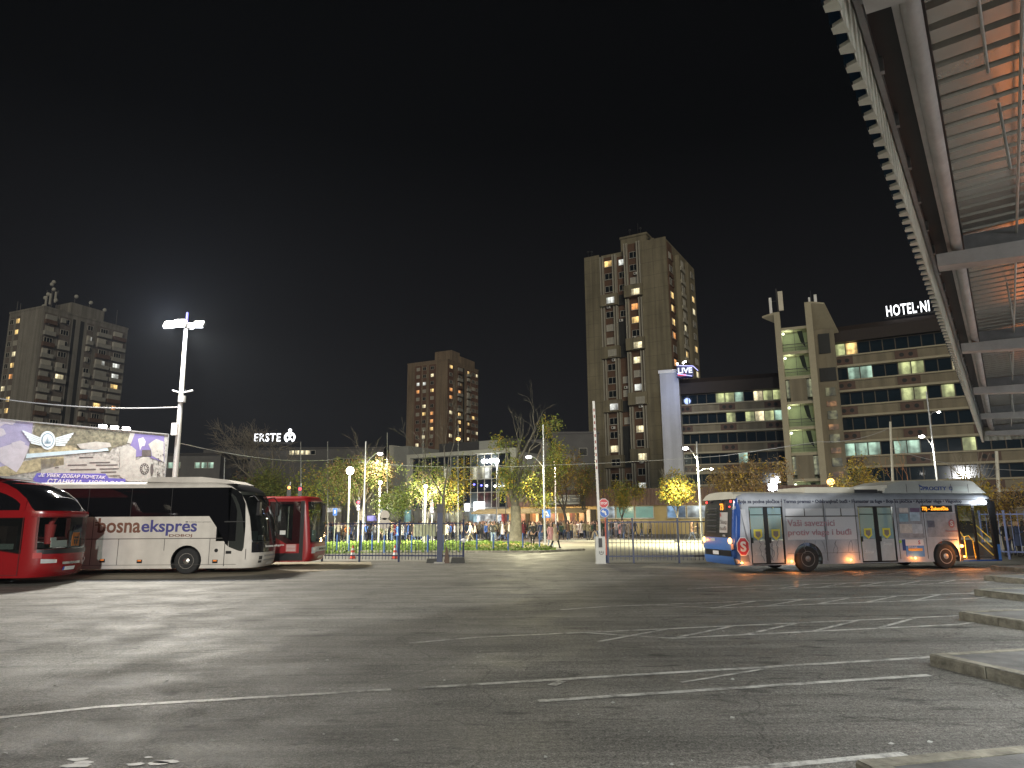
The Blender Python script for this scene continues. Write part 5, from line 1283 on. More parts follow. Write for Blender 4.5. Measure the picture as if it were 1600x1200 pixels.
for k, x in enumerate(xs_): put_window(rp, wps, (x, .14, 2.05), 0, shopg[(2, 0, 0, 1, 2, 1, 0, 1, 0, 0)[k]])
doorc = [glow('door_orange', (1, .36, .10), .7, .5, 1.2), glow('door_white', (1, .93, .8), 1.0, .6, 1.5), glow('door_red', (.8, .2, .12), .55, .6, 1.6), recess_m]
x = .3; k = 0
while x < 12.2:
    w = (.7, .35, .9, .5)[k % 4]; q = MB(); q.box(x, x + w, .05, .25, .3, 3.3); q.build('shop_pane', doorc[(0, 1, 2, 3, 0, 1, 3, 0, 2, 1)[k % 10]], rp); x += w + .12; k += 1
q = MB(); q.prism([(-4.5, -.6, 3.55), (-4.5, -3.2, 2.95), (-4.5, -3.2, 2.80), (-4.5, -.6, 3.35)], (16.3, 0, 0)); q.build('awning', mat('awning_tan', (.48, .36, .18), .8, var=.1), rp)
q = MB(); q.box(4.2, 10.8, -1.0, -.62, 4.0, 5.3); sb = q.build('sign_board', mat('sign_grey', (.20, .20, .18), .6), rp)
text('sign_lettering', 'RESTORAN', mat('sign_letters', (.60, .60, .52), .5), sb, (4.6, -1.01, 4.42), width=4.7, height=.62, bold=.01)
q = MB(); q.box(4.2, 10.8, -1.03, -.99, 4.12, 4.22); q.box(4.2, 10.8, -1.03, -.99, 5.14, 5.22); q.box(9.6, 10.6, -1.03, -.99, 4.74, 4.86); q.box(9.8, 10.4, -1.03, -.99, 4.55, 4.6); q.build('sign_rule', mat('sign_letters', (.60, .60, .52)), sb)
Mr = Matrix.Translation(rp.location) @ Matrix.Rotation(R(-20), 4, 'Z')
for x in (1.5, 5.5, 10): lamp('shop_light', Mr @ Vector((x, -2.2, 2.6)), 420, (1, .66, .32), .3)
for x in (17, 26): lamp('shop_light', Mr @ Vector((x, -2.6, 3.4)), 140, (1, .86, .5), .3)
# ---- dark blocks further back
def block(label, pxs, ytop, Y, depth, m, wins=(), rz=0.0, extra=None):
    a, b_ = at(pxs[0], ytop, Y), at(pxs[1], ytop, Y)
    t = thing('apartment_building', label, 'building', (a.x, a.y, 0), rz); w = b_.x - a.x
    q = MB(); q.box(0, w, 0, depth, 0, a.z); q.build('wall', m, t)
    q = MB(); q.box(-.2, w + .2, -.2, depth, a.z, a.z + .4); q.build('roof_edge', dark_metal, t)
    for (x0, x1, y0, y1, wm) in wins:
        pa, pb = at(x0, y1, Y), at(x1, y0, Y); n = max(1, round((pb.x - pa.x) / 1.2)); wd = (pb.x - pa.x) / n
        pr = window_proto(wd - .1, pb.z - pa.z, 0, False)
        for i in range(n): put_window(t, pr, (pa.x - a.x + i * wd, -.06, pa.z), 0, wm if (i * 7 + int(x0)) % 5 else None)
    return t
dkw = mat('far_wall', (.13, .13, .135), .85, var=.2, scale=.4); midw = mat('far_wall_pale', (.30, .29, .28), .85, var=.15, scale=.3)
bk = block('dark stepped apartment block peeping between the leafy tree and the tallest tower', (862, 935), 678, 138, 14, dkw, ((905, 918, 700, 712, blind_m), (905, 918, 735, 746, None)))
q = MB(); q.box(.8, 4.5, -.5, .1, 2, 14.5); q.build('pale_panel', midw, bk)
block('pale block end behind the leafy tree', (826, 862), 690, 142, 10, midw)
block('dark low block with greenish windows behind the floodlight mast', (255, 345), 712, 112, 12, dkw, ((262, 284, 722, 732, lit[5]), (304, 336, 722, 732, lit[5])))
eb = block('wide dark bank building under the glowing bank sign', (318, 600), 703, 150, 18, mat('bank_wall', (.10, .10, .105), .7, var=.2, scale=.3), ((452, 494, 703.5, 711, lit[2]), (372, 382, 720, 728, lit[5]), (520, 590, 716, 724, None)))
p = at(397, 690, 148)
es_ = thing('rooftop_sign', 'glowing white ERSTE bank sign behind the bare tree', 'sign', tuple(p))
text('letters', 'ERSTE', sgl, es_, (0, 0, 0), width=5.6, height=1.75, extrude=.06, bold=.014, space=1.15)
q = MB()
ex_ = .35
ring = [(7.2 + ex_ + 1.0 * math.cos(R(a)), 0, .85 + .95 * math.sin(R(a))) for a in range(-60, 241, 20)]
q.tube(ring, .22, 8); q.tube([(x + ex_, 0, z) for x, z in ((6.75, 1.25), (7.5, 1.2), (7.1, .85), (7.6, .5), (6.8, .4))], .18, 8); q.sphere((7.2 + ex_, 0, 2.35), .38)
q.build('bank_emblem', sgl, es_, smooth=True)
q = MB(); q.box(-.2, 8, .3, .5, -.6, -.1)
for x in (0, 2, 4, 6, 7.8): q.bar((x, .4, -1.6), (x, .4, -.3), .12, .12)
q.build('sign_frame', dark_metal, es_)
# kiosks along the crowd's far side
for i, (px0, px1, y0, y1, Y, c, s_) in enumerate(((500, 532, 794, 800, 100, (1, .97, .9), 1.5), (574, 598, 806, 814, 102, (.45, .42, 1), 1.2), (592, 600, 796, 805, 98, (.9, .97, 1), 1.6), (632, 642, 797, 818, 96, (.45, .9, .85), .5), (604, 622, 770, 812, 108, (.9, .85, .6), .28), (656, 680, 800, 812, 97, (.95, .92, .75), .35), (702, 722, 800, 818, 104, (.9, .9, .6), .5))):
    a, b_ = at(px0, y0, Y), at(px1, y1, Y)
    t = thing('kiosk', ('wide kiosk with a long white lit sign beside the red bus', 'kiosk with violet lights behind the crowd', 'slim kiosk with a bright white screen', 'narrow kiosk with a cyan lit panel', 'tall pale lit shop front behind the brown tree', 'cream lit kiosk behind the grey notice board', 'yellowish kiosk at the corner of the glass hall')[i], 'kiosk', (a.x, Y, 0))
    w = b_.x - a.x
    q = MB(); q.box(-.15, w + .15, .05, 2, 0, a.z + .25); q.build('cabin', mat('kiosk_grey', (.25, .24, .22), .7), t)
    q = MB(); q.box(0, w, -.05, .04, b_.z, a.z); q.build('lit_front', glow('kiosk_%d' % i, c, s_, .6, 1.5), t)
# ------------------------------------------------------------------ street furniture
navy = mat('fence_navy', (.016, .026, .075), .45, 0, .25, 3)
bluep = mat('bollard_blue', (.06, .13, .34), .5, 0, .2, 3)
lightblue = mat('fence_lightblue', (.16, .20, .40), .5, 0, .15, 3)
def fence(label, A, B, posts, h, pitch, m, group=None, zlow=.28, extra=.16, arrows=False):
    A, B = Vector(A), Vector(B); d = B - A; L = d.length
    t = thing('fence', label, 'fence', A, math.atan2(d.y, d.x))
    for x in posts:
        q = MB(); q.box(x - .04, x + .04, -.04, .04, 0, h + .12); q.box(x - .05, x + .05, -.05, .05, h + .12, h + .15); q.build('post', m, t)
    for a, b_ in zip(posts, posts[1:]):
        q = MB(); q.box(a + .04, b_ - .04, -.02, .02, h - .06, h); q.box(a + .04, b_ - .04, -.02, .02, zlow, zlow + .06)
        n = int((b_ - a) / pitch)
        for i in range(1, n):
            x = a + (b_ - a) * i / n; q.box(x - .011, x + .011, -.011, .011, zlow - extra, h + (.10 if arrows else 0))
        q.build('rail_panel', m, t)
    return t
a, b_ = gnd(503, 877.5), gnd(724, 879); L = (b_ - a).length
fence('navy bar fence panels between the red bus and the open gate', a, b_, [0, 2.02, 4.1, L - 1.25, L], 1.88, .17, navy)
a, b_ = gnd(950, 880), gnd(1118, 879.5); L = (b_ - a).length
fence('navy bar fence between the barrier and the tail of the city bus', a, b_, [0.02, 1.18, 3.25, L], 1.88, .17, navy)
a, b_ = at(1540, 880, 32.6), at(1690, 880, 30.0); a.z = b_.z = .12
fence('pale blue bar fence beyond the nose of the city bus', a, b_, [0, .95, 1.95, 3.2, 4.5], 2.0, .21, lightblue, zlow=.3, extra=0, arrows=True)
p = gnd(687, 880)
gp_ = thing('gate_post', 'thick dark gate post with a lamp box beside the open gate', 'gate post', p)
q = MB(); q.box(-.13, .13, -.13, .13, 0, 2.35); q.build('post', navy, gp_); q = MB(); q.box(-.15, .15, -.16, .16, 2.35, 2.75); q.box(-.12, .12, -.19, -.16, 2.42, 2.68); q.build('lamp_box', dark_metal, gp_); q = MB(); q.cbox((0, 0, .03), (.5, .5, .06)); q.build('base_plate', concrete, gp_)
for i, (px, py, w, h_) in enumerate(((675, 880, .55, .20), (715, 880, .66, .26))):
    p = gnd(px, py); q = MB(); q.prism([(-w / 2, 0, 0), (w / 2, 0, 0), (w / 2 * .86, .04, h_), (-w / 2 * .86, .04, h_)], (0, .35, 0))
    o = q.build('concrete_block', mat('dark_concrete', (.07, .07, .065), .9, var=.3), None, p); tag(o, ('low dark concrete block left of the gate post', 'larger dark concrete block at the foot of the gate leaf')[i], 'concrete block')
p = gnd(698, 880); q = MB(); q.prism([(-.13, -.12, 0), (.13, -.12, 0), (.05, -.12, .62), (-.03, -.12, .80)], (0, .2, 0)); o = q.build('dark_wedge', mat('rust_dark', (.12, .08, .06), .8), None, p); o.name = 'gate_stop'; tag(o, 'rusty wedge shaped gate stop beside the gate post', 'gate stop')
p = gnd(724, 879); p.z = 1.05; q = MB(); q.sphere((0, 0, 0), .13, 0, 10, 8, .7); q.box(-.05, .1, -.05, .2, -.1, -.02); o = q.build('gate_lock', white_paint, None, p + Vector((0, -.10, 0)), smooth=True); tag(o, 'white lock box fixed on the last gate post', 'gate lock')
# traffic cones
def cone_mesh():
    q = MB(); q.cbox((0, 0, .02), (.36, .36, .04), 2); q.lathe([(.135, .04), (.115, .2), (.10, .32), (.08, .45), (.06, .58), (.03, .72)], 20, 0)
    q.lathe([(.1165, .21), (.099, .34)], 20, 1); q.lathe([(.080, .46), (.062, .58)], 20, 1)
    return q.mesh('traffic_cone', [mat('cone_orange', (.62, .07, .03), .5), mat('cone_white', (.7, .7, .68), .4), mat('cone_base', (.2, .08, .05), .7)], True)
cm = cone_mesh()
for i, px in enumerate((551, 617)):
    p = gnd(px, 873.5); tag(link('traffic_cone', cm, None, p), ('orange and white traffic cone nearest the red bus', 'orange and white traffic cone in the middle fence bay')[i], 'traffic cone', 'traffic cones behind the fence')
# blue bollards round the lawn
bm = MB(); bm.tube([(0, 0, 0), (0, 0, 1.05)], .05, 10); bm.sphere((0, 0, 1.05), .055, 0, 10, 6); bm = bm.mesh('bollard', [bluep], True)
for i, (px, py) in enumerate(((509, 863), (526, 862), (545, 863.5), (564, 863), (581, 863), (600, 864), (620, 864), (643, 863.5), (668, 863.5), (692, 863), (719, 863), (745, 862.5), (771, 861.5), (794, 861), (817, 858.5), (843, 856))):
    l = ('blue bollard beside the tail of the red bus', 'blue bollard left of the first traffic cone', 'blue bollard just left of the first traffic cone post', 'blue bollard behind the first fence post', 'blue bollard between the two traffic cones', 'blue bollard nearest the middle of the fence', 'blue bollard right behind the second traffic cone', 'blue bollard left of the grey notice board', 'blue bollard under the right half of the grey notice board', 'blue bollard behind the thick gate post', 'blue bollard behind the gate leaf end', 'blue bollard first right of the gate leaf', 'blue bollard in front of the person in pale jeans', 'blue bollard left of the thick tree trunk foot', 'blue bollard right of the thick tree trunk', 'blue bollard last on the right by the crossing sign')[i]
    tag(link('bollard', bm, None, gnd(px, py)), l, 'bollard', 'blue bollards along the lawn')
# grey board on feet behind the fence
p = gnd(664, 850)
nb = thing('notice_board', 'grey notice board seen from behind on the lawn', 'notice board', (p.x, p.y, 0))
a, b_ = at(646, 819.5, p.y), at(681.5, 838, p.y)
q = MB(); q.box(a.x - p.x, b_.x - p.x, -.03, .03, b_.z, a.z); q.build('board', mat('board_grey', (.18, .18, .17), .7), nb)
each('leg', dark_metal, nb, [(-.7, -.64, -.03, .03, 0, b_.z), (.64, .7, -.03, .03, 0, b_.z)])
# barrier
p = gnd(938.5, 880.5)
ba = thing('barrier', 'parking barrier with grey cabinet and raised white boom', 'barrier', p)
q = MB(); q.box(-.22, .22, -.17, .17, 0, 1.18); q.box(-.20, .20, -.15, .15, 1.18, 1.21); q.box(-.24, .24, -.19, .19, 0, .04); cab = q.build('cabinet', mat('cabinet_grey', (.42, .42, .39), .4, .2, .1, 3), ba)
q = MB(); q.tube([(.03 + .09 * math.cos(R(a)), -.175, .5 + .09 * math.sin(R(a))) for a in range(-225, 46, 18)], .012, 6); q.box(-.02, .08, -.18, -.172, .495, .515); q.box(.02, .04, -.18, -.172, .5, .58); q.build('cabinet_logo', black, cab)
q = MB(); q.box(-.09, .07, -.26, -.17, .74, 1.14); q.box(-.03, .03, -.28, -.26, .85, 1.0); q.build('boom_clamp', black, ba)
tp = at(926.5, 628, p.y); tl_ = Vector((tp.x - p.x, -.22, tp.z))
q = MB(); q.bar((-.02, -.22, .8), tuple(tl_), .06, .105)
boom = q.build('boom', mat('boom_white', (.62, .61, .58), .4), ba)
q = MB()
for k in range(10):
    f0 = .52 + .045 * k; a = Vector((-.02, -.22, .8)).lerp(tl_, f0); b_ = Vector((-.02, -.22, .8)).lerp(tl_, f0 + .02); q.bar(tuple(a + Vector((0, -.04, 0))), tuple(b_ + Vector((0, -.04, 0))), .02, .06)
q.build('boom_marks', mat('boom_red', (.30, .09, .07), .5), boom)
# signs right of the barrier
p = gnd(948, 879.5)
s1 = thing('sign_post', 'red pole with a stop sign above a blue arrow sign beside the barrier', 'sign', p)
q = MB(); q.tube([(0, 0, 0), (0, 0, 2.95)], .032, 10); q.build('pole', mat('pole_red', (.55, .13, .09), .5), s1); q = MB(); q.tube([(0, 0, 0), (0, 0, .35)], .04, 10); q.build('pole_foot', navy, s1)
z1_, z2_ = at(945, 786.5, p.y).z, at(946, 801, p.y).z
oct_ = lambda rr, y, cx, z: [(cx + rr * math.cos(R(22.5 + 45 * i)), y, z + rr * math.sin(R(22.5 + 45 * i))) for i in range(8)]
q = MB(); q.prism(oct_(.235, -.06, -.06, z1_), (0, -.01, 0)); st = q.build('stop_sign', white_paint, s1); q = MB(); q.prism(oct_(.21, -.072, -.06, z1_), (0, -.004, 0)); q.build('stop_field', mat('sign_red', (.50, .012, .02), .4), st)
text('stop_lettering', 'STOP', white_paint, st, (-.215, -.080, z1_ - .055), width=.31, height=.11, bold=.03)
q = MB(); q.prism([(-.04 + .22 * math.cos(R(15 * i)), -.06, z2_ + .22 * math.sin(R(15 * i))) for i in range(24)], (0, -.012, 0)); ar = q.build('arrow_sign', white_paint, s1); q = MB(); q.prism([(-.04 + .205 * math.cos(R(15 * i)), -.073, z2_ + .205 * math.sin(R(15 * i))) for i in range(24)], (0, -.004, 0)); q.build('arrow_field', mat('sign_blue2', (.01, .12, .50), .4), ar)
q = MB(); q.prism([(-.04 + dx, -.079, z2_ + dz) for dx, dz in ((-.15, .06), (-.04, .15), (-.04, .09), (.06, .06), (.1, -.12), (.03, -.12), (.0, -.02), (-.04, .03), (-.04, -.03))], (0, -.003, 0)); q.build('arrow', white_paint, ar)
# pedestrian crossing sign on its pole
p = gnd(848.5, 848)
cp = thing('crossing_sign', 'blue square pedestrian crossing sign on the tall pole beside the walkers', 'sign', (p.x, p.y - .12, 0))
a = at(853.5, 802.5, p.y)
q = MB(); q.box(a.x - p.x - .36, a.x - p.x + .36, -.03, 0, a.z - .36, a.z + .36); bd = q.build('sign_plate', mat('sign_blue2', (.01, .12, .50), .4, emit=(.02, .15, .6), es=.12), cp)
cx = a.x - p.x
q = MB(); q.prism([(cx - .28, -.035, a.z - .22), (cx + .28, -.035, a.z - .22), (cx, -.035, a.z + .26)], (0, -.004, 0)); tr = q.build('triangle', white_paint, bd)
q = MB(); q.sphere((cx + .01, -.045, a.z + .08), .035, 0, 8, 6); q.bar((cx, -.045, a.z + .05), (cx + .01, -.045, a.z - .08), .02, .06); q.bar((cx, -.045, a.z - .08), (cx - .07, -.045, a.z - .19), .02, .03); q.bar((cx, -.045, a.z - .08), (cx + .08, -.045, a.z - .19), .02, .03); q.bar((cx - .08, -.045, a.z - .03), (cx + .07, -.045, a.z + .02), .02, .025); q.build('walker_symbol', black, tr)
# small signs in the street
p = gnd(521.5, 852); t = thing('sign_post', 'small blue rectangular sign on a thin pole beside the red bus', 'sign', p); z = at(521, 800, p.y).z
q = MB(); q.tube([(0, 0, 0), (0, 0, z + .3)], .035, 8); q.build('pole', steel, t); q = MB(); q.box(-.17, .17, -.06, -.03, z - .3, z + .3); sp_ = q.build('sign_plate', mat('sign_blue3', (.03, .10, .38), .4), t); q = MB(); q.box(-.04, .04, -.07, -.06, z - .12, z + .15); q.build('sign_mark', white_paint, sp_)
p = gnd(600, 856); t = thing('sign_post', 'round pale sign seen from behind on a pole among the crowd', 'sign', p); z = at(600, 818, p.y).z
q = MB(); q.tube([(0, 0, 0), (0, 0, z + .5)], .05, 8); q.build('pole', steel, t); q = MB(); q.lathe([(.42, -.07), (.42, -.05)], 20, 0, Matrix.Translation((0, 0, z)), 'Y'); q.lathe([(.36, -.07), (.36, -.05)], 20, 0, Matrix.Translation((0, 0, z + .62)), 'Y'); q.build('sign_plate', mat('sign_pale', (.22, .19, .17), .5), t)
# traffic signals
for i, (px, py, col, lb, low) in enumerate(((452, 762, (1, .32, .06), 'orange signal light glowing above the red bus roof', 1), (469, 764, (1, .03, .05), 'red signal light glowing above the red bus roof', 1), (560, 785, (1, .06, .10), 'traffic light showing red beside the brown leaved tree', 0), (675, 789, (1, .12, .08), 'traffic light showing red left of the thick gate post', 0))):
    Y = (62, 62, 66, 66)[i]; a = at(px, py, Y)
    t = thing('traffic_light', lb, 'traffic light', (a.x, Y, 0)); z = a.z
    q = MB(); q.tube([(.0, .2, 0), (0, .2, z + .5)], .06, 8); q.build('pole', steel, t); q = MB(); q.box(-.17, .17, -.05, .15, z - .75, z + .25); q.build('housing', dark_metal, t)
    q = MB(); q.sphere((0, -.06, z), .13); q.build('signal_lens', glow('signal_%d' % i, col, 6), t)
    if i > 1: q = MB(); q.sphere((0, -.06, z - .35), .13); q.sphere((0.03, -.06, z - .62), .12); q.build('signal_lens', glow('signal_pale', (1, .85, .85), 3), t)

# ------------------------------------------------------------------ lamps
def street_lamp(label, px, py, Y, base_px, col, power, kind='arm', headm=None, group=None, polem=steel, top=None, arm_h=None, cone=165, aim=-2.5, small=.33):
    h = at(px, py, Y); b_ = at(base_px, py, Y)
    t = thing('street_lamp', label, 'street lamp', (b_.x, Y, 0), 0, group); dx = h.x - b_.x
    zt = at(base_px, top, Y).z if top else h.z - .1
    q = MB(); q.tube([(0, 0, 0), (0, 0, zt)], [.10, .06], 10); q.build('pole', polem, t)
    if kind == 'arm':
        q = MB(); n = 6; z0 = h.z - 1.0 if arm_h is None else h.z - arm_h
        q.tube([(dx * i / n, 0, z0 + (h.z + .12 - z0) * math.sin(i / n * 1.57)) for i in range(n + 1)], .035, 8); q.build('arm', polem, t)
        q = MB(); q.cbox((dx, 0, h.z + .10), (.62, .28, .12)); q.build('lamp_head', dark_metal, t)
        q = MB(); q.sphere((dx, 0, h.z), .24, 0, 12, 8, .5); q.build('lamp_glass', headm or lampw, t, smooth=True)
        lamp('street_lamp_light', (h.x, Y - .1, h.z - .3), power, col, .2, cone, (h.x, Y + aim, 0), 1.0)
    else:
        q = MB(); q.sphere((dx, 0, h.z), small, 0, 14, 10); q.build('lamp_globe', headm or lampy, t, smooth=True)
        lamp('street_lamp_light', (h.x, Y - .55, h.z - .2), power, col, .3, 158, (h.x, Y + aim + 2, 0), .7)
    return t
street_lamp('street lamp with a bright white head above the round yellow tree', 1071, 700.5, 56, 1089, (1, .93, .60), 34000, top=690, cone=136, aim=0)
street_lamp('street lamp on the tall pole beside the thick trunked tree', 826, 714, 59, 849.5, (1, .92, .58), 12000, top=664, arm_h=.9, aim=-2)
street_lamp('street lamp with its arm pointing right above the crowd', 594, 709, 66, 571, (1, .95, .76), 4500, top=690, aim=4)
street_lamp('round globe lamp shining among the brown leaves', 547, 735.5, 60, 547, (1, .90, .58), 11000, 'globe')
street_lamp('small bright lamp glowing low in front of the glass hall', 665, 760, 63, 665, (1, .94, .76), 9000, 'globe', lampw, small=.16, aim=2)
street_lamp('small bright lamp low between the brown tree and the grey annex', 594, 754, 63, 594, (1, .94, .76), 9000, 'globe', lampw, small=.16)
street_lamp('pinkish lamp glowing above the leaves of the leaning tree', 867, 722, 72, 867, (1, .72, .55), 4200, 'globe', glow('lamp_pink', (1, .7, .55), 10), small=.2)
street_lamp('round globe lamp near the right end of the glass hall', 776, 720, 96, 776, (1, .97, .9), 3500, 'globe', lampw)
street_lamp('orange globe lamp between the stair tower and the city bus', 1298, 753, 66, 1299, (1, .50, .14), 2500, 'globe', glow('lamp_orange', (1, .45, .12), 8))
street_lamp('tall street lamp with a bright white head in front of the hotel', 1440, 682, 62, 1456, (1, .95, .80), 9000, top=612)
tq = thing('street_lamp', 'smaller pale lamp head on the tall pole in front of the hotel', 'street lamp', tuple(at(1454, 644, 61.8)))
q = MB(); q.tube([(-.1, 0, -.3), (.25, 0, 0), (.7, 0, .05)], .03, 6); q.build('arm', steel, tq); q = MB(); q.sphere((.75, 0, 0), .14, 0, 10, 6, .5); q.build('lamp_glass', lampw, tq)
tq = thing('street_lamp', 'second small lamp head low on the pole beside the round yellow tree', 'street lamp', tuple(at(1091, 733, 55.8)))
q = MB(); q.tube([(0, 0, -.25), (.4, 0, 0), (.95, 0, .02)], .03, 6); q.build('arm', steel, tq); q = MB(); q.sphere((1.05, 0, 0), .13, 0, 10, 6, .5); q.build('lamp_glass', lampw, tq)
a = at(1207.5, 761, 60)
t = thing('floodlight', 'dazzling white floodlight behind the rear roof of the city bus', 'floodlight', (a.x, 60, 0))
q = MB(); q.tube([(0, .1, 0), (0, .1, a.z)], .06, 8); q.build('pole', steel, t); q = MB(); q.cbox((0, .1, a.z), (.8, .12, .6)); q.build('housing', dark_metal, t); q = MB(); q.sphere((0, .0, a.z), .36, 0, 14, 10, .8); q.build('lamp_glass', lampw, t, smooth=True)
lamp('floodlight_light', (a.x, 59.6, a.z), 1900, (.95, .98, 1), .3)
# slim poles: flag poles, wires posts
for i, (px, pb, pt, Y, w, lb) in enumerate(((605, 845, 676, 66, .045, 'slim flag pole rising left of the grey annex'), (661, 845, 671, 66, .05, 'slim flag pole with a small box in front of the glass hall'), (716, 845, 664, 66, .05, 'slim flag pole with an orange lamp in front of the glass hall'), (571, 845, 690, 72, .04, 'thin flag pole behind the brown leaved tree'), (512, 850, 690, 66, .04, 'thin flag pole above the red bus front'), (470, 850, 690, 66, .05, 'thin flag pole above the red bus roof'), (351, 800, 715, 60, .07, 'short pale pole above the white coach'), (1391, 800, 659, 56, .12, 'concrete pole left of the hotel street lamp'), (1557, 820, 705, 44, .13, 'cream pole beside the bare stemmed bush'), (790, 800, 728, 90, .05, 'pale corner pole at the glass hall'))):
    a = at(px, pt, Y); b_ = at(px + (3 if px > 1300 else 0), pb, Y)
    o = MB().tube([(0, 0, 0), (a.x - b_.x, 0, a.z)], [w, w * .7], 8).build('pole', mat('flag_pole_grey', (.17, .17, .16), .5, .3) if px < 1300 else mat('pole_cream', (.48, .46, .38), .7, var=.15), None, (b_.x, Y, 0), smooth=True); o.name = 'flag_pole' if px < 800 and px != 351 else 'utility_pole'; tag(o, lb, 'pole')
p = at(716, 686, 65.8); q = MB(); q.sphere((0, 0, 0), .22, 0, 10, 6, .7); o = q.build('pole_lamp', glow('lamp_amber', (1, .55, .15), 3), None, p); tag(o, 'small orange lamp high on the flag pole', 'lamp')
# overhead cables
def cable(label, pts, rad=.018):
    out = []
    for (a, b_, sag) in pts:
        a, b_ = Vector(a), Vector(b_)
        for i in range(13):
            t_ = i / 12; v = a.lerp(b_, t_); v.z -= sag * 4 * t_ * (1 - t_); out.append(v)
    o = MB().tube(out, rad, 5).build('overhead_cable', mat('cable_grey', (.34, .34, .34), .5), None); tag(o, label, 'cable')
cable('pale twisted cable from the floodlight mast to the left edge', [(at(281, 636, 37.5), at(-40, 617, 36), .3)], .03)
cable('thin cable sagging from the floodlight mast to the flag poles', [(at(279, 692, 37.5), at(530, 717, 64), .5)], .02)
cable('thin cable crossing from the leafy tree past the tallest tower', [(at(560, 722, 62), at(850, 727, 60), .3), (at(850, 727, 60), at(1130, 712, 62), .1), (at(1130, 712, 62), at(1280, 690, 62), 0)], .018)
cable('thin cable crossing in front of the hotel', [(at(1280, 690, 62), at(1392, 668, 58), .4), (at(1392, 700, 57), at(1600, 735, 40), .4)], .014)
# floodlight mast by the billboard
mb_ = gnd(276.5, 871); base = at(276.5, 760, 37.5); top = at(291.5, 505, 37.5)
ml = thing('floodlight_mast', 'tall white mast with a cluster of dazzling floodlights on the left', 'floodlight mast', (base.x, 37.5, 0))
q = MB(); tz = top.z; q.tube([(-.1, 0, 0), (top.x - base.x, 0, tz)], [.17, .10], 14); q.build('pole', mat('mast_white', (.40, .40, .38), .5, .2, .1), ml, smooth=True)
cx = top.x - base.x
q = MB(); zb_ = at(285, 613, 37.5).z; xb = cx * .55
q.tube([(xb - .55 + .55 * 2 * i / 8, .0, zb_ + .1 * (1 - ((i - 4) / 4) ** 2) * -1 + .1) for i in range(9)], .05, 8); q.lathe([(.2, -.25), (.2, .1)], 14, 0, Matrix.Translation((xb, 0, zb_ - .3))); q.build('mast_collar', steel, ml)
q = MB(); q.box(xb - .18 - .12, xb + .12 - .12, -.3, -.1, at(280, 672, 37.5).z - .3, at(280, 672, 37.5).z + .35); q.build('junction_box', white_paint, ml)
q = MB(); q.bar((cx - .95, 0, tz - .1), (cx + .95, 0, tz - .1), .08, .08); q.bar((cx, -.5, tz - .1), (cx, .5, tz - .1), .08, .08); q.build('crossarm', steel, ml)
q = MB(); q.tube([(cx, 0, tz), (cx, 0, tz + .55)], .07, 10); q.sphere((cx, 0, tz + .58), .07, 0, 10, 6); q.build('beacon', glow('beacon_blue', (.12, .10, .9), 1.2), ml, smooth=True)
floodg = glow('flood_white', (1, .96, .86), 40)
for (dx, dy, s) in ((-.82, -.2, .62), (-.15, -.5, .66), (.15, .1, .5), (.78, -.2, .55)):
    q = MB(); M = Matrix.Translation((cx + dx, dy, tz - .12)) @ Matrix.Rotation(R(-38), 4, 'X')
    q.box(-s / 2, s / 2, -.04, .12, -s * .36, s * .36, 0, M); hd = q.build('floodlight', steel, ml)
    q = MB(); q.box(-s * .46, s * .46, -.07, -.042, -s * .32, s * .32, 0, M); q.build('lamp_glass', floodg, hd)
MAST = Vector((top.x, 37.0, tz - .35))
lamp('mast_light', MAST + Vector((-.5, -.55, 0)), 9000, (1, .90, .70), .25, 165, MAST + Vector((3, -9, -9)), .4)
lamp('mast_light', MAST + Vector((.6, -.35, 0)), 7500, (1, .91, .73), .25, 165, MAST + Vector((12, -9, -10)), .4)
lamp('mast_light', MAST + Vector((0, .6, 0)), 52000, (1, .97, .82), .25, 84, MAST + Vector((14, 30, -12)), .9)
lamp('mast_spill', MAST + Vector((0, -1.5, .1)), 7000, (.84, .88, 1), .3)
# floodlights on the billboard
fa = at(178, 668, 37.6)
fb = thing('floodlight', 'row of dazzling floodlights standing on the billboard top', 'floodlight', (fa.x, 37.6, fa.z - .5), R(50))
q = MB(); q.bar((-.9, 0, 0), (.9, 0, 0), .06, .06); q.bar((0, 0, -.6), (0, 0, 0), .06, .06); q.build('bracket', steel, fb)
for k in range(3):
    q = MB(); q.cbox((-.6 + .6 * k, 0, .42), (.42, .16, .34)); hd = q.build('housing', dark_metal, fb); q = MB(); q.cbox((-.6 + .6 * k, -.1, .42), (.38, .04, .30)); q.build('lamp_glass', floodg, hd)
lamp('billboard_light', (fa.x + .3, 36.9, fa.z + .1), 500, (1, .97, .92), .25, 150, (fa.x + 6, 25, 0), .5)

# ------------------------------------------------------------------ billboard
A, B = Vector((-24.2, 30.75, 0)), Vector((-18.75, 37.75, 0)); d = B - A; LB = d.length; bz = math.atan2(d.y, d.x)
bb = thing('billboard', 'long printed billboard with winged badge and station photos behind the coaches', 'billboard', A, bz)
zt, zb = 6.66, 3.7
Mi = (Matrix.Translation(A) @ Matrix.Rotation(bz, 4, 'Z')).inverted()
def B_(x, y):
    o = Mi @ Vector((0, 0, EYE)); dd = Mi.to_3x3() @ ray(x, y); t_ = (-.06 - o.y) / dd.y; p = o + dd * t_; return p.x, p.z
q = MB(); q.box(0, LB, -.03, .12, zb, zt); q.build('panel', mat('billboard_print', (.27, .27, .255), .6, var=.8, scale=7), bb)
q = MB(); q.box(-.02, LB + .04, -.07, .14, zt, zt + .05); q.box(LB, LB + .05, -.07, .14, zb, zt); q.box(-.02, LB + .04, -.07, .14, zb - .05, zb)
for x in (.3, 3, 6, LB - .3): q.box(x - .08, x + .08, .12, .3, 0, zt)
q.build('frame', steel, bb)
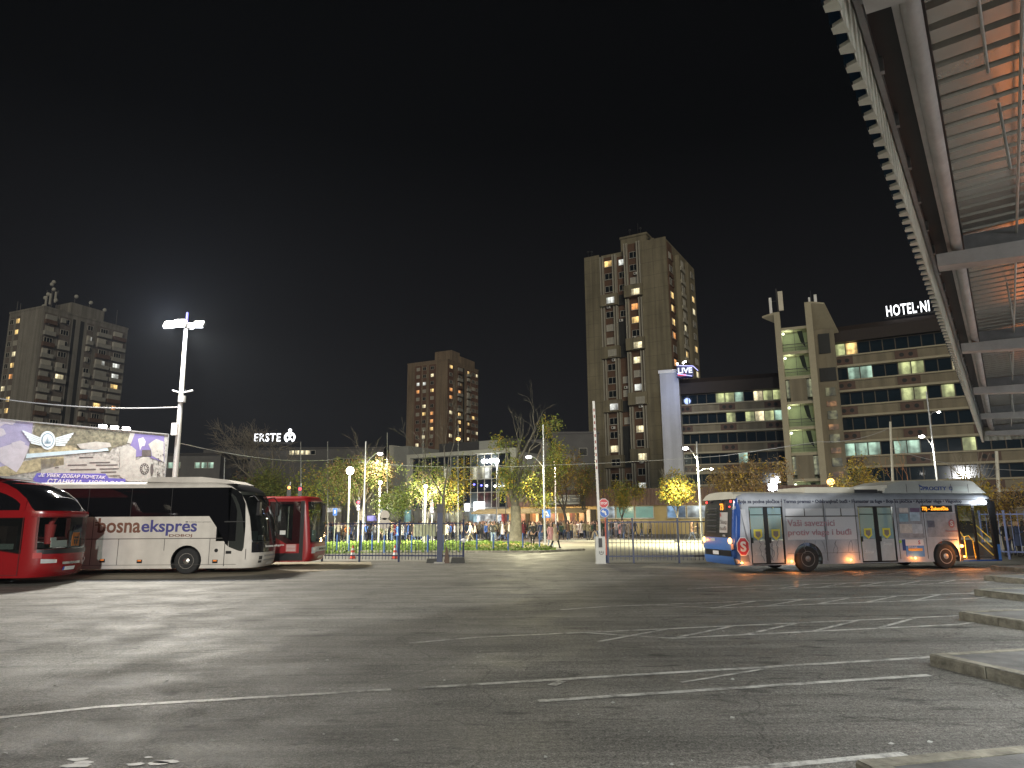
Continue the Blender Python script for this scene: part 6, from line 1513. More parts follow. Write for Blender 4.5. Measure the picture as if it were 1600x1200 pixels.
def flat(pts, name, m, lift=.0, parent=bb):
    P = [B_(*p) for p in pts]
    return MB().prism([(x, -.034 - lift, z) for x, z in P], (0, -.004, 0)).build(name, m, parent)
vio = mat('print_violet', (.28, .27, .42), .6, var=.2, scale=2); vio2 = mat('print_violet_dark', (.14, .12, .28), .6, var=.15); cloud = mat('print_cloud', (.42, .41, .47), .6, var=.15, scale=3)
fol = mat('print_trees', (.13, .125, .085), .7, var=.9, scale=6); gold = mat('print_field', (.30, .27, .17), .7, var=.7, scale=5); pale = mat('print_pale', (.34, .34, .32), .6, var=.25, scale=5); dkp = mat('print_dark2', (.08, .07, .07), .6, var=.4, scale=6)
bl = mat('print_sky', (.42, .55, .62), .6, var=.15)
flat([(-2, 654), (52, 660), (48, 690), (36, 722), (30, 740), (-2, 735)], 'print_sky_panel', vio)
flat([(-2, 700), (30, 690), (46, 698), (34, 726), (26, 738), (-2, 720)], 'print_cloud_panel', cloud, .005)
flat([(-2, 655), (26, 658), (20, 664), (8, 662), (-2, 668)], 'print_cloud_panel', cloud, .005)
flat([(-2, 668), (6, 670), (10, 678), (2, 682), (-2, 682)], 'print_cloud_panel', cloud, .005)
flat([(18, 692), (32, 688), (40, 692), (34, 700), (20, 699)], 'print_cloud_panel', cloud, .009)
flat([(56, 661), (205, 677), (198, 694), (176, 700), (172, 706), (115, 703), (50, 712), (46, 700)], 'print_tree_panel', fol)
flat([(46, 701), (110, 696), (124, 702), (46, 714)], 'print_field_panel', gold, .005)
flat([(42, 709), (168, 700), (170, 704), (40, 716)], 'print_road_panel', bl, .009)
flat([(-2, 730), (60, 716), (100, 713), (100, 726), (62, 735), (-2, 746)], 'print_town_panel', gold, .004)
flat([(120, 694), (150, 690), (172, 692), (174, 698), (150, 703), (126, 701)], 'print_roof_panel', pale, .013)
flat([(64, 718), (150, 712), (186, 722), (188, 742), (150, 744), (64, 740)], 'print_station_panel', pale, .004)
for (x0, y0, x1) in ((106, 726, 136), (140, 722, 172), (150, 726, 184), (110, 733, 150), (156, 732, 186), (86, 730, 92), (124, 714, 146), (158, 737, 182)):
    flat([(x0, y0), (x1, y0 - .6), (x1, y0 + 1.2), (x0, y0 + 1.8)], 'print_window_row', dkp, .009)
flat([(208, 677), (257, 681), (257, 722), (225, 712), (200, 716)], 'print_violet_panel', vio2, .002)
flat([(204, 676), (211, 677), (205, 693), (199, 692)], 'print_ribbon', pale, .006)
flat([(188, 702), (194, 697), (206, 697), (213, 703), (212, 720), (224, 714), (234, 714), (236, 752), (200, 752), (187, 744)], 'print_hall_panel', pale, .006)
flat([(216, 686), (224, 683), (228, 690), (226, 697), (222, 697), (219, 704), (218, 697)], 'print_tree_shape', cloud, .006)
flat([(232, 694), (244, 686), (256, 690), (256, 722), (238, 712), (236, 702)], 'print_tree_shape', pale, .006)
flat([(222, 703), (236, 703), (237, 713), (222, 713)], 'print_clock_house', dkp, .010)
r = random.Random(2)
for k in range(14):
    x, y = r.uniform(240, 255), r.uniform(698, 742); flat([(x, y), (x + r.uniform(1, 3), y + r.uniform(-1, 1)), (x + r.uniform(.5, 2), y + r.uniform(1, 4))], 'print_leaf', dkp, .012)
# clock face
def disc(cx_, cy_, rx_, ry_, m, lift, name, parent=bb): return flat([(cx_ + rx_ * math.cos(R(15 * i)), cy_ + ry_ * math.sin(R(15 * i))) for i in range(24)], name, m, lift, parent)
disc(226, 732.5, 7.2, 8.8, dkp, .012, 'clock_rim'); disc(226, 732.5, 3.6, 4.6, pale, .018, 'clock_centre')
for k in range(12):
    a = R(30 * k); flat([(226 + 4.6 * math.cos(a - .12), 732.5 + 5.7 * math.sin(a - .12)), (226 + 6.3 * math.cos(a - .08), 732.5 + 7.7 * math.sin(a - .08)), (226 + 6.3 * math.cos(a + .08), 732.5 + 7.7 * math.sin(a + .08)), (226 + 4.6 * math.cos(a + .12), 732.5 + 5.7 * math.sin(a + .12))], 'clock_mark', pale, .018)
flat([(225.6, 732), (226.4, 732), (226.6, 726), (225.6, 726)], 'clock_hand', dkp, .023); flat([(226, 732), (226, 733), (229, 734.5), (229, 733.6)], 'clock_hand', dkp, .023)
disc(237.5, 733, 2.6, 8.5, dkp, .012, 'clock_side')
# winged badge
badge = mat('badge_white', (.62, .72, .78), .5); bdark = mat('badge_teal', (.10, .20, .28), .5)
for s, x0, x1, yy in ((-1, 64, 35, 672), (1, 87, 115, 676)):
    for k in range(5):
        f = k / 5; xe = x1 + (x0 - x1) * f * .55
        flat([(x0, 682 + k * 2.6 + 2), (xe, yy + k * 4.4), (xe + s * -1, yy + k * 4.4 + 3.4), (x0, 682 + k * 2.6 + 4)], 'badge_wing', badge, .015)
disc(74.5, 688, 12.2, 14.5, badge, .017, 'badge_ring'); disc(74.5, 688, 9.4, 11.2, bdark, .022, 'badge_field'); disc(74.5, 688, 8.2, 9.9, badge, .027, 'badge_centre')
for k, hgt in ((-4, 5), (-2, 7), (0, 11), (2, 7), (4, 5)): flat([(74.5 + k - .7, 693), (74.5 + k + .7, 693), (74.5 + k, 693 - hgt)], 'badge_spire', bdark, .032)
# blue caption with two lines of writing
flat([(58, 739), (165, 740), (170, 747), (196, 748), (197, 760), (50, 760), (52, 748)], 'caption_band', mat('caption_blue', (.10, .09, .38), .6), .008)
wht = mat('caption_white', (.7, .7, .72), .6)
x0, z0 = B_(60, 746); x1 = B_(165, 747)[0]
text('caption_lettering', 'ЈЕ УВЕК ДОБАР ПОЧЕТАК', wht, bb, (x0, -.05, B_(110, 747.6)[1]), width=x1 - x0, height=.20, shear=.2, bold=.012)
x0, x1 = B_(74, 755)[0], B_(193, 755)[0]
text('caption_lettering', 'СТАНИЦА - НОВИ САД', wht, bb, (x0, -.05, B_(120, 758)[1]), width=x1 - x0, height=.26, shear=.2, bold=.012)

# unseen second mast, added behind the camera to light the forecourt
m2 = thing('floodlight_mast', 'unseen white floodlight mast added behind the camera to light the forecourt', 'floodlight mast', (0, -22, 0))
q = MB(); q.tube([(0, 0, 0), (0, 0, 13)], [.17, .1], 12); q.build('pole', MATS['mast_white'], m2)
for k in (-.5, .5):
    q = MB(); q.cbox((k, .25, 12.9), (.6, .15, .45)); hd = q.build('floodlight', steel, m2); q = MB(); q.cbox((k, .34, 12.9), (.54, .03, .4)); q.build('lamp_glass', floodg, hd)
lamp('mast_light', (0, -21.2, 12.7), 62000, (.97, .97, .95), .35, 130, (3, 8, 0), .7)
# ------------------------------------------------------------------ trees
bark = mat('bark', (.17, .145, .11), .9, var=.35, scale=3, bump=.5, bscale=14)
bark_d = mat('bark_dark', (.085, .075, .06), .9, var=.35, scale=3)
bark_m = mat('bark_grey', (.105, .095, .075), .9, var=.5, scale=3, bump=.7, bscale=10)
bark_p = mat('bark_pale', (.26, .23, .18), .9, var=.3, scale=3)
MINR = [.009]
def branch(q, p, d, L, rad, depth, r, tips, spread, gnarl, lift, kids, shrink=.68, seg=6):
    pts, rr = [p.copy()], [rad]; n = 4 if depth > 1 else 3
    d = d.normalized()
    for i in range(n):
        d = (d + Vector((r.gauss(0, gnarl), r.gauss(0, gnarl), r.gauss(0, gnarl) + lift))).normalized()
        p = p + d * (L / n); pts.append(p.copy()); rr.append(rad * (1 - .45 * (i + 1) / n))
    q.tube(pts, rr, seg if depth > 1 else 4, 0, False)
    if depth <= 1: tips += [(x, d) for x in pts[1:]]
    if depth == 0: return
    for k in range(kids if depth > 1 else kids + 1):
        f = r.uniform(.35, 1.0) if k else 1.0
        i = min(n - 1, int(f * n)); b = pts[i].lerp(pts[i + 1], f * n - i if f < 1 else 1)
        a = r.uniform(0, 6.283); s = d.orthogonal().normalized(); w = d.cross(s)
        nd = d * math.cos(spread) + (s * math.cos(a) + w * math.sin(a)) * math.sin(spread) * r.uniform(.7, 1.25)
        branch(q, b, nd, L * shrink * r.uniform(.75, 1.15), max(MINR[0], rr[i] * .62), depth - 1, r, tips, spread, gnarl, lift, kids, shrink, seg)
def leaves(q, tips, n, size, r, cols, droop=.5, sc_=.35):
    for k in range(n):
        p, d = tips[r.randrange(len(tips))]; p = p + Vector((r.gauss(0, sc_), r.gauss(0, sc_), r.gauss(0, sc_) - .05))
        ax = Vector((r.gauss(0, 1), r.gauss(0, 1), r.gauss(-.1, .35))).normalized(); ck = cols[r.randrange(len(cols))]
        for j in range(5):                                # a drooping spray: leaflets either side of a falling stalk
            c = p + ax * (size * .62 * j) + Vector((0, 0, -size * .16 * j * j)); s = size * r.uniform(.5, 1.05) * (1 - .06 * j)
            u = (ax.cross(Vector((0, 0, 1))) * (1 if j % 2 else -1) + Vector((r.gauss(0, .35), r.gauss(0, .35), r.gauss(-droop, .4)))).normalized(); v = u.cross(Vector((r.gauss(0, 1), r.gauss(0, 1), r.gauss(0, 1)))).normalized()
            if r.random() < .25: ck = cols[r.randrange(len(cols))]
            q.add([c - u * s * .6, c + v * s * .32, c + u * s * .7, c - v * s * .32], [(0, 1, 2, 3)], ck)
def tree(label, px, py, Y, h, tr, seed, barkm=bark, n=0, size=.2, cols=(0,), depth=4, spread=.55, gnarl=.10, lift=.05, kids=3, trunk_f=.32, keep=None, sc_=.35, droop=.5, lean=0.0, shrink=.68, base_z=None, flare=1.5, minr=.009):
    r = random.Random(seed); MINR[0] = minr
    b = at(px, py, Y); b.z = 0
    t = thing('tree', label, 'tree', b)
    q = MB(); th = h * trunk_f
    top = Vector((lean, 0, th))
    q.tube([(0, 0, -.05), (lean * .15, 0, th * .08), (lean * .4 + r.gauss(0, .05), r.gauss(0, .05), th * .45), top], [tr * flare, tr * 1.12, tr * .95, tr * .8], 12, 0)
    q.build('trunk', barkm, t, smooth=True)
    q = MB(); tips = []
    nb = 3 if kids > 2 else 2
    for k in range(nb):
        a = 6.283 * k / nb + r.uniform(-.4, .4); s = spread * (.25 if k == 0 else .9)
        branch(q, top - Vector((0, 0, .1)), Vector((math.cos(a) * math.sin(s), math.sin(a) * math.sin(s), math.cos(s))), h * .30 * (1.25 if k == 0 else 1), tr * .55, depth, r, tips, spread, gnarl, lift, kids, shrink)
    if keep: tl2 = [x for x in tips if keep(x[0] / h)] or tips
    else: tl2 = tips
    cr2 = q.build('branches', barkm, t, smooth=True, fix=False)
    if n:
        q = MB(); leaves(q, tl2, n, size, r, cols, droop, sc_)
        q.build('crown', leafcols, t, fix=False)
    return t
# 0 gold 1 olive 2 brown 3 green 4 tan 5 lime
tree('large bare tree with a wide fan of thin branches around the bank sign', 424, 800, 100, 16.2, .42, 21, bark_p, 0, minr=.022, depth=5, spread=.62, gnarl=.10, lift=.02, kids=3, trunk_f=.22, shrink=.74)
tree('dark olive leafy tree rising behind the white coach roof', 385, 800, 84, 8.6, .2, 22, bark_d, 1500, .26, (1, 3, 1, 2, 5), spread=.6, trunk_f=.25, sc_=.5)
tree('olive leafy tree behind the red bus roof', 432, 800, 80, 7.8, .2, 23, bark_d, 1500, .24, (1, 3, 1, 5), spread=.6, trunk_f=.25, sc_=.5)
tree('yellow green leafy tree at the right end of the red bus roof', 492, 800, 70, 7.4, .18, 24, bark_d, 1300, .22, (0, 5, 1, 1, 3), spread=.62, trunk_f=.22, sc_=.45)
tree('brown leaved tree with bare top twigs behind the globe lamp', 562, 845, 68, 9.6, .19, 25, bark, 2000, .19, (1, 2, 1, 3, 4), spread=.52, trunk_f=.25, keep=lambda p: p.z < .80, sc_=.45)
tree('brown and olive tree between the globe lamp and the grey annex', 590, 845, 74, 8.2, .17, 26, bark, 1100, .22, (4, 1, 1, 2), spread=.5, trunk_f=.25, sc_=.45)
tree('olive leafed young tree behind the second traffic cone', 626, 848, 58, 4.6, .08, 27, bark_d, 620, .18, (1, 3, 3, 1), spread=.6, depth=3, trunk_f=.35, sc_=.25)
tree('tall bare forked tree in front of the glass hall', 692, 848, 60, 9.6, .16, 128, bark_d, 0, .2, (5, 1, 0, 3), spread=.30, gnarl=.12, lift=.06, kids=2, depth=5, trunk_f=.40, keep=lambda p: p.z < .46, sc_=.7, shrink=.72)
tree('low spreading yellow green tree left of the tall bare tree', 668, 848, 66, 6.6, .12, 29, bark_d, 800, .2, (1, 5, 4, 3), spread=.7, depth=4, trunk_f=.34, sc_=.4)
tree('golden young tree right of the tall bare tree', 714, 845, 68, 7.2, .11, 30, bark_d, 900, .2, (0, 5, 0, 1), spread=.42, depth=3, trunk_f=.22, sc_=.4)
tree('thick trunked tree with bare crown and yellow green lower leaves beside the crossing', 806, 850, 64, 12.4, .56, 31, bark_m, 0, depth=5, spread=.42, gnarl=.14, lift=.07, kids=2, trunk_f=.26, shrink=.72, flare=1.5)
# the leafy lower limbs of that tree are a second crown on its own thing: rebuilt as children
main = [o for o in C.objects if o.get('label', '').startswith('thick trunked tree')][0]
r = random.Random(77); q = MB(); tips = []
for (dx, dz, ln) in ((3.4, 1.3, 2.6), (2.6, 2.6, 2.4), (-1.6, 2.6, 2.0), (1.2, .6, 2.2), (3.9, 2.9, 2.0), (-1.0, 1.0, 1.6), (4.6, 4.3, 1.7), (.8, 2.2, 2.0), (2.2, -.2, 1.9), (4.2, 6.2, 1.2), (-1.2, 4.9, 1.3), (1.8, 1.4, 2.2)):
    s = Vector((dx * .15, 0, 3.6)); e = Vector((dx * .75, r.uniform(-1.5, 1.5), 4.0 + dz))
    q.tube([s, s.lerp(e, .5) + Vector((0, 0, .3)), e], [.13, .09, .05], 6, 0, False)
    for k in range(3): branch(q, e, Vector((r.gauss(.2, .5), r.gauss(0, .6), r.gauss(.15, .35))), ln * .6, .035, 1, r, tips, .6, .15, 0, 3)
q.build('lower_branches', bark, main, smooth=True, fix=False)
q = MB(); leaves(q, tips, 1900, .21, r, (5, 5, 0, 1, 3, 1), .7, .33); q.build('crown', leafcols, main, fix=False)
tree('leaning tree with brown and orange leaves in front of the restaurant sign', 889, 848, 84, 8.2, .2, 32, bark_d, 1500, .22, (2, 2, 0, 1, 4), spread=.55, trunk_f=.36, sc_=.45, lean=-.5)
tree('dark shaded tree between the restaurant and the tallest tower', 915, 845, 96, 9.0, .2, 33, bark_d, 900, .24, (1, 2, 1), spread=.5, trunk_f=.3, sc_=.5)
tree('small yellow topped tree behind the stop sign', 973, 842, 80, 5.9, .1, 34, bark_d, 1000, .18, (0, 0, 5, 1, 3), spread=.45, depth=3, trunk_f=.36, sc_=.3)
tb = tree('round golden yellow street tree beside the lamp left of the city bus', 1060, 840, 61, 4.6, .12, 35, bark_d, 0, depth=3, spread=.5, trunk_f=.55, kids=3)
r = random.Random(5); q = MB(); bcen = Vector((0, 0, 5.15))
for k in range(1900):
    v = Vector((r.gauss(0, 1), r.gauss(0, 1), r.gauss(0, 1))).normalized(); rad = 2.0 * (r.random() ** .35) * (1 + .16 * math.sin(5 * v.x + 3 * v.z + 2) * math.sin(4 * v.z + 1))
    if v.z < -.55: rad *= .75
    c = bcen + v * rad
    for j in range(2):
        s = .19 * r.uniform(.6, 1.2); u = (v * .5 + Vector((r.gauss(0, .8), r.gauss(0, .8), r.gauss(0, .8) - .3))).normalized(); w = u.cross(v).normalized(); c2 = c + Vector((r.gauss(0, .1), r.gauss(0, .1), r.gauss(0, .1)))
        q.add([c2 - u * s * .6, c2 + w * s * .4, c2 + u * s * .7, c2 - w * s * .4], [(0, 1, 2, 3)], r.choice((0, 0, 0, 5, 5, 1)))
q.build('crown', leafcols, tb, fix=False)
q = MB()
for k in range(26): x = r.uniform(-1.6, 1.6); q.tube([(x * .7, r.uniform(-1, 1), 6.2), (x, r.uniform(-1, 1), 7.4 + r.uniform(0, .8) - abs(x) * .35)], [.02, .008], 4)
q.build('twigs', bark_p, tb); tb.scale = (.85, .85, .85)
tree('tan leaved tree rising behind the rear of the city bus', 1172, 840, 66, 6.9, .14, 36, bark_d, 1500, .2, (4, 4, 2, 0), spread=.6, depth=4, trunk_f=.32, sc_=.4)
tree('golden bush topped tree between the orange lamp and the roof tanks', 1340, 840, 60, 5.2, .12, 37, bark_d, 1000, .18, (0, 0, 4, 1), spread=.55, depth=3, trunk_f=.45, sc_=.35)
tree('bare young tree left of the hotel street lamp', 1418, 820, 56, 7.2, .06, 38, mat('bark_orange', (.35, .16, .07), .8), 0, depth=3, spread=.45, kids=2, trunk_f=.4)
tree('yellow leaved bush right of the roof tanks', 1527, 830, 46, 4.1, .10, 39, bark_p, 1100, .15, (0, 0, 5), spread=.65, depth=3, trunk_f=.35, sc_=.32)
sb_ = thing('shrub', 'bundle of tall bare yellowish stems above the yellow bush', 'shrub', tuple(gnd(1527, 812 + 49)))
p = at(1520, 770, 46.5); sb_.location = (p.x, 46.5, 0)
q = MB(); r = random.Random(9)
for k in range(34):
    x = r.uniform(-.3, .3); e = r.uniform(-1.55, 1.9); q.tube([(x, 0, 2.4), (x + e * .35, r.uniform(-.3, .3), 4.2), (e * .95 + x, r.uniform(-.6, .6), 5.75 + r.uniform(-.6, .7) - abs(e) * .25)], [.035, .025, .01], 5)
q.tube([(0, 0, 0), (0, 0, 2.6)], [.2, .16], 8)
q.build('stems', bark_p, sb_)
tree('orange leaved shrub beyond the pale blue fence', 1592, 850, 40, 3.4, .08, 40, bark_d, 700, .13, (2, 4, 0), spread=.7, depth=3, trunk_f=.4, sc_=.3)

# ------------------------------------------------------------------ people
skin_c = mat('skin', (.42, .26, .19), .6, var=.08)
hairs = [mat('hair_dark', (.02, .015, .012), .6), mat('hair_brown', (.09, .05, .03), .6), mat('hair_fair', (.32, .22, .11), .6), mat('hair_grey', (.3, .3, .3), .6)]
COATS = {'black': (.022, .022, .024), 'dark navy': (.03, .045, .10), 'charcoal': (.075, .075, .08), 'olive': (.15, .15, .075), 'beige': (.42, .35, .24), 'cream': (.55, .50, .40), 'brown': (.13, .075, .045), 'red': (.42, .03, .04),
         'pale grey': (.36, .36, .36), 'blue': (.06, .14, .42), 'dusty pink': (.50, .26, .25), 'dark green': (.03, .07, .045), 'white': (.62, .61, .58), 'orange': (.55, .18, .04), 'maroon': (.14, .02, .03), 'khaki': (.24, .21, .12)}
LEGS = {'blue jeans': (.09, .14, .26), 'black trousers': (.014, .014, .016), 'grey trousers': (.13, .13, .135), 'pale jeans': (.24, .30, .40), 'dark jeans': (.03, .04, .075), 'beige trousers': (.36, .30, .21)}
cmat = {k: mat('coat_' + k.replace(' ', '_'), v, .8, var=.15, scale=6) for k, v in COATS.items()}
lmat = {k: mat('legs_' + k.replace(' ', '_'), v, .8, var=.15, scale=6) for k, v in LEGS.items()}
shoe_d, shoe_w = mat('shoes_dark', (.015, .014, .013), .6), mat('shoes_white', (.6, .6, .58), .6)
eye_m = mat('eye_dark', (.01, .008, .007), .3)
def body_mesh(pose, long_coat=False, hood=False, woman=False, level=1):
    """one continuous skinned body, 1.75 m, facing -y; slots: coat, legs, skin, hair, shoes, eyes"""
    V, E, Rd, part = [], [], [], []
    def v(p, rad, pt, frm=None):
        V.append(Vector(p)); Rd.append(rad); part.append(pt)
        if frm is not None: E.append((frm, len(V) - 1))
        return len(V) - 1
    sh = .195 if woman else .225; hp = .105
    lean_ = pose.get('lean', 0)
    pel = v((0, 0, .95), (.165, .125), 'coat'); wa = v((0, -lean_ * .3, 1.12), (.15, .115), 'coat', pel); ch = v((0, -lean_ * .7, 1.30), (.175, .125), 'coat', wa); up = v((0, -lean_, 1.44), (.13, .095), 'coat', ch)
    nk = v((0, -lean_ - .01, 1.53), (.058, .058), 'skin', up); jw = v((0, -lean_ - .03 + pose.get('nod', 0) * -.03, 1.60), (.072, .08), 'skin', nk); hd = v((0, -lean_ - .015 - pose.get('nod', 0) * .03, 1.69), (.08, .095), 'head', jw); tp = v((0, -lean_ - .005, 1.74), (.055, .065), 'head', hd)
    ns = v((0, -lean_ - .125, 1.655), (.016, .016), 'skin', jw)
    for s in (-1, 1):
        k = 'R' if s < 0 else 'L'; st = pose.get('step', 0) * s
        h = v((s * hp, 0, .88), (.105, .11), 'legs', pel); kn = v((s * hp * .95, -st * .22 - .02, .50 + abs(st) * .01), (.066, .07), 'legs', h)
        an = v((s * hp * .9, -st * .38 + (.06 if st < 0 else .02), .10 + (.05 if st < -.5 else 0)), (.048, .05), 'legs', kn); ft = v((s * hp * .95, an and V[an].y - .13, .045 + (.01 if st < -.5 else 0)), (.045, .04), 'shoe', an); hl = v((s * hp * .9, V[an].y + .05, .05), (.04, .04), 'shoe', an)
        so = v((s * sh, -lean_, 1.43), (.072, .075), 'coat', up)
        ar = pose.get('arm' + k, 'down')
        if ar == 'down': el, wr_ = (s * (sh + .06), .03 + st * .08, 1.15), (s * (sh + .05), -.03 + st * .22, .90)
        elif ar == 'pocket': el, wr_ = (s * (sh + .10), .07, 1.16), (s * .20, -.09, .97)
        elif ar == 'phone': el, wr_ = (s * (sh + .04), -.08, 1.15), (s * .08, -.30, 1.26)
        elif ar == 'up': el, wr_ = (s * (sh + .12), -.18, 1.52), (s * (sh - .02), -.26, 1.80)
        else: el, wr_ = (s * (sh + .07), .04, 1.16), (s * (sh - .02), -.18, 1.06)
        e = v(el, (.05, .05), 'coat', so); w = v(wr_, (.034, .034), 'coat', e)
        dv = (Vector(wr_) - Vector(el)).normalized(); pm = v(Vector(wr_) + dv * .07, (.030, .020), 'skin', w)
        o = dv.orthogonal().normalized() if abs(dv.z) < .6 else Vector((0, 1, 0))
        for j in range(4):
            f = v(Vector(V[pm]) + dv * .035 + o * (.022 * (j - 1.5)), (.0095, .0095), 'skin', pm); v(V[f] + dv * (.05, .062, .056, .042)[j] + Vector((-s * .012, 0, 0)), (.008, .008), 'skin', f)
        tb_ = v(Vector(wr_) + dv * .045 + Vector((0, -.03, 0)), (.010, .010), 'skin', w); v(V[tb_] + dv * .03 + Vector((-s * .01, -.018, 0)), (.009, .009), 'skin', tb_)
    me = bpy.data.meshes.new('p'); me.from_pydata(V, E, []); o = bpy.data.objects.new('p', me); C.objects.link(o)
    sk = o.modifiers.new('s', 'SKIN'); sk.use_smooth_shade = True
    for i, d in enumerate(me.skin_vertices[0].data): d.radius = Rd[i]; d.use_root = (i == 0)
    ss = o.modifiers.new('u', 'SUBSURF'); ss.levels = level
    dg = bpy.context.evaluated_depsgraph_get(); out = bpy.data.meshes.new_from_object(o.evaluated_get(dg)); bpy.data.objects.remove(o); bpy.data.meshes.remove(me)
    bones = [(V[a], V[b], part[b]) for a, b in E]
    def near(p):
        best, bp_ = 9, 'coat'
        for a, b, pt in bones:
            ab = b - a; t_ = max(0, min(1, (p - a).dot(ab) / max(1e-9, ab.length_squared))); dd = (p - a - ab * t_).length
            if dd < best: best, bp_ = dd, pt
        return bp_
    idx = []
    for pl in out.polygons:
        c = pl.center; k = near(c)
        if k in ('skin', 'head') and c.z > 1.56 and abs(c.x) < .14:
            back = c.y > -lean_ + .012 or c.z > 1.735
            idx.append((0 if hood else 3) if back or (c.z > 1.70 and abs(c.x) > .05) else 2)
        elif k == 'legs' and c.z > .86: idx.append(0)
        else: idx.append({'coat': 0, 'legs': 1, 'skin': 2, 'head': 2, 'shoe': 4}[k])
    mats_ = [cmat['black'], lmat['dark jeans'], skin_c, hairs[0], shoe_d, eye_m]
    out.materials.clear()
    for m in mats_: out.materials.append(m)
    out.polygons.foreach_set('material_index', idx); out.polygons.foreach_set('use_smooth', [True] * len(idx))
    # coat skirt, hair, eyes and mouth joined on
    import bmesh
    q = MB()
    if long_coat:
        seg = 14; vs, fs = [], []
        rings = ((1.02, .19, .15), (.88, .215, .175), (.70, .235, .20), (.56, .25, .215), (.56, .235, .20), (.75, .2, .17))
        for z, rx, ry in rings: vs += [(rx * math.cos(6.283 * k / seg), ry * math.sin(6.283 * k / seg), z) for k in range(seg)]
        for i in range(len(rings) - 1):
            for k in range(seg): fs.append((i * seg + k, i * seg + (k + 1) % seg, (i + 1) * seg + (k + 1) % seg, (i + 1) * seg + k))
        q.add(vs, fs, 0)
    if woman: q.sphere((0, -lean_ + .045, 1.60), .095, 3, 10, 8, 1.7)
    for s in (-1, 1): q.sphere((s * .032, -lean_ - .108, 1.685), .011, 5, 6, 4); q.sphere((s * .082, -lean_ - .02, 1.66), .02, 2, 6, 4, 1.5)
    q.box(-.022, .022, -lean_ - .118, -lean_ - .10, 1.602, 1.610, 5)
    ex = q.mesh('x', mats_, True)
    b = bmesh.new(); b.from_mesh(out); b.from_mesh(ex); b.to_mesh(out); b.free(); bpy.data.meshes.remove(ex)
    out.name = 'person'
    return out
poses = [dict(armR='pocket', armL='pocket'), dict(step=.8), dict(step=-.8, armR='phone'), dict(armR='phone', armL='down', nod=1), dict(armR='fold', armL='fold'), dict(step=.4, lean=.04), dict(armR='up', armL='down'), dict(armR='down', armL='pocket', step=-.3)]
bodies = [body_mesh(poses[0]), body_mesh(poses[1]), body_mesh(poses[2], woman=True), body_mesh(poses[3], woman=True, long_coat=True), body_mesh(poses[4], hood=True), body_mesh(poses[5], long_coat=True, woman=True), body_mesh(poses[6]), body_mesh(poses[7]), body_mesh(poses[1], woman=True, long_coat=True)]
def person(label, x, y, rz, b, coat, leg, hair, shoe, s, group=None, z=.012):
    o = link('person', b, None, (x, y, z), rz); o.scale = (s, s, s)
    for i, m in enumerate((cmat[coat], lmat[leg], skin_c, hairs[hair], shoe)): o.material_slots[i].link = 'OBJECT'; o.material_slots[i].material = m
    return tag(o, label, 'person', group)
# the people standing clear of the crowd
def pp(label, px, py, rz, b, coat, leg, hair, shoe, s=1.0):
    p = gnd(px, py); return person(label, p.x, p.y, R(rz), bodies[b], coat, leg, hair, shoe, s)
pp('man in a black jacket and pale jeans standing with his back turned on the lawn', 770, 848.5, 170, 0, 'black', 'pale jeans', 0, shoe_d, 1.03)
pp('person in cream clothes walking left behind the blue bollards', 735, 847, -70, 1, 'cream', 'beige trousers', 2, shoe_w, 1.0)
pp('man in all black clothes standing on the lawn right of the thick trunk', 832, 852, 15, 0, 'black', 'black trousers', 3, shoe_d, 1.0)
pp('woman in a long dusty pink coat walking beside the crossing sign', 860.5, 855, 25, 5, 'dusty pink', 'pale jeans', 0, shoe_w, .96)
pp('woman in a long beige coat and black trousers striding right of the crossing sign', 868, 857.5, 60, 8, 'beige', 'black trousers', 2, shoe_d, .96)
pp('person in a dark navy jacket and blue jeans half hidden by the crossing pole', 845.5, 846, 10, 7, 'dark navy', 'blue jeans', 2, shoe_d, 1.0)
pp('person in black behind the man in all black', 839, 843.5, 30, 1, 'black', 'dark jeans', 1, shoe_d, 1.0)
pp('person in a brown jacket pushing a bicycle left of the city bus', 1082, 847, 70, 2, 'brown', 'dark jeans', 1, shoe_d, 1.0)
pp('person in a charcoal coat half hidden by the tail of the city bus', 1091, 844, 80, 4, 'charcoal', 'black trousers', 0, shoe_d, 1.02)
pp('person in a red jacket and black trousers walking before the pavilion wall', 1026, 832.5, 60, 1, 'red', 'black trousers', 0, shoe_d, 1.0)
pp('person in a blue top and cap in front of the pavilion wall', 1010, 832, -60, 0, 'blue', 'dark jeans', 3, shoe_w, 1.0)
pp('person in a pale top carrying a bag on the street kerb', 1016, 838.5, 40, 2, 'beige', 'black trousers', 2, shoe_w, 1.0)
pp('person in an olive jacket walking left of the second fence post', 1003, 838, 70, 7, 'olive', 'blue jeans', 1, shoe_w, 1.0)
pp('person in a charcoal jacket with a wide stride beside the fence post', 993, 838, -70, 1, 'charcoal', 'dark jeans', 0, shoe_d, 1.02)
pp('person in a dark navy coat seen above the first fence post', 984, 834, 80, 4, 'dark navy', 'black trousers', 1, shoe_d, 1.08)
pp('child in an orange jacket by the middle post of the right fence', 1052, 833, 20, 0, 'orange', 'dark jeans', 1, shoe_w, .8)
pp('person in a maroon jacket by the middle post of the right fence', 1054.5, 832.5, 150, 1, 'maroon', 'blue jeans', 0, shoe_d, 1.05)
pp('person in a dark green coat close behind the sign pole', 942, 840, 60, 4, 'dark green', 'grey trousers', 1, shoe_d, 1.02)
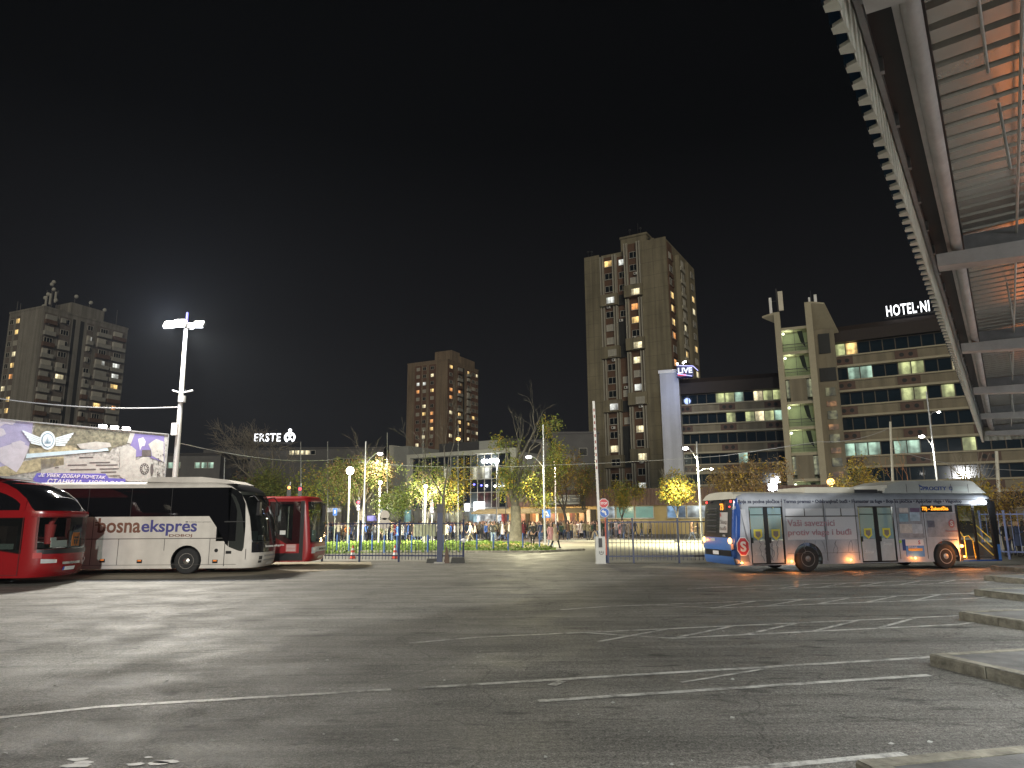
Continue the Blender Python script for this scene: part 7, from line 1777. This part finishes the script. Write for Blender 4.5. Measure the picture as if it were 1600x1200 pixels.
for i, (px, Y, coat, b, lb) in enumerate(((1567, 35.5, 'black', 0, 'person in a black coat nearest the nose of the city bus'), (1576, 36.5, 'charcoal', 4, 'person in a charcoal coat behind the pale blue fence'), (1586, 35.2, 'dark navy', 3, 'person in a dark navy coat and pale scarf behind the pale blue fence'), (1596, 36, 'black', 5, 'person in a long black coat at the right edge behind the fence'), (1604, 37, 'brown', 1, 'person in a brown jacket at the far right edge'))):
    p = at(px, 812, Y); person(lb, p.x, Y, R((20, 170, 40, 90, 200)[i]), bodies[b], coat, ('black trousers', 'dark jeans')[i % 2], i % 3, shoe_d, 1.0)
# bicycle
def bicycle(label, p, rz, group=None):
    t = thing('bicycle', label, 'bicycle', p, rz); fm = dark_metal
    for x in (-.52, .52):
        q = MB(); q.tube([(x + .33 * math.cos(R(a)), 0, .34 + .33 * math.sin(R(a))) for a in range(0, 361, 20)], .016, 6)
        for k in range(6): a = R(60 * k); q.tube([(x, 0, .34), (x + .33 * math.cos(a), 0, .34 + .33 * math.sin(a))], .003, 4)
        q.build('wheel', rubber, t)
    q = MB()
    for a, b_ in (((-.52, 0, .34), (-.18, 0, .8)), ((-.18, 0, .85), (-.05, 0, .32)), ((-.05, 0, .32), (.36, 0, .78)), ((-.16, 0, .76), (.36, 0, .82)), ((-.52, 0, .34), (-.05, 0, .32)), ((.34, 0, .95), (.52, 0, .34))): q.tube([a, b_], .017, 6)
    q.build('frame', fm, t); q = MB(); q.tube([(.36, -.26, 1.0), (.34, 0, .97), (.36, .26, 1.0)], .014, 6); q.build('handlebar', fm, t); q = MB(); q.prism([(-.34, -.07, .87), (-.06, -.02, .88), (-.06, .02, .88), (-.34, .07, .87)], (0, 0, .05)); q.build('saddle', black, t)
p = gnd(1086, 848.5); bicycle('dark bicycle pushed along the street left of the city bus', (p.x, p.y, .01), R(160))
p = gnd(706, 851); bicycle('dark bicycle standing behind the gate leaf', (p.x, p.y, .03), R(20))
p = gnd(728, 848); bicycle('dark bicycle parked right behind the last gate post', (p.x, p.y, .03), R(-15))
# the crowd
r = random.Random(42); used = {}
marks = [(505, 545, 'beside the red bus front'), (545, 580, 'near the globe lamp'), (580, 612, 'behind the round pale sign'), (612, 645, 'behind the second traffic cone'), (645, 690, 'above the grey notice board'), (690, 728, 'near the tall bare tree'),
         (728, 760, 'below the shining shops'), (760, 790, 'left of the thick trunk'), (790, 830, 'around the thick trunk'), (830, 860, 'behind the crossing sign'), (860, 900, 'under the leaning brown tree'), (900, 940, 'left of the barrier'), (940, 1000, 'behind the right fence')]
def where(px):
    for a, b, n in marks:
        if a <= px < b: return n
    return 'in the street'
spots = []
def spot(px, Y, mn):
    p = at(px, 812, Y)
    for q_ in spots:
        if (q_[0] - p.x) ** 2 + (q_[1] - p.y) ** 2 < mn * mn: return
    spots.append((p.x, Y, px))
for k in range(3000):
    px = r.uniform(502, 800); Y = r.choice((r.uniform(69, 75), r.uniform(70, 80), r.uniform(74, 88)))
    spot(px, Y, .52)
    if len(spots) > 190: break
n1 = len(spots)
for k in range(900):
    px = r.uniform(800, 985); Y = r.choice((r.uniform(66, 76), r.uniform(72, 90), r.uniform(80, 92)))
    spot(px, Y, .6)
    if len(spots) > n1 + 84: break
cnames = list(COATS); lnames = list(LEGS)
cw_ = [7, 5, 6, 6, 6, 4, 5, 2, 5, 2, 2, 3, 3, 1, 2, 5]; lw_ = [4, 7, 3, 2, 5, 2]
looks = ('looking at a phone', 'with folded arms', 'facing the shops', 'with hands in pockets', 'walking along', 'with one arm raised', 'in a hood', 'turned to the street')
for (x, y, px) in sorted(spots, key=lambda s: s[1]):
    for tr_ in range(60):
        c, l, bi_, h_, sh_ = r.choices(cnames, cw_)[0], r.choices(lnames, lw_)[0], r.randrange(9), r.choices((0, 1, 2, 3), (5, 4, 2, 1))[0], r.choice((shoe_d, shoe_d, shoe_w))
        act = ('hands in pockets', 'in mid stride', 'texting', 'holding a phone', 'with folded arms', 'in a long coat', 'arm raised', 'standing', 'striding')[bi_]
        lb = 'person in %s top and %s %s %s' % (c, l, act, (where(px).replace('the ', '', 1) if len((c + ' ' + l + ' ' + act + ' ' + where(px)).split()) > 10 else where(px)).replace('the tall bare tree', 'the bare tree'))
        if lb not in used: used[lb] = 1; break
    ang = r.uniform(-180, 180) if r.random() < .5 else r.choice((180, 0, 90, -90)) + r.uniform(-25, 25)
    person(lb, x, y, R(ang), bodies[bi_], c, l, h_, sh_, r.uniform(.92, 1.07), 'people crowding the street')

# the rest of the crowd further back reads as one mass
import bmesh
lo = [body_mesh(p, level=0, woman=w) for p, w in ((poses[0], False), (poses[1], True), (poses[3], False))]
cm_list = [cmat[k] for k in ('black', 'charcoal', 'dark navy', 'olive', 'beige', 'brown', 'pale grey', 'khaki')] + [lmat['dark jeans'], lmat['black trousers'], skin_c, hairs[0], shoe_d]
vs, fs, ms = [], [], []
for k in range(190):
    px = r.uniform(500, 990); Y = r.uniform(86, 100) if px < 790 else r.uniform(85, 93); p = at(px, 812, Y)
    b = lo[r.randrange(3)]; M = Matrix.Translation((p.x, Y, .012)) @ Matrix.Rotation(r.uniform(0, 6.28), 4, 'Z') @ Matrix.Scale(r.uniform(.93, 1.08), 4); o0 = len(vs); c = r.randrange(8); lg_ = r.choice((8, 9))
    vs += [tuple(M @ v.co) for v in b.vertices]
    for pl in b.polygons: fs.append(tuple(i + o0 for i in pl.vertices)); ms.append((c, lg_, 10, 11, 12, 11)[pl.material_index])
me = bpy.data.meshes.new('crowd'); me.from_pydata(vs, [], fs)
for m in cm_list: me.materials.append(m)
me.polygons.foreach_set('material_index', ms); me.polygons.foreach_set('use_smooth', [True] * len(fs)); me.update()
o = struct(link('crowd', me), 'stuff'); o['label'] = 'far rows of the crowd before the lit shops'
# ------------------------------------------------------------------ thin night mist
q = MB(); q.box(-455, 455, -65, 485, -1.0, 76)
vm = bpy.data.materials.new('mist'); vm.use_nodes = True; n, l = vm.node_tree.nodes, vm.node_tree.links
n.remove(n['Principled BSDF']); pv = n.new('ShaderNodeVolumePrincipled'); pv.inputs['Color'].default_value = (.72, .82, 1, 1); pv.inputs['Density'].default_value = .00016; pv.inputs['Anisotropy'].default_value = .2
l.new(pv.outputs[0], n['Material Output'].inputs['Volume'])
hz_ = q.build('haze', vm); struct(hz_, 'stuff')
sc.cycles.volume_bounces = 0
